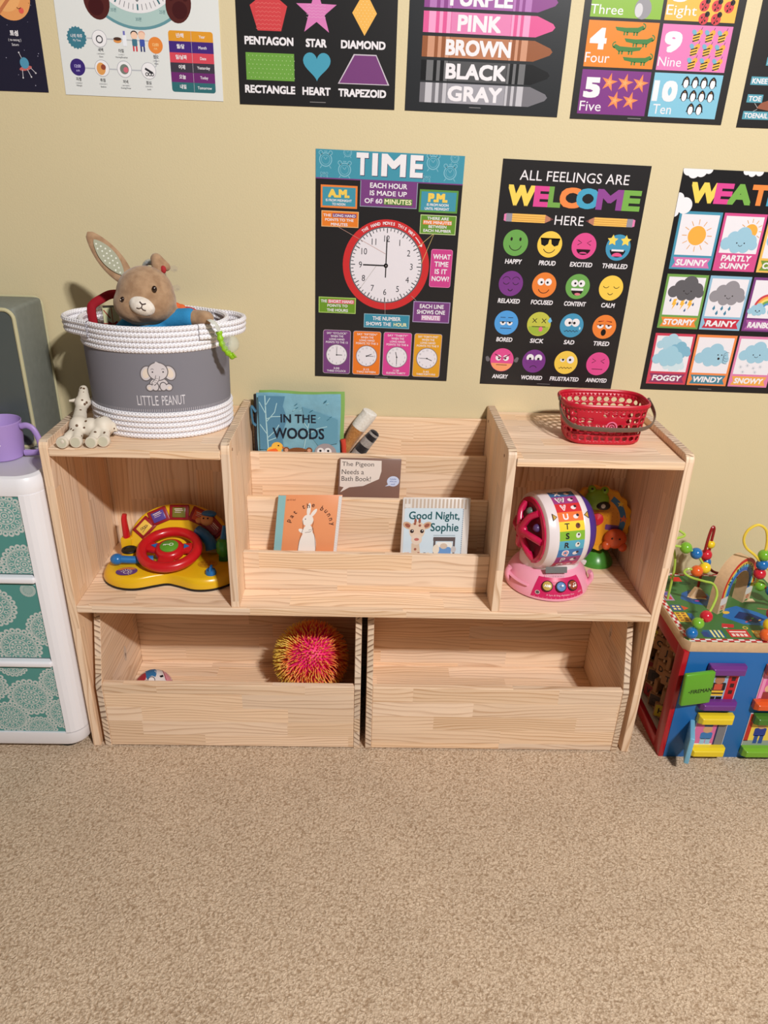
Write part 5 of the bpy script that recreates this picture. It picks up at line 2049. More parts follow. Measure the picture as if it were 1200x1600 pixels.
mb = MB().loft([ring_at(0.985, 0.0), ring_at(1.0, 0.002), ring_at(1.0, 0.007)], BLK_)
mb.build('foot_trim', t)
mb = MB().loft([ring_at(0.995, 0.007), ring_at(1.0, 0.011), ring_at(0.985, 0.02), ring_at(0.955, 0.028), ring_at(0.92, 0.0315), ring_at(0.86, 0.033)], YL)
mb.build('base', t)['label'] = 'yellow base'
# arched dashboard leaning back
DM = Matrix.Translation((-0.462, -0.125, ZM + 0.025)) @ Matrix.Rotation(radians(-28), 4, 'X')


def arch_outline(w_, h_):
    P = [(-w_, 0.0)]
    for k in range(25):
        a = pi - pi * k / 24
        P.append((w_ * cos(a) * (1.0), h_ * 0.35 + h_ * 0.65 * sin(a)))
    P.append((w_, 0.0))
    return P


def vert_prism(mb, poly, y0, y1, mat, r, M):
    M2 = M @ Matrix(((1, 0, 0, 0), (0, 0, 1, 0), (0, 1, 0, 0), (0, 0, 0, 1)))
    mb.prism(poly, y0, y1, mat, M2, r, 3)


mb = MB()
vert_prism(mb, arch_outline(0.122, 0.132), 0.0, 0.035, YL, 0.006, DM)
mb.build('dashboard', t)['label'] = 'yellow arched dashboard'
dmap = lambda oy: (lambda u, v, h: DM @ Vector((u / 1000, -oy - h, v / 1000)))
mb = MB()
cx0, cz0 = 0.0, 0.045
for k, a in enumerate((158, 124, 91, 58, 24)):
    a = radians(a)
    u, v = 0.094 * cos(a), cz0 + 0.064 * sin(a)
    R_ = DM @ Matrix.Translation((u, 0, v)) @ Matrix.Rotation(-(a - pi / 2) * 0.72, 4, 'Y')
    mbx = MB().box(-0.0245, 0.0245, -0.004, 0.004, -0.0195, 0.0195, paint((150, 22, 32), 0.35, 0.45), 0.003, 2, R_)
    bf = mbx.build('button_frame', t)
    c = ((240, 196, 80), (90, 70, 150), (120, 116, 44), (204, 78, 40), (150, 60, 60))[k]
    mbx = MB().box(-0.0165, 0.0165, -0.0065, 0.0, -0.013, 0.013, paint(c, 0.3, 0.5), 0.002, 2, R_)
    q = P2(lambda u_, v_, h, R_=R_: R_ @ Vector((u_ / 1000, -0.0066 - h, -v_ / 1000)), mbx, rough=0.4)
    if k == 0:
        for s in (-1, 0, 1):
            q.ring(s * 6, s * 1.5, 2, 3.4, (110, 80, 60), 1, 14)
        q.line([(-11, 6), (11, 3)], 1.4, (110, 80, 60), 1)
    else:
        q.line([(-11, -8), (9, -9)], 2, (226, 206, 196), 1)
        q.line([(-9, -4), (11, -5)], 1.6, (226, 206, 196), 1)
        q.line([(-10, 0), (6, 0)], 1.2, (214, 190, 190), 1)
    nest(mbx.build('button', t), bf)
# generic helper figure in relief on the right of the dashboard
mb = MB()
SKN = paint((226, 160, 104), 0.4)
mb.sphere((0.068, -0.004, 0.092), (0.017, 0.01, 0.016), SKN, 12, DM)
mb.sphere((0.05, -0.004, 0.09), (0.01, 0.008, 0.008), SKN, 10, DM)
mb.sphere((0.074, -0.005, 0.107), (0.019, 0.011, 0.009), BLU, 12, DM)
mb.tube([DM @ Vector((0.046, -0.008, 0.066)), DM @ Vector((0.062, -0.012, 0.056)), DM @ Vector((0.08, -0.012, 0.036)), DM @ Vector((0.086, -0.01, 0.018))], lambda s: 0.0125 + 0.005 * s, BLU, 12)
mb.sphere((0.062, -0.014, 0.095), 0.0022, BLK_, 8, DM)
mb.sphere((0.073, -0.0145, 0.095), 0.0022, BLK_, 8, DM)
mb.build('relief_figure', t)
# steering column and wheel
WM = Matrix.Translation((-0.4705, -0.166, ZM + 0.066)) @ Matrix.Rotation(radians(12), 4, 'X')
mb = MB().lathe([(0.062, -0.062), (0.055, -0.04), (0.04, -0.022), (0.03, -0.012)], YL, 32, WM)
mb.build('column', t)['label'] = 'yellow column'
wh = MB().torus((0, 0, 0), 0.0665, 0.0125, RD, 56, 14, WM).build('steering_wheel', t)
wh['label'] = 'red steering wheel'
mb = MB()
mb.lathe([(0.034, -0.012), (0.036, -0.004), (0.033, 0.005), (0.027, 0.009), (0.0, 0.01)], RD, 36, WM)
for a, w_ in ((10, 0.015), (170, 0.015), (270, 0.019)):
    A = WM @ Matrix.Rotation(radians(a), 4, 'Z')
    mb.box(0.02, 0.066, -w_, w_, -0.009, 0.003, RD, 0.003, 2, A)
mb.build('spokes', wh)
mb = MB().lathe([(0.022, 0.007), (0.022, 0.0115), (0.019, 0.014), (0.0, 0.0155)], paint((92, 158, 48), 0.3, 0.5), 32, WM)
q = P2(lambda u, v, h: WM @ Vector((u / 1000, -v / 1000, 0.0156 + h)), mb, rough=0.4)
q.ring(6, 0, 3.4, 5.4, (226, 232, 214), 1, 18)
q.line([(1.5, 0), (-13, 1)], 2.2, (226, 232, 214), 1.5)
q.line([(-8, 0.5), (-8, 5)], 1.8, (226, 232, 214), 1)
q.line([(-12, 1), (-12, 5)], 1.8, (226, 232, 214), 1)
mb.build('horn_button', wh)['label'] = 'green centre button with a key sign'
for s in (-1, 1):
    mb = MB().prism([(-0.007, -0.006), (0.007, -0.006), (0.0, 0.008)], 0.003, 0.006, BLU, WM @ Matrix.Translation((s * 0.037, 0.009, 0)) @ Matrix.Rotation(s * 0.6, 4, 'Z'), 0.001)
    mb.build('arrow_button', wh)
# levers, stick, knobs
mb = MB().box(-0.606, -0.579, -0.118, -0.092, ZM + 0.025, ZM + 0.066, YL, 0.004, 2)
mb.build('lever_socket', t)
mb = MB().tube([(-0.592, -0.105, ZM + 0.055), (-0.593, -0.105, ZM + 0.08), (-0.594, -0.104, ZM + 0.113), (-0.592, -0.101, ZM + 0.127)], lambda s: (0.0115 * (1 - 0.4 * s), 0.0095 * (1 - 0.4 * s)), RD, 12)
mb.build('lever', t)['label'] = 'red indicator lever'
mb = MB().torus((-0.578, -0.139, ZM + 0.047), 0.0155, 0.004, BLK_, 28, 8)
mb.lathe([(0.02, 0.0), (0.018, 0.016)], YL, 28, Matrix.Translation((-0.578, -0.139, ZM + 0.03)), cap0=False)
mb.lathe([(0.013, 0), (0.013, 0.0005)], paint((20, 30, 22), 0.5), 24, Matrix.Translation((-0.578, -0.139, ZM + 0.0475)))
mb.build('cup_ring', t)
mb = MB()
mb.sphere((-0.592, -0.192, ZM + 0.05), (0.0155, 0.015, 0.0135), BLU, 14)
mb.tube([(-0.585, -0.192, ZM + 0.05), (-0.55, -0.185, ZM + 0.045), (-0.51, -0.175, ZM + 0.042)], 0.0095, BLU, 12)
mb.build('gear_stick', t)['label'] = 'blue gear stick'
q = P2(plane_map((-0.562, -0.221, ZM + 0.0338), (1, 0.05, 0), (0, -1, 0)), rough=0.35)
q.disc(0, 0, 25, (104, 66, 130), 1, 19, 36)
q.poly([(-24, -5), (-19, -12), (-6, -18), (10, -17), (20, -9), (9, -7), (-4, -11), (-16, -4)], (222, 128, 56), 2)
q.ring(0, 4, 5, 6.6, (240, 232, 226), 2, 20)
for k in range(9):
    a = radians(180 + 180 * k / 8 if k < 9 else 0) - 0.0
    q.line([(9 * cos(a * 1.2 - 0.4), 4 + 9 * sin(a * 1.2 - 0.4)), (14 * cos(a * 1.2 - 0.4), 4 + 14 * sin(a * 1.2 - 0.4))], 1.6, (240, 232, 226), 2)
q.mb.build('sticker', t)['label'] = 'purple sticker with a light bulb'
mb = MB().lathe([(0.0135, 0), (0.0135, 0.006), (0.011, 0.012), (0.0, 0.0135)], BLU, 28, Matrix.Translation((-0.3615, -0.222, ZM + 0.031)))
mb.box(-0.3645, -0.3585, -0.234, -0.21, ZM + 0.04, ZM + 0.051, BLU, 0.002)
mb.build('knob', t)['label'] = 'blue turning knob'
q = P2(plane_map((-0.378, -0.178, ZM + 0.0338), (1, 0, 0), (0, -1, 0)), rough=0.35)
q.disc(0, 0, 24, (206, 148, 30), 1, 19, 30)
for k in range(8):
    q.ring(-14 + 9 * (k % 4), -6 + 12 * (k // 4), 2, 3.2, (160, 100, 24), 2, 12)
q.mb.build('map_sticker', t)
GRN = paint((56, 150, 62), 0.25, 0.5)
mb = MB().box(-0.354, -0.332, -0.165, -0.14, ZM + 0.022, ZM + 0.05, paint((36, 110, 44), 0.4), 0.004)
mb.lathe([(0.011, 0.0), (0.0165, 0.012), (0.0165, 0.03), (0.012, 0.042), (0.0, 0.046)], GRN, 20, Matrix.Translation((-0.343, -0.155, ZM + 0.046)))
mb.tube([(-0.342, -0.15, ZM + 0.085), (-0.338, -0.14, ZM + 0.12)], lambda s: 0.009 * (1 - 0.4 * s), BLU, 10, spline=False)
mb.build('siren_lever', t)['label'] = 'green and blue lever'

# ------------------------------------------------------------------ pink alphabet drum in the right cubby
t = thing('alphabet_toy', 'pink spinning alphabet drum toy with a rainbow letter band', 'toy', (0.465, -0.172, ZM))
PK = paint((240, 164, 186), 0.3, 0.45, coat=0.2)
HP = (206, 38, 96)
WT = paint((232, 222, 224), 0.3, 0.45, coat=0.2)
BC = Vector((0.4605, -0.172, ZM))
BP = [(0.1, 0.0), (0.1025, 0.004), (0.103, 0.012), (0.0985, 0.028), (0.0895, 0.046), (0.078, 0.059), (0.058, 0.066)]
mb = MB().lathe([(0.096, 0), (0.0985, 0.002), (0.0985, 0.006)], paint((150, 24, 70), 0.4), 56, Matrix.Translation(BC))
mb.build('foot_trim', t)
mb = MB().lathe([(0.096, 0.003)] + BP[1:], PK, 64, Matrix.Translation(BC))
mb.build('base', t)['label'] = 'pink base'


def bp(s):
    """s mm up the slope from the rim"""
    P = [(0.1028, 0.009)] + BP[3:]
    d = 0.0
    for (r0, z0), (r1, z1) in zip(P, P[1:]):
        l_ = hypot(r1 - r0, z1 - z0)
        if s <= d + l_:
            k = (s - d) / l_
            return r0 + (r1 - r0) * k, z0 + (z1 - z0) * k
        d += l_
    return P[-1]


def pmap(u, v, h):
    r, z = bp(max(0, 0.053 - v / 1000))
    a = u / 1000 / 0.086 + 0.1
    return BC + Vector(((r + h) * sin(a), -(r + h) * cos(a), z + h * 0.8))


q = P2(pmap, rough=0.3, base=0.0006)
for k in range(24):
    for j in range(6):
        a0, a1 = -1 + 2 * k / 24, -1 + 2 * (k + 1) / 24
        v0, v1 = 1 + 51 * j / 6, 1 + 51 * (j + 1) / 6
        w0, w1 = 51 + 8 * j / 6, 51 + 8 * (j + 1) / 6
        q.poly([(a0 * w0, v0), (a1 * w0, v0), (a1 * w1, v1), (a0 * w1, v1)], HP, 1)
q.tc('A Spin & Sing Alphabet Zoo', 2, 43.5, 4, (240, 200, 214), 4, 0.0, 0.95)
q.ring(-46, 40, 3.8, 5.0, (214, 206, 196), 4, 18)
q.disc(-46, 40, 3.6, (90, 84, 86), 4, n=16)
for u in (44, 47.5, 51):
    q.line([(u, 40), (u, 43.5)], 1.2, (240, 200, 214), 4)
cpn = q.mb.build('control_panel', t)
cpn['label'] = 'hot pink control panel'
for u, c, s in ((-28, (196, 164, 84), 'ABC'), (1, (96, 140, 190), ''), (29, (150, 70, 40), '')):
    cpt = pmap(u, 22, 0.0015)
    nrm = (pmap(u, 22, 0.01) - pmap(u, 22, 0.0)).normalized()
    rt = (pmap(u + 2, 22, 0) - pmap(u - 2, 22, 0)).normalized()
    upv = nrm.cross(rt).normalized()
    Mx = Matrix((rt, upv, nrm)).transposed().to_4x4()
    Mx.translation = cpt
    mb = MB().lathe([(0.0132, 0), (0.0132, 0.002), (0.012, 0.0028)], paint((50, 24, 30), 0.4), 28, Mx)
    mb.lathe([(0.0112, 0.002), (0.0108, 0.0042), (0.0075, 0.0055), (0.0, 0.006)], paint(c, 0.25, 0.5), 28, Mx)
    qq = P2(lambda u_, v_, h, Mx=Mx: Mx @ Vector((u_ / 1000, -v_ / 1000, 0.0061 + h)), mb, rough=0.4)
    if s:
        qq.tc(s, 0, 0, 6.4, (244, 240, 232), 1, 0.02)
    elif u == 1:
        qq.disc(-1, 0, 5, (60, 84, 130), 1, 3, 14)
        qq.disc(3, -2, 2.6, (226, 232, 240), 2, n=12)
    else:
        qq.disc(-2, 3, 2.4, (240, 232, 226), 1, n=10)
        qq.disc(4, 2, 2.4, (240, 232, 226), 1, n=10)
        qq.line([(0, 3), (0, -4), (6, -5), (6, 2)], 1.4, (240, 232, 226), 2)
    nest(mb.build('button', t), cpn)
# drum: axis turned a little towards the front at its left end
PSI = radians(13)
DC = Vector((0.4605, -0.174, 0.568))
ax = Vector((-cos(PSI), -sin(PSI), 0))
e1 = Vector((sin(PSI), -cos(PSI), 0))
e2 = Vector((0, 0, 1))
AM = Matrix((e1, e2, ax)).transposed()
if AM.determinant() < 0:
    AM = Matrix((e2, e1, ax)).transposed()
AM = AM.to_4x4() @ Matrix.Scale(0.945, 4)
AM.translation = DC
mb = MB().lathe([(0.0, -0.05), (0.0955, -0.05), (0.099, -0.044), (0.0995, -0.034), (0.0985, -0.032), (0.0985, 0.032), (0.0995, 0.034), (0.099, 0.044), (0.0945, 0.058), (0.086, 0.062), (0.0, 0.062)], WT, 96, AM)
drm = mb.build('drum', t)
drm['label'] = 'white drum'
dr = 0.0986 * 0.945
q = P2(lambda u, v, h: DC - ax * (u / 1000) + (e1 * cos(-v / 1000 / dr) + e2 * sin(-v / 1000 / dr)) * (dr + h), rough=0.25, spec=0.5, base=0.0004, sub=5)
cols = (('X', (60, 110, 160)), ('W', (160, 66, 130)), ('V', (212, 52, 58)), ('U', (236, 120, 60)), ('T', (244, 212, 60)), ('S', (134, 184, 60)), ('R', (86, 170, 196)), ('Q', (60, 120, 180)), ('P', (150, 60, 120)), ('O', (200, 50, 84)), ('N', (220, 110, 70)), ('M', (240, 200, 80)))
for k, (ch, c) in enumerate(cols):
    a = 84 - 13.8 * k
    v = -radians(a) * dr * 1000
    hh = radians(13.8) * dr * 1000 / 2
    for j in range(4):
        q.rect(-32, v - hh + j * hh / 2, 32, v - hh + (j + 1) * hh / 2, c, 1)
    lt = (40, 36, 40) if ch in 'TSR' else (244, 238, 240)
    if ch in 'WVQP':
        q.tc(ch, -12, v, 16, lt, 2, 0.05, 0.95)
        q.tc(ch, -12, v, 13, {'W': (60, 34, 50), 'V': (226, 90, 90), 'Q': (214, 50, 90), 'P': (110, 40, 90)}[ch], 3.5, 0.0, 0.95)
    else:
        q.tc(ch, -12, v, 15, lt, 2, 0.025 if ch != 'T' else 0.012, 1.0)
    u = 15
    if ch in 'TSR':
        q.disc(u, v, 6, (120, 70, 50) if ch == 'T' else (226, 226, 220), 2, 6.5, 16)
        q.disc(u + 1, v - 2, 2.6, (70, 50, 44), 3, n=10)
    else:
        q.disc(u - 2, v + 1, 6.5, (236, 226, 226), 2, 5, 16)
        q.disc(u + 3, v - 2, 3.6, (60, 40, 46), 3, n=10)
lb_ = nest(q.mb.build('letter_band', t), drm)
lb_['label'] = 'rainbow letter band'
for s, u in ((1, -40), (-1, 40)):
    q = P2(lambda u_, v_, h: DC - ax * (u_ / 1000) + (e1 * cos(-v_ / 1000 / 0.0912) + e2 * sin(-v_ / 1000 / 0.0912)) * (0.0998 * 0.945 + h), rough=0.3, base=0.0003, sub=4)
    v = -radians(43) * 91.2
    q.poly([(u - s * 5, v - 9), (u + s * 6.5, v), (u - s * 5, v + 9)], (50, 36, 34), 1)
    q.poly([(u - s * 3.6, v - 6.4), (u + s * 4.4, v), (u - s * 3.6, v + 6.4)], (200, 160, 70), 2)
    nest(q.mb.build('arrow_marker', t), drm)
MG = paint((196, 24, 76), 0.2, 0.5, coat=0.3)
mb = MB().lathe([(0.086, 0.06), (0.084, 0.066), (0.074, 0.068), (0.068, 0.064)], MG, 64, AM)
for k in range(6):
    mb.tube([AM @ Vector((0.072 * cos(pi * k / 3), 0.072 * sin(pi * k / 3), 0.067)), AM @ Vector((0.05 * cos(pi * k / 3 + 0.1), 0.05 * sin(pi * k / 3 + 0.1), 0.082)), AM @ Vector((0.015 * cos(pi * k / 3 + 0.2), 0.015 * sin(pi * k / 3 + 0.2), 0.09))], 0.0085, MG, 10)
mb.sphere((0, 0, 0.088), (0.024, 0.024, 0.012), MG, 14, AM)
mcap = mb.build('side_cap', t)
mcap['label'] = 'magenta side cap with spokes'
mb = MB().lathe([(0.0, 0.0625), (0.07, 0.0625), (0.072, 0.066)], paint((120, 12, 50), 0.5), 48, AM)
nest(mb.build('cap_recess', t), mcap)
for k, c in ((1, (96, 110, 100)), (4, (110, 120, 110)), (0, (86, 60, 110))):
    mb = MB().sphere((0.052 * cos(pi * k / 3 + 0.55), 0.052 * sin(pi * k / 3 + 0.55), 0.07), 0.0105, paint(c, 0.35, 0.5), 12, AM)
    nest(mb.build('rattle_bead', t), mcap)
PU = paint((76, 50, 140), 0.3, 0.5, coat=0.3)
mb = MB().lathe([(0.0955, -0.049), (0.09, -0.062), (0.078, -0.076), (0.058, -0.088), (0.03, -0.095), (0.0, -0.096)], PU, 64, AM)
mb.build('side_cap', t)['label'] = 'purple side cap'
mb = MB().lathe([(0.066, 0.055), (0.073, 0.06), (0.074, 0.075), (0.07, 0.093)], WT, 56, Matrix.Translation(DC - Vector((0, 0, DC.z - ZM))) @ Matrix.Diagonal((1, 0.82, 1, 1)), cap1=False)
mb.build('neck', t)
q = P2(plane_map((0.434, -0.2465, 0.5), (1, 0.05, 0), (0, -0.5, -1)), rough=0.2)
q.rect(0, 0, 52, 15, (112, 112, 110), 1, 2)
for k in range(12):
    q.line([(3 + 4 * k, 17), (2 + 4 * k, 24)], 1.0, (196, 186, 188), 1)
q.mb.build('screen', t)['label'] = 'grey screen strip'
for s in (-1, 1):
    mb = MB()
    a = radians(180 + 12 if s < 0 else -22)
    px_, py_ = BC.x + 0.098 * cos(a), BC.y + 0.098 * sin(a)
    mb.tube([(px_, py_, ZM + 0.014), (px_ + s * 0.008, py_, ZM + 0.03), (px_ + s * 0.007, py_, ZM + 0.042), (px_ + s * 0.002, py_, ZM + 0.05)], (lambda q_: (0.009, 0.006)), PK, 12)
    mb.build('side_post', t)
mb = MB().tube([BC + Vector((0.099 * cos(radians(a)), 0.099 * sin(radians(a)), 0.032)) for a in range(186, 232, 4)], (lambda q_: (0.005, 0.003)), PK, 10)
mb.build('carry_handle', t)

# ------------------------------------------------------------------ suction spinner behind it
t = thing('spinner_toy', 'yellow disc spinner on green suction base standing behind the alphabet drum', 'toy', (0.613, -0.066, ZM))
GR = paint((70, 140, 50), 0.3, 0.45)
mb = MB().lathe([(0.045, 0), (0.046, 0.004), (0.043, 0.012), (0.034, 0.026), (0.024, 0.034), (0.016, 0.04), (0.014, 0.055), (0.017, 0.064), (0.0, 0.066)], GR, 40, Matrix.Translation((0.613, -0.066, ZM)))
mb.build('suction_base', t)['label'] = 'green suction base'
SM = Matrix.Translation((0.5985, -0.068, 0.546)) @ Matrix.Rotation(radians(-12), 4, 'Z') @ Matrix.Rotation(radians(-12), 4, 'X')
SMp = SM @ Matrix.Rotation(pi / 2, 4, 'X')
YO = paint((224, 158, 28), 0.3, 0.45)
mb = MB()
poly = [((0.083 + 0.0025 * cos(18 * a)) * cos(a), (0.083 + 0.0025 * cos(18 * a)) * sin(a)) for a in [2 * pi * k / 144 for k in range(144)]]
mb.prism(poly, -0.012, 0.012, YO, SMp, 0.003)
dsk = mb.build('disc', t)
dsk['label'] = 'yellow disc'
smap = lambda off: (lambda u, v, h: SMp @ Vector((u / 1000, -v / 1000, off + h)))
q = P2(smap(0.0123), rough=0.35)
q.disc(0, 0, 70, (216, 142, 24), 1, n=56)
q.ring(0, 0, 56, 70, (60, 110, 150), 2, 30, -62, 20)
q.star(64, -6, 11, (224, 110, 60), 3)
q.star(52, -44, 9, (230, 190, 60), 3)
q.rect(22, 12, 56, 26, (110, 60, 120), 2, 3)
for k in range(20):
    q.disc(0 + 12 * (k % 5), -30 + 10 * (k // 5), 1.4, (190, 112, 20), 2, n=6)
nest(q.mb.build('disc_print', t), dsk)
mb = MB()
FG = paint((126, 170, 40), 0.35, 0.45)
mb.sphere((-0.008, 0.05, 0.018), (0.03, 0.027, 0.012), FG, 14, SMp)
for s in (-1, 1):
    mb.sphere((-0.008 + s * 0.016, 0.076, 0.018), (0.01, 0.01, 0.008), FG, 12, SMp)
mb.sphere((0.008, 0.038, 0.025), (0.018, 0.012, 0.008), paint((40, 40, 30), 0.4), 12, SMp)
mb.sphere((0.008, 0.038, 0.031), (0.006, 0.006, 0.004), paint((220, 220, 210), 0.4), 8, SMp)
for s in (-1, 1):
    mb.sphere((-0.008 + s * 0.015, 0.078, 0.026), 0.003, paint((30, 30, 26), 0.3), 8, SMp)
nest(mb.build('frog', t), dsk)['label'] = 'green frog face'
mb = MB()
OG = paint((204, 84, 36), 0.35, 0.45)
mb.sphere((0.05, -0.045, 0.02), (0.028, 0.026, 0.014), OG, 14, SMp)
for s in (-1, 1):
    mb.sphere((0.05 + s * 0.02, -0.064, 0.024), (0.011, 0.012, 0.009), OG, 10, SMp)
    mb.sphere((0.05 + s * 0.009, -0.042, 0.034), 0.0025, paint((50, 30, 24), 0.3), 8, SMp)
nest(mb.build('bear', t), dsk)['label'] = 'orange bear face'
mb = MB().lathe([(0.016, 0.0), (0.015, 0.02), (0.0, 0.024)], paint((190, 30, 44), 0.3), 24, SMp)
nest(mb.build('hub', t), dsk)['label'] = 'red hub'
mb = MB().box(-0.02, 0.012, -0.004, 0.004, -0.006, 0.006, paint((214, 208, 206), 0.6), 0.001, 1, Matrix.Translation((0.565, -0.105, ZM + 0.02)) @ Matrix.Rotation(-0.2, 4, 'Z') @ Matrix.Rotation(0.25, 4, 'Y'))
mb.build('label_tag', t)

# ------------------------------------------------------------------ balls in the left bin
g = NT('spiky_rubber')
tc = g.n('TexCoord')
n1 = g.noise(tc.outputs['Object'], 9.0, 1.0)
uvn = g.n('UVMap')
sp = g.n('SeparateXYZ')
g.l(uvn.outputs[0], sp.inputs[0])
so = g.n('SeparateXYZ')
g.l(tc.outputs['Object'], so.inputs[0])
f = g.math('ADD', g.math('MULTIPLY', sp.outputs[0], 0.36), g.math('MULTIPLY', n1, 0.7))
f = g.math('ADD', f, g.math('MULTIPLY', so.outputs[0], -1.1))
f = g.math('ADD', f, 0.12)
g.l(g.ramp(f, [(0.36, rgb((240, 40, 165))), (0.50, rgb((252, 66, 116))), (0.62, rgb((255, 130, 66))), (0.82, rgb((255, 214, 90)))]), g.b.inputs['Base Color'])
g.b.inputs['Roughness'].default_value = 0.4
g.b.inputs['Subsurface Weight'].default_value = 0.0
g.b.inputs['Subsurface Weight'].default_value = 0.25
g.b.inputs['Subsurface Radius'].default_value = (0.01, 0.004, 0.003)
SPK = g.m
sc_ = Vector((-0.133, -0.137, 0.1475))
t = thing('spiky_ball', 'large pink, orange and yellow rubber ball covered in soft spikes', 'ball', (sc_.x, sc_.y, 0.046))
mb = MB().sphere(sc_, 0.074, paint((240, 50, 120), 0.5), 24)
mb.build('core', t)
mb = MB()
N = 1500
ga = pi * (3 - sqrt(5))
rnd = random.Random(3)
for k in range(N):
    z = 1 - 2 * (k + 0.5) / N
    r = sqrt(1 - z * z)
    d = Vector((r * cos(ga * k), r * sin(ga * k), z))
    tt = d.cross(Vector((rnd.uniform(-1, 1), rnd.uniform(-1, 1), rnd.uniform(-1, 1)))).normalized()
    L = 0.03 + rnd.uniform(-0.002, 0.002)
    vs, uvs, fs = [], [], []
    a1 = d.cross(Vector((0.3, 0.5, 0.8))).normalized()
    a2 = d.cross(a1)
    for j, (h, rr) in enumerate(((0.0, 0.0021), (0.5, 0.0016), (1.0, 0.0008))):
        c = sc_ + d * (0.0725 + L * h) + tt * (0.006 * h * h) + Vector((0, 0, -0.004 * h * h))
        for i in range(5):
            vs.append(c + (a1 * cos(2 * pi * i / 5) + a2 * sin(2 * pi * i / 5)) * rr)
    H_ = (0.0, 0.5, 1.0)
    for j in range(2):
        for i in range(5):
            m = (i + 1) % 5
            fs.append([j * 5 + i, j * 5 + m, (j + 1) * 5 + m, (j + 1) * 5 + i])
            uvs.append([(H_[j], 0), (H_[j], 0), (H_[j + 1], 0), (H_[j + 1], 0)])
    fs.append([10, 11, 12, 13, 14])
    uvs.append([(1, 0)] * 5)
    mb.add(vs, fs, SPK, True, None, uvs)
o = mb.build('spikes', t)
o.modifiers.clear()
o['kind'] = 'stuff'

bc = Vector((-0.5365, -0.216, 0.0955))
t = thing('printed_ball', 'small white ball with red, blue and pink print in the left bin', 'ball', (bc.x, bc.y, 0.045))
ballm = MB().sphere(bc, 0.0505, paint((232, 222, 218), 0.3, 0.45), 32).build('ball', t)
d0 = Vector((0.263, -0.744, 0.614)).normalized()
rt0 = Vector((0.943, 0.333, 0.0)).normalized()
up0 = d0.cross(rt0).normalized()


def bmap2(u, v, h):
    x, y = u / 100, -v / 100
    k = sqrt(max(0.0, 1 - x * x - y * y))
    m_ = hypot(x, y)
    if m_ > 1:
        x, y = x / m_, y / m_
    return bc + (rt0 * x + up0 * y + d0 * k) * (0.0507 + h)


q = P2(bmap2, rough=0.3, sub=10)
q.poly([(-99, -10), (-99, -36), (-84, -52), (-66, -70), (-46, -84), (-30, -88), (-28, -66), (-34, -52), (-50, -46), (-66, -36), (-78, -10)], (172, 40, 56), 1)
q.poly([(-30, -94), (-6, -99), (18, -97), (26, -86), (22, -70), (16, -56), (0, -66), (-14, -62), (-22, -48), (-28, -60)], (52, 118, 170), 2)
q.poly([(60, -78), (76, -60), (94, -34), (98, -10), (66, -10), (64, -40)], (226, 150, 160), 1)
q.disc(-60, -40, 8, (24, 22, 26), 3, 9, 16)
q.ring(-6, -44, 15, 18.5, (40, 60, 90), 3, 26)
q.disc(-6, -44, 15, (238, 230, 226), 2.5, n=22)
for k_ in range(5):
    q.line([(14 + 5 * k_, -86 + 9 * k_), (38 + 3 * k_, -80 + 9 * k_)], 3, (238, 230, 226), 3.4)
q.poly([(34, -58), (52, -60), (54, -50), (40, -48)], (24, 22, 26), 4)
q.line([(-34, -34), (-30, -52), (-24, -36)], 4, (120, 30, 60), 4)
q.line([(64, -30), (60, -56), (54, -84)], 3, (170, 40, 60), 4)
nest(q.mb.build('print', t), ballm)
# ------------------------------------------------------------------ white drawer tower at the left
t = thing('drawer_tower', 'white plastic drawer tower with teal medallion drawer fronts', 'drawers', (-0.865, -0.19, 0.0))
WP = paint((242, 240, 244), 0.35, 0.45)
TX0, TX1, TY0, TY1 = -1.055, -0.6775, -0.345, -0.03


def rrect(x0, x1, y0, y1, r, n=7):
    P = []
    for cx, cy, a0 in ((x1 - r, y0 + r, -90), (x1 - r, y1 - r, 0), (x0 + r, y1 - r, 90), (x0 + r, y0 + r, 180)):
        for k in range(n):
            a = radians(a0 + 90 * k / (n - 1))
            P.append((cx + r * cos(a), cy + r * sin(a)))
    return P


def tring(inset, z, r=0.042, bow=0.0):
    return [(x, y, z) for x, y in rrect(TX0 + inset, TX1 - inset, TY0 + inset, TY1 - inset, r)]


mb = MB()
mb.loft([tring(0.004, 0.022), tring(0.0, 0.03), tring(0.0, 0.062)], WP, cap1=True)
mb.build('base_rail', t)
mb = MB()
mb.loft([tring(0.001, 0.7), tring(0.0, 0.708), tring(0.0, 0.728), tring(0.004, 0.738), tring(0.012, 0.741), tring(0.016, 0.738), tring(0.02, 0.735)], WP)
mb.build('top_cover', t)
# corner columns with rounded outer faces, side and back walls
DX0, DX1 = -1.012, -0.7195
for s in (1, -1):
    mb = MB()
    xa, xb = (DX1, TX1) if s > 0 else (TX0, DX0)
    r = 0.042
    if s > 0:
        P = [(xa, TY0 + 0.004)] + [(x, y) for x, y in rrect(TX0, TX1, TY0, TY1, r)[:14]] + [(xa, TY1)]
    else:
        P = [(xb, TY1)] + [(x, y) for x, y in rrect(TX0, TX1, TY0, TY1, r)[14:]] + [(xb, TY0 + 0.004)]
    mb.prism(P, 0.06, 0.702, WP)
    mb.build('side_frame', t)
mb = MB().box(DX0, DX1, TY1 - 0.01, TY1, 0.06, 0.702, WP)
mb.build('back_wall', t)
for z in (0.270, 0.4975):
    mb = MB().box(DX0 - 0.004, DX1 + 0.001, TY0 - 0.006, TY1 - 0.01, z - 0.0075, z + 0.0085, WP, 0.005, 3)
    mb.build('shelf_rail', t)
TL, TLD, WM_ = (84, 150, 144), (98, 156, 150), (204, 210, 206)


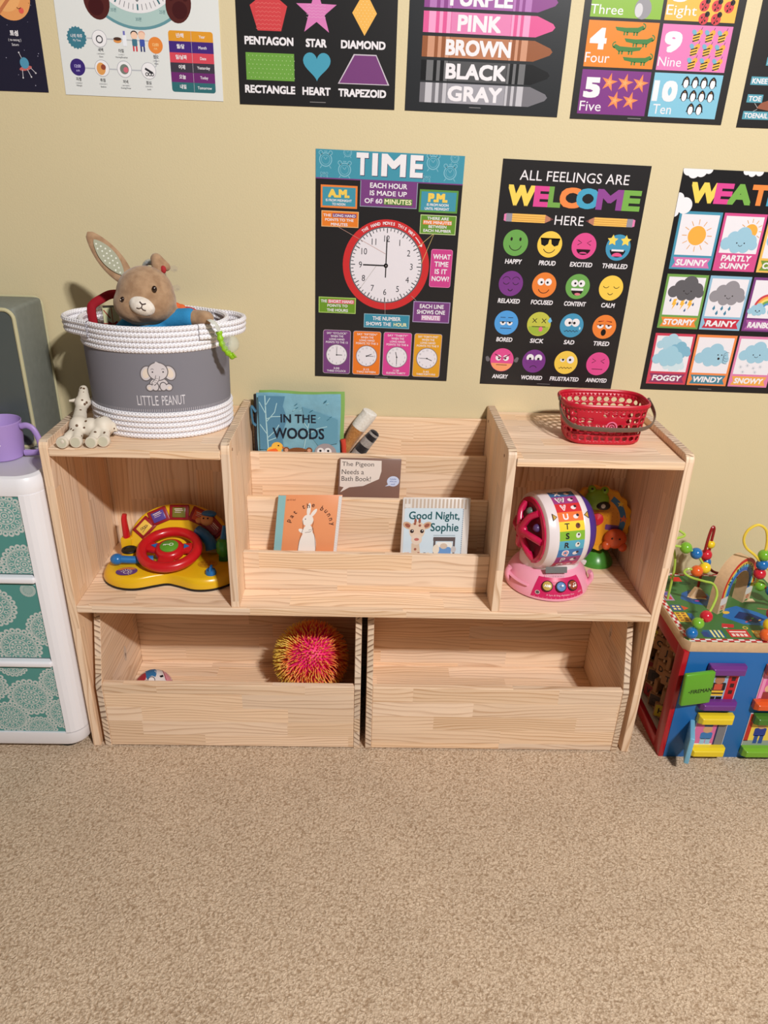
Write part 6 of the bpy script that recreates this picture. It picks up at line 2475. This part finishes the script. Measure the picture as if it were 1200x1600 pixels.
def medallion(q, u, v, R):
    q.disc(u, v, R * 0.97, (112, 166, 160), 1, n=40)
    n = 22
    for k in range(n):
        a = 2 * pi * k / n
        cu, cv = u + R * 0.9 * cos(a), v + R * 0.9 * sin(a)
        q.disc(cu, cv, R * 0.125, WM_, 2 + 0.15 * (k % 2), n=10)
        q.disc(u + R * 0.87 * cos(a), v + R * 0.87 * sin(a), R * 0.055, TL, 3, n=8)
    q.ring(u, v, R * 0.74, R * 0.79, WM_, 3.4, 36)
    q.ring(u, v, R * 0.69, R * 0.715, WM_, 3.4, 36)
    for k in range(12):
        a = 2 * pi * k / 12
        cu, cv = u + R * 0.56 * cos(a), v + R * 0.56 * sin(a)
        q.disc(cu, cv, R * 0.11, WM_, 3 + 0.15 * (k % 2), R * 0.085, 12, rot=a)
        q.disc(cu, cv, R * 0.06, TL, 4, R * 0.04, 8, rot=a)
        b = a + pi / 12
        q.disc(u + R * 0.64 * cos(b), v + R * 0.64 * sin(b), R * 0.035, WM_, 3.4, n=6)
    q.ring(u, v, R * 0.38, R * 0.43, WM_, 3.4, 30)
    for k in range(10):
        a = 2 * pi * k / 10
        q.disc(u + R * 0.29 * cos(a), v + R * 0.29 * sin(a), R * 0.065, WM_, 3 + 0.15 * (k % 2), n=8)
    q.ring(u, v, R * 0.16, R * 0.2, WM_, 3.4, 20)
    q.disc(u, v, R * 0.1, WM_, 3.4, n=12)
    q.disc(u, v, R * 0.045, TL, 4, n=8)


W_ = (DX1 - DX0) * 1000
sets = (((0.511, 0.7055), ((-125, 57, 54), (-38, 52, 52), (-18, 170, 52), (-112, 178, 52), (-215, 62, 54), (-205, 172, 52), (-260, 115, 40))),
        ((0.2845, 0.484), ((-106, 60, 54), (3, 118, 50), (-70, 170, 56), (-22, 14, 18), (-175, 168, 52), (-205, 58, 52), (-262, 150, 50))),
        ((0.062, 0.2565), ((-70, 88, 56), (2, 42, 46), (4, 138, 48), (-128, 150, 50), (-60, 187, 42), (-95, -12, 40), (-165, 52, 52), (-225, 140, 54), (-262, 40, 48))))
for (z0, z1), ms in sets:
    mb = MB().box(DX0 + 0.001, DX1 - 0.001, TY0 + 0.004, TY0 + 0.012, z0, z1, paint(TL, 0.3, 0.4), 0.001, 1)
    mb.box(DX0 + 0.003, DX1 - 0.003, TY0 + 0.012, TY1 - 0.02, z0, z0 + 0.17, paint((206, 208, 206), 0.4))
    q = P2(plane_map((DX1, TY0 + 0.0038, z1), (1, 0, 0), (0, 0, -1)), rough=0.3, clip=(-W_ + 2, 2, -2.0, (z1 - z0) * 1000 - 2))
    q.STEP = 0.00003
    for k_, (u, v, R) in enumerate(ms):
        q.base = 0.00015 * k_
        medallion(q, u, v, R * 0.95)
    dw = mb.build('drawer', t)
    dw['label'] = 'teal drawer with pale medallions'
    nest(q.mb.build('medallion_print', t), dw)
for x, y in ((-0.735, -0.30), (-1.0, -0.30), (-0.735, -0.07), (-1.0, -0.07)):
    MB().lathe([(0.024, 0), (0.026, 0.004), (0.026, 0.016), (0.02, 0.0225)], paint((28, 28, 30), 0.5), 24, Matrix.Translation((x, y, 0))).build('foot', t)

# lilac mug on the tower
t = thing('mug', 'lilac plastic mug standing on the white drawer tower', 'mug', (-0.8, -0.208, 0.7352))
LI = paint((176, 146, 208), 0.4, 0.4)
mb = MB().lathe([(0.0, 0.0), (0.038, 0.0), (0.042, 0.004), (0.0455, 0.05), (0.0475, 0.096), (0.0463, 0.0975), (0.0445, 0.095), (0.042, 0.05), (0.039, 0.008), (0.0, 0.007)], LI, 48, Matrix.Translation((-0.8, -0.208, 0.7352)) @ Matrix.Diagonal((0.98, 0.98, 0.86, 1)), cap0=False, cap1=False)
mb.build('cup', t)
mb = MB().tube([(-0.7515, -0.211, 0.8081), (-0.737, -0.213, 0.8107), (-0.724, -0.214, 0.803), (-0.7155, -0.215, 0.7823), (-0.7135, -0.215, 0.7582), (-0.722, -0.214, 0.7496), (-0.753, -0.211, 0.7462)], (lambda s: (0.0048, 0.0068)), LI, 12)
mb.build('handle', t)
q = P2(lambda u, v, h: Vector((-0.8 + (0.0452 + h) * sin(u / 45.2), -0.208 - (0.0452 + h) * cos(u / 45.2), 0.782 - v / 1000)), rough=0.4, sub=4)
q.poly([(12, 0), (18, 6), (12, 12), (4, 8)], (236, 226, 240), 1)
q.line([(14, -22), (16, -14), (15, -6)], 1.2, (200, 176, 222), 1)
q.mb.build('print', t)

# grey storage case on the tower
t = thing('storage_case', 'grey fabric storage case with cream piping standing on the drawer tower', 'case', (-0.9, -0.085, 0.7352))
CX0, CX1, CY0, CY1, CZ0, CZ1 = -1.05, -0.746, -0.155, -0.012, 0.736, 1.05
GC = paint((128, 131, 122), 0.75, 0.25, bump=0.0006, scale=60, vary=0.06)
mb = MB()
mb.box(CX0, CX1, CY0, CY1, CZ0, CZ1, GC, 0.008, 3)
mb.build('case_body', t)
CP = paint((196, 188, 150), 0.7, 0.25)


def rr3(y, ins, r=0.03, top=0.0):
    return [Vector((x, y, z)) for x, z in rrect(CX0 + ins, CX1 - ins, CZ0 + ins, CZ1 - ins + top, r)]


for y, rr, nm in ((CY0 + 0.0, 0.0042, 'piping'), (CY1 - 0.002, 0.0032, 'piping')):
    MB().tube(rr3(y, 0.0035 if y < -0.1 else -0.0005, 0.02), rr, CP, 8, True, spline=False).build(nm, t)
mb = MB()
P = [(x, z) for x, z in rrect(CX0 + 0.008, CX1 - 0.008, CZ0 + 0.008, CZ1 - 0.008, 0.018)]
M2 = Matrix(((1, 0, 0, 0), (0, 0, 1, 0), (0, 1, 0, 0), (0, 0, 0, 1)))
mb.prism(P, CY0 - 0.0016, CY0 + 0.001, paint((84, 90, 88), 0.22, 0.5, bump=0.0025, scale=14), M2)
mb.build('window_panel', t)['label'] = 'dark glossy window panel'

# ------------------------------------------------------------------ wooden activity cube at the right
QX0, QX1, QY0, QY1, QH = 0.767, 1.099, -0.337, -0.015, 0.356
t = thing('activity_cube', 'colourful wooden activity cube with bead wires on top, right of the shelf', 'activity toy', (0.933, -0.176, 0.0))
QR = paint((178, 20, 36), 0.3, 0.45, coat=0.2)
QB = paint((32, 104, 172), 0.35, 0.45)
PALE = paint((214, 180, 142), 0.5, 0.35, bump=0.0004, scale=90, vary=0.06)


def fbox(name, x0, x1, y0, y1, z0, z1, m, r=0.003, label=None, M=None):
    o = MB().box(x0, x1, y0, y1, z0, z1, m, r, 2, M).build(name, t)
    if label:
        o['label'] = label
    return o


TBZ = QH - 0.028
fbox('front_panel', QX0 + 0.0135, QX1, QY0, QY0 + 0.012, 0.0, TBZ, QB, 0.001, 'blue front panel')
fbox('back_panel', QX0 + 0.0135, QX1, QY1 - 0.012, QY1, 0.0, TBZ, paint((226, 170, 50), 0.4), 0.001)
fbox('right_panel', QX1 - 0.0135, QX1, QY0 + 0.012, QY1 - 0.012, 0.0, TBZ, paint((70, 140, 70), 0.4), 0.001)
fbox('bottom_panel', QX0 + 0.0135, QX1 - 0.0135, QY0 + 0.012, QY1 - 0.012, 0.004, 0.014, PALE, 0.001)
# red side frame round a window of turning letter tiles
mb = MB()
mb.box(QX0, QX0 + 0.0135, QY0, QY0 + 0.038, 0.0, TBZ, QR, 0.002)
mb.box(QX0, QX0 + 0.0135, QY1 - 0.038, QY1, 0.0, TBZ, QR, 0.002)
mb.box(QX0, QX0 + 0.0135, QY0 + 0.037, QY1 - 0.037, 0.0, 0.034, QR, 0.002)
mb.box(QX0, QX0 + 0.0135, QY0 + 0.037, QY1 - 0.037, 0.292, TBZ, QR, 0.002)
mb.build('side_frame', t)['label'] = 'red side frame'
fbox('inner_ledge', QX0 + 0.0136, QX0 + 0.03, QY0 + 0.03, QY1 - 0.03, 0.026, 0.036, paint((186, 176, 164), 0.5), 0.001)
mb = MB().box(QX0 + 0.058, QX0 + 0.062, QY0 + 0.013, QY1 - 0.013, 0.014, TBZ, paint((60, 40, 30), 0.8))
mb.build('tile_backing', t)
tiles = ((168, 120, 78), (140, 34, 38), (168, 120, 78), (200, 180, 50), (150, 104, 66), (168, 120, 78), (60, 44, 40), (178, 104, 60))
letters = 'AGMSBHNTCIOUDJPVEKQWFLRX'
kk = 0
for i in range(6):
    yy = QY0 + 0.046 + 0.041 * i
    for j in range(5):
        z = 0.062 + 0.052 * j
        A = Matrix.Translation((QX0 + 0.033, yy + 0.018, z)) @ Matrix.Rotation(radians((-58, 24, 64, -30, 48)[(i * 2 + j) % 5]), 4, 'Z')
        c = tiles[(i * 3 + j * 5) % 8]
        mb = MB().box(-0.006, 0.006, -0.0165, 0.0165, -0.021, 0.021, paint((160, 116, 76), 0.5), 0.002, 1, A)
        q = P2(lambda u, v, h, A=A: A @ Vector((-0.0061 - h, -u / 1000, -v / 1000)), mb, rough=0.4)
        q.rect(-14, -18, 14, 18, c, 1, 3)
        q.tc(letters[kk % 24], 0, 0, 18, (36, 26, 24), 2, 0.02)
        kk += 1
        mb.build('letter_tile', t)
    MB().tube([(QX0 + 0.033, yy + 0.018, 0.02), (QX0 + 0.033, yy + 0.018, 0.315)], 0.003, PALE, 8, spline=False).build('tile_rod', t)
# printed top board
mb = MB()
cut = 0.012
P = [(QX0 - 0.001, QY0 + cut), (QX0 + cut - 0.001, QY0 - 0.001), (QX1, QY0 - 0.001), (QX1, QY1), (QX0 - 0.001, QY1)]
mb.prism(P, TBZ, QH, PALE, None, 0.002, 2)
q = P2(lambda u, v, h: Vector((QX0 + u / 1000, QY0 + v / 1000, QH + h)), mb, rough=0.35)
WQ, HQ = (QX1 - QX0) * 1000, (QY1 - QY0) * 1000
GRN_ = (66, 116, 62)
q.poly([(1, 12), (12, 1), (WQ - 1, 1), (WQ - 1, HQ - 1), (1, HQ - 1)], GRN_, 1)
n = 24
for k in range(n):
    for r_ in range(2):
        c = (190, 36, 48) if (k + r_) % 2 else (232, 222, 218)
        a, b = 8 + (WQ - 10) * k / n, 8 + (WQ - 10) * (k + 1) / n
        q.rect(a, 2 + r_ * 6, b, 8 + r_ * 6, c, 2)
        q.rect(a, HQ - 14 + r_ * 6, b, HQ - 8 + r_ * 6, c, 2)
        if a > 14 and b < HQ - 14:
            q.rect(2 + r_ * 6, a, 8 + r_ * 6, b, c, 2.4)
BLUE_, DB_ = (34, 92, 160), (24, 48, 104)
# ponds with fish shapes
q.poly([(58, 190), (72, 218), (96, 232), (126, 230), (138, 214), (140, 176), (112, 158), (82, 168)], BLUE_, 2)
q.poly([(74, 192), (86, 214), (110, 222), (128, 206), (130, 184), (108, 172), (88, 178)], (52, 80, 130), 3)
q.poly([(78, 200), (104, 216), (124, 200), (126, 188), (90, 190)], (214, 190, 150), 4)
q.disc(120, 204, 11, (206, 70, 48), 5, 7, 18, rot=-0.6)
q.poly([(110, 206), (102, 218), (114, 214)], (206, 70, 48), 5)
q.disc(98, 180, 7, (206, 70, 150), 4, 2.4, 14)
q.poly([(132, 108), (156, 146), (190, 160), (232, 132), (262, 96), (220, 72), (170, 78)], (40, 110, 180), 2)
q.poly([(160, 106), (186, 134), (214, 124), (236, 100), (206, 84)], DB_, 3)
q.disc(150, 128, 10, (226, 186, 70), 4, 6, 16, rot=0.4)
for u, v, c in ((196, 94, (226, 90, 120)), (206, 104, (110, 180, 90)), (220, 96, (230, 190, 80)), (184, 88, (226, 90, 90))):
    q.disc(u, v, 5, c, 4, 2, 12, rot=0.5)
# little houses round the edge
q.rect(18, 134, 44, 160, (50, 80, 150), 2)
for i in range(2):
    for j in range(2):
        q.rect(22 + 11 * i, 138 + 11 * j, 29 + 11 * i, 145 + 11 * j, (236, 222, 130), 3)
q.poly([(46, 136), (62, 146), (46, 158)], (206, 84, 50), 2)
q.rect(16, 84, 46, 126, (236, 184, 56), 2)
for i in range(2):
    for j in range(4):
        q.rect(20 + 13 * i, 88 + 10 * j, 28 + 13 * i, 94 + 10 * j, (140, 90, 50), 3)
q.rect(48, 84, 60, 122, (40, 100, 160), 2)
q.poly([(16, 180), (40, 180), (40, 226), (16, 226)], (176, 140, 176), 2)
q.rect(20, 186, 36, 200, (206, 60, 70), 3)
q.rect(20, 206, 36, 220, (96, 90, 160), 3)
q.rect(56, 20, 104, 50, (36, 96, 140), 2)
for k in range(3):
    q.rect(74 + 10 * k, 20, 79 + 10 * k, 50, (232, 226, 150), 3)
q.rect(50, 22, 66, 42, (44, 70, 130), 4)
q.rect(116, 22, 166, 54, (206, 50, 50), 2)
q.rect(121, 42, 161, 47, (240, 226, 220), 3)
for k in range(4):
    q.rect(122 + 10 * k, 26, 129 + 10 * k, 37, (236, 214, 206), 3)
q.rect(178, 22, 226, 52, (232, 176, 50), 2)
for k in range(4):
    for j in range(2):
        q.rect(182 + 11 * k, 26 + 12 * j, 189 + 11 * k, 34 + 12 * j, (250, 226, 140), 3)
q.rect(236, 22, 290, 56, (180, 90, 140), 2)
q.poly([(110, 62), (140, 62), (146, 76), (118, 80)], (196, 52, 56), 2)
q.rect(114, 60, 124, 63, (236, 226, 222), 3)
q.ring(168, 62, 4, 6.4, (226, 186, 70), 2, 14)
q.disc(52, 232, 12, (46, 90, 44), 2, 7, 16)
q.disc(66, 130, 14, (44, 90, 46), 2, 5, 16)
for u in (60, 100, 140, 200, 250):
    q.disc(u, 268, 16, (40, 84, 44), 2, 9, 18)
q.rect(70, 276, 96, 300, (206, 60, 50), 3)
q.rect(210, 180, 250, 196, (226, 206, 170), 2)
q.line([(240, 150), (300, 140)], 6, (150, 110, 70), 2)
mb.build('top_board', t)['label'] = 'printed town top board with checkered edge'
# rainbow arch
AMx = Matrix.Translation((0.9398, -0.1693, QH)) @ Matrix.Rotation(radians(32), 4, 'Z')
A_OW, A_IW, A_H, A_D = 0.068, 0.038, 0.142, 0.03


def arch_poly(w, h):
    return [(w * cos(pi * k / 28), (h - w * 1.25) + w * 1.25 * sin(pi * k / 28)) for k in range(29)]


outer, inner = arch_poly(A_OW, A_H), arch_poly(A_IW, A_H - 0.036)
poly = [(A_OW, 0)] + outer + [(-A_OW, 0), (-A_IW, 0)] + inner[::-1] + [(A_IW, 0)]
mb = MB()
M2 = Matrix(((1, 0, 0, 0), (0, 0, -1, 0), (0, 1, 0, 0), (0, 0, 0, 1)))
n = len(poly)
half = len(outer) + 1
vs = [(x, -A_D / 2, z) for x, z in poly] + [(x, A_D / 2, z) for x, z in poly]
o_loop = [(A_OW, 0)] + outer + [(-A_OW, 0)]
i_loop = [(A_IW, 0)] + inner + [(-A_IW, 0)]
m = len(o_loop)
vs = [(x, y, z) for y in (-A_D / 2, A_D / 2) for x, z in o_loop] + [(x, y, z) for y in (-A_D / 2, A_D / 2) for x, z in i_loop]
fs = []
for k in range(m - 1):
    fs += [[k, k + 1, m + k + 1, m + k], [2 * m + k + 1, 2 * m + k, 3 * m + k, 3 * m + k + 1], [k + 1, k, 2 * m + k, 2 * m + k + 1], [m + k, m + k + 1, 3 * m + k + 1, 3 * m + k]]
fs += [[0, m, 3 * m, 2 * m], [m - 1, 3 * m - 1, 4 * m - 1, 2 * m - 1]]
mb.add(vs, fs, PALE, False, AMx)
q = P2(lambda u, v, h: AMx @ Vector((u / 1000, -A_D / 2 - h, -v / 1000)), mb, rough=0.35)


def arch_band(f0, f1, c, l, zmin=0.045):
    A, B = [], []
    for k in range(m):
        (xo, zo), (xi, zi) = o_loop[k], i_loop[k]
        a = (xi + (xo - xi) * f0, max(zi + (zo - zi) * f0, zmin))
        b = (xi + (xo - xi) * f1, max(zi + (zo - zi) * f1, zmin))
        A.append((a[0] * 1000, -a[1] * 1000))
        B.append((b[0] * 1000, -b[1] * 1000))
    q.raw(A + B, [[k, k + 1, m + k + 1, m + k] for k in range(m - 1)], c, l)


arch_band(0.72, 0.99, (206, 44, 40), 1)
arch_band(0.5, 0.72, (236, 196, 80), 1)
arch_band(0.3, 0.5, (90, 170, 200), 1)
arch_band(0.02, 0.3, (48, 96, 180), 1)
_t = 'MY BUSY TOWN'
for k, ch in enumerate(_t):
    if ch == ' ':
        continue
    a = radians(156 - 132 * k / (len(_t) - 1))
    w_, hh = A_IW + (A_OW - A_IW) * 0.48, A_H - 0.019
    u, v = w_ * cos(a) * 1000, -((hh - w_ * 1.25) + w_ * 1.25 * sin(a)) * 1000
    q.tc(ch, u, v, 11, ((30, 60, 50), (34, 36, 60), (40, 90, 60))[k % 3], 2, 0.025, 0.9, rot=(pi / 2 - a) * 0.9)
for s in (-1, 1):
    q.rect(s * 53 - 14, -46, s * 53 + 14, -24, (226, 218, 210), 1, 6)
    q.ring(s * 53, -16, 3, 5.4, (196, 40, 44), 1, 14)
    q.disc(s * 53, -5, 7, (60, 130, 66), 1, 3, 12)
mb.build('rainbow_arch', t)['label'] = 'wooden rainbow arch'
# wooden pond hill
mb = MB().prism([(0.0, 0.0), (0.05, 0.0), (0.03, 0.022), (0.014, 0.026)], -0.006, 0.006, PALE, Matrix.Translation((0.851, -0.135, QH)) @ Matrix.Rotation(0.1, 4, 'Z') @ Matrix.Rotation(pi / 2, 4, 'X'))
mb.build('wooden_hill', t)


def wire(pts, c, r=0.0028, label=None):
    o = MB().tube(pts, r, paint(c, 0.3, 0.5), 8).build('bead_wire', t)
    o['label'] = label
    return o


wire(((0.777, -0.328, 0.352), (0.78, -0.325, 0.372), (0.793, -0.315, 0.394), (0.818, -0.3, 0.404), (0.84, -0.277, 0.418), (0.858, -0.25, 0.436), (0.854, -0.23, 0.451), (0.835, -0.22, 0.453), (0.812, -0.2, 0.451), (0.796, -0.19, 0.460), (0.806, -0.189, 0.4695), (0.827, -0.19, 0.464), (0.848, -0.181, 0.470), (0.831, -0.18, 0.495), (0.82, -0.18, 0.508), (0.791, -0.18, 0.523), (0.763, -0.18, 0.528), (0.738, -0.185, 0.534), (0.732, -0.187, 0.545), (0.76, -0.182, 0.549), (0.785, -0.172, 0.553), (0.775, -0.16, 0.56)), (170, 200, 80), 0.003, 'lime green bead wire')
wire(((0.752, -0.158, 0.535), (0.772, -0.152, 0.51), (0.784, -0.15, 0.48), (0.789, -0.15, 0.45), (0.79, -0.15, 0.42), (0.79, -0.15, 0.352)), (170, 200, 80), 0.003, 'lime green bead wire')
wire(((0.882, -0.112, 0.352), (0.881, -0.112, 0.413), (0.8765, -0.112, 0.457), (0.877, -0.111, 0.507), (0.8805, -0.109, 0.538), (0.886, -0.106, 0.545), (0.8905, -0.104, 0.535), (0.891, -0.104, 0.5), (0.893, -0.104, 0.455), (0.9, -0.102, 0.43), (0.912, -0.1, 0.416), (0.929, -0.1, 0.408), (0.972, -0.108, 0.404), (0.999, -0.13, 0.402), (1.02, -0.15, 0.402), (1.04, -0.175, 0.4), (1.06, -0.19, 0.38), (1.065, -0.19, 0.352)), (150, 20, 30), 0.0036, 'red bead wire')
wire(((1.06, -0.2, 0.352), (1.05, -0.2, 0.43), (1.02, -0.2, 0.462), (0.986, -0.2, 0.486), (0.955, -0.2, 0.516), (0.928, -0.2, 0.537), (0.916, -0.2, 0.561), (0.921, -0.2, 0.585), (0.941, -0.2, 0.599), (0.963, -0.2, 0.587), (0.974, -0.2, 0.557), (0.977, -0.2, 0.527), (0.979, -0.2, 0.495), (0.979, -0.2, 0.464), (0.985, -0.188, 0.438), (1.0, -0.15, 0.405), (1.006, -0.12, 0.352)), (236, 206, 70), 0.0032, 'yellow bead wire')
wire(((0.957, -0.327, 0.352), (0.958, -0.325, 0.372), (0.967, -0.315, 0.394), (0.976, -0.302, 0.412), (0.982, -0.295, 0.44), (0.99, -0.29, 0.47), (1.02, -0.28, 0.48), (1.06, -0.26, 0.44), (1.07, -0.255, 0.352)), (140, 24, 30), 0.0045, 'dark red bead wire')
BC_ = {'b': (30, 110, 180), 'g': (120, 180, 50), 'r': (206, 36, 54), 'o': (232, 100, 40), 'y': (240, 206, 40)}
BN = {'b': 'blue bead', 'g': 'green bead', 'r': 'red bead', 'o': 'orange bead', 'y': 'yellow bead'}
for c, x, y, z, r in (('b', 0.7795, -0.325, 0.3735, 0.0138), ('g', 0.794, -0.315, 0.394, 0.0142), ('r', 0.818, -0.3, 0.404, 0.0145), ('o', 0.827, -0.19, 0.464, 0.0145), ('y', 0.849, -0.182, 0.469, 0.0142),
                      ('b', 0.82, -0.18, 0.508, 0.0145), ('g', 0.791, -0.18, 0.523, 0.0145), ('y', 0.891, -0.104, 0.494, 0.011), ('r', 0.884, -0.108, 0.466, 0.0145), ('b', 0.891, -0.104, 0.443, 0.012),
                      ('o', 0.998, -0.129, 0.402, 0.0145), ('g', 1.02, -0.15, 0.402, 0.0145), ('b', 1.04, -0.172, 0.4, 0.0145), ('g', 0.977, -0.2, 0.517, 0.0145), ('b', 0.979, -0.2, 0.4915, 0.0145),
                      ('r', 0.979, -0.2, 0.466, 0.0145), ('r', 0.976, -0.302, 0.416, 0.0165), ('y', 0.967, -0.315, 0.393, 0.0158), ('o', 0.958, -0.326, 0.372, 0.015)):
    o = MB().sphere((x, y, z), r, paint(BC_[c], 0.22, 0.5, coat=0.3), 16).build('bead', t)
    o['label'] = BN[c]
# little doors of the front: thick lintels and sills round printed cards
VI, OR_, YE, PKc, GD, GL_ = (110, 50, 130), (226, 90, 36), (236, 206, 40), (206, 80, 140), (70, 120, 40), (120, 176, 46)


def ledge(x0, x1, z0, z1, c, flip, lbl):
    """bevelled wooden block glued on the front"""
    y = QY0
    d = 0.024
    mb = MB()
    s = 0.007
    rings = [[(x0, y, z0), (x1, y, z0), (x1, y, z1), (x0, y, z1)],
             [(x0, y - d * 0.55, z0), (x1, y - d * 0.55, z0), (x1, y - d * 0.55, z1), (x0, y - d * 0.55, z1)],
             [(x0 + s, y - d, z0 + s * 0.7), (x1 - s, y - d, z0 + s * 0.7), (x1 - s, y - d, z1 - s * 0.7), (x0 + s, y - d, z1 - s * 0.7)]]
    mb.loft(rings, paint(c, 0.28, 0.45, coat=0.2), False)
    o = mb.build('lintel' if flip else 'sill', t)
    md = o.modifiers.new('round', 'BEVEL')
    md.width = 0.002
    md.segments = 2
    o['label'] = lbl
    return o


def card(x0, x1, z0, z1):
    mb = MB().box(x0, x1, QY0 - 0.002, QY0, z0, z1, paint((230, 224, 224), 0.4))
    q = P2(plane_map((x0, QY0 - 0.0021, z1), (1, 0, 0), (0, 0, -1)), mb, rough=0.4)
    q.w, q.h = (x1 - x0) * 1000, (z1 - z0) * 1000
    return q


ledge(0.832, 0.921, 0.272, 0.298, VI, True, 'purple lintel')
ledge(0.832, 0.922, 0.166, 0.190, VI, False, 'purple sill')
q = card(0.836, 0.916, 0.188, 0.274)
q.rect(1, 1, q.w - 1, q.h - 1, (150, 180, 214), 1)
q.rect(54, 1, 78, q.h, (196, 36, 44), 2)
for v in (16, 36, 56):
    q.rect(62, v, 72, v + 12, (60, 30, 36), 3)
q.rect(18, 58, 50, 74, (236, 190, 60), 3)
q.rect(18, 64, 50, 68, (40, 34, 34), 4)
q.rect(18, 76, 33, 84, (30, 26, 28), 3)
q.rect(35, 76, 50, 84, (30, 26, 28), 3)
q.rect(16, 34, 52, 58, (40, 34, 36), 3, 4)
q.rect(24, 38, 44, 56, (206, 84, 60), 4)
q.disc(34, 26, 12, (176, 120, 90), 4, n=18)
q.rect(20, 8, 48, 18, (60, 24, 30), 5, 4)
q.mb.build('picture_card', t)
# open green door with lettering
GDM = Matrix.Translation((0.842, QY0 - 0.014, 0.2)) @ Matrix.Rotation(radians(8), 4, 'Z') @ Matrix.Rotation(radians(-3), 4, 'Y')
mb = MB().box(-0.073, 0.003, -0.012, 0.0, -0.004, 0.09, paint((96, 166, 40), 0.28, 0.45, coat=0.2), 0.004, 3, GDM)
q = P2(lambda u, v, h: GDM @ Vector((-0.073 + u / 1000, -0.0121 - h, 0.09 - v / 1000)), mb, rough=0.4)
q.text('FIREMAN', 19, 46, 73, 57.5, (36, 50, 28), 1, 0.018)
q.poly([(12, 52), (17, 49.5), (17, 54.5)], (40, 60, 30), 1)
mb.build('door', t)['label'] = 'open lime green door lettered FIREMAN'
ledge(0.838, 0.926, 0.122, 0.148, YE, True, 'yellow lintel')
ledge(0.838, 0.927, 0.018, 0.044, YE, False, 'yellow sill')
q = card(0.842, 0.922, 0.042, 0.124)
q.rect(1, 1, q.w - 1, q.h - 1, (214, 110, 160), 1)
q.rect(58, 1, 79, q.h, (120, 120, 126), 2)
q.rect(54, 1, 58, q.h, (40, 40, 90), 3)
q.rect(18, 40, 48, 62, (60, 120, 180), 3, 5)
q.rect(20, 60, 32, 78, (150, 190, 220), 3)
q.rect(34, 60, 46, 78, (150, 190, 220), 3)
q.disc(33, 30, 12, (206, 160, 120), 4, n=18)
q.rect(22, 14, 44, 22, (40, 90, 150), 5, 4)
q.rect(2, 76, 52, 82, (232, 226, 226), 2)
q.mb.build('picture_card', t)
LBM = Matrix.Translation((0.838, QY0, 0.042)) @ Matrix.Rotation(radians(-22), 4, 'Z')
MB().box(-0.012, 0.0, -0.076, 0.0, 0.0, 0.08, paint((120, 184, 214), 0.3, 0.45, coat=0.2), 0.003, 3, LBM).build('door', t)['label'] = 'open light blue door'
ledge(0.972, 1.06, 0.272, 0.298, OR_, True, 'orange lintel')
ledge(0.966, 1.056, 0.168, 0.192, OR_, False, 'orange sill')
q = card(0.972, 1.052, 0.19, 0.276)
q.rect(1, 1, q.w - 1, q.h - 1, (214, 96, 156), 1)
q.disc(26, 52, 12, (226, 180, 140), 2, n=16)
q.rect(6, 62, 40, 84, (150, 60, 60), 2, 3)
q.rect(4, 4, 12, q.h - 4, (236, 150, 190), 3)
q.mb.build('picture_card', t)
ledge(0.978, 1.062, 0.122, 0.148, GD, True, 'dark green lintel')
ledge(0.972, 1.06, 0.018, 0.044, GL_, False, 'lime green sill')
q = card(0.972, 1.054, 0.042, 0.146)
q.rect(1, 1, q.w - 1, q.h - 1, (236, 206, 80), 1)
q.rect(1, 1, 12, q.h - 16, (190, 50, 40), 2)
q.rect(1, q.h - 18, q.w - 1, q.h - 1, (150, 160, 150), 2)
q.rect(22, 46, 52, 72, (40, 60, 140), 3, 4)
q.rect(26, 70, 36, 96, (50, 80, 150), 3)
q.rect(40, 70, 50, 96, (50, 80, 150), 3)
q.disc(38, 38, 11, (206, 160, 120), 4, n=18)
q.rect(26, 24, 50, 32, (30, 40, 100), 5, 3)
q.mb.build('picture_card', t)
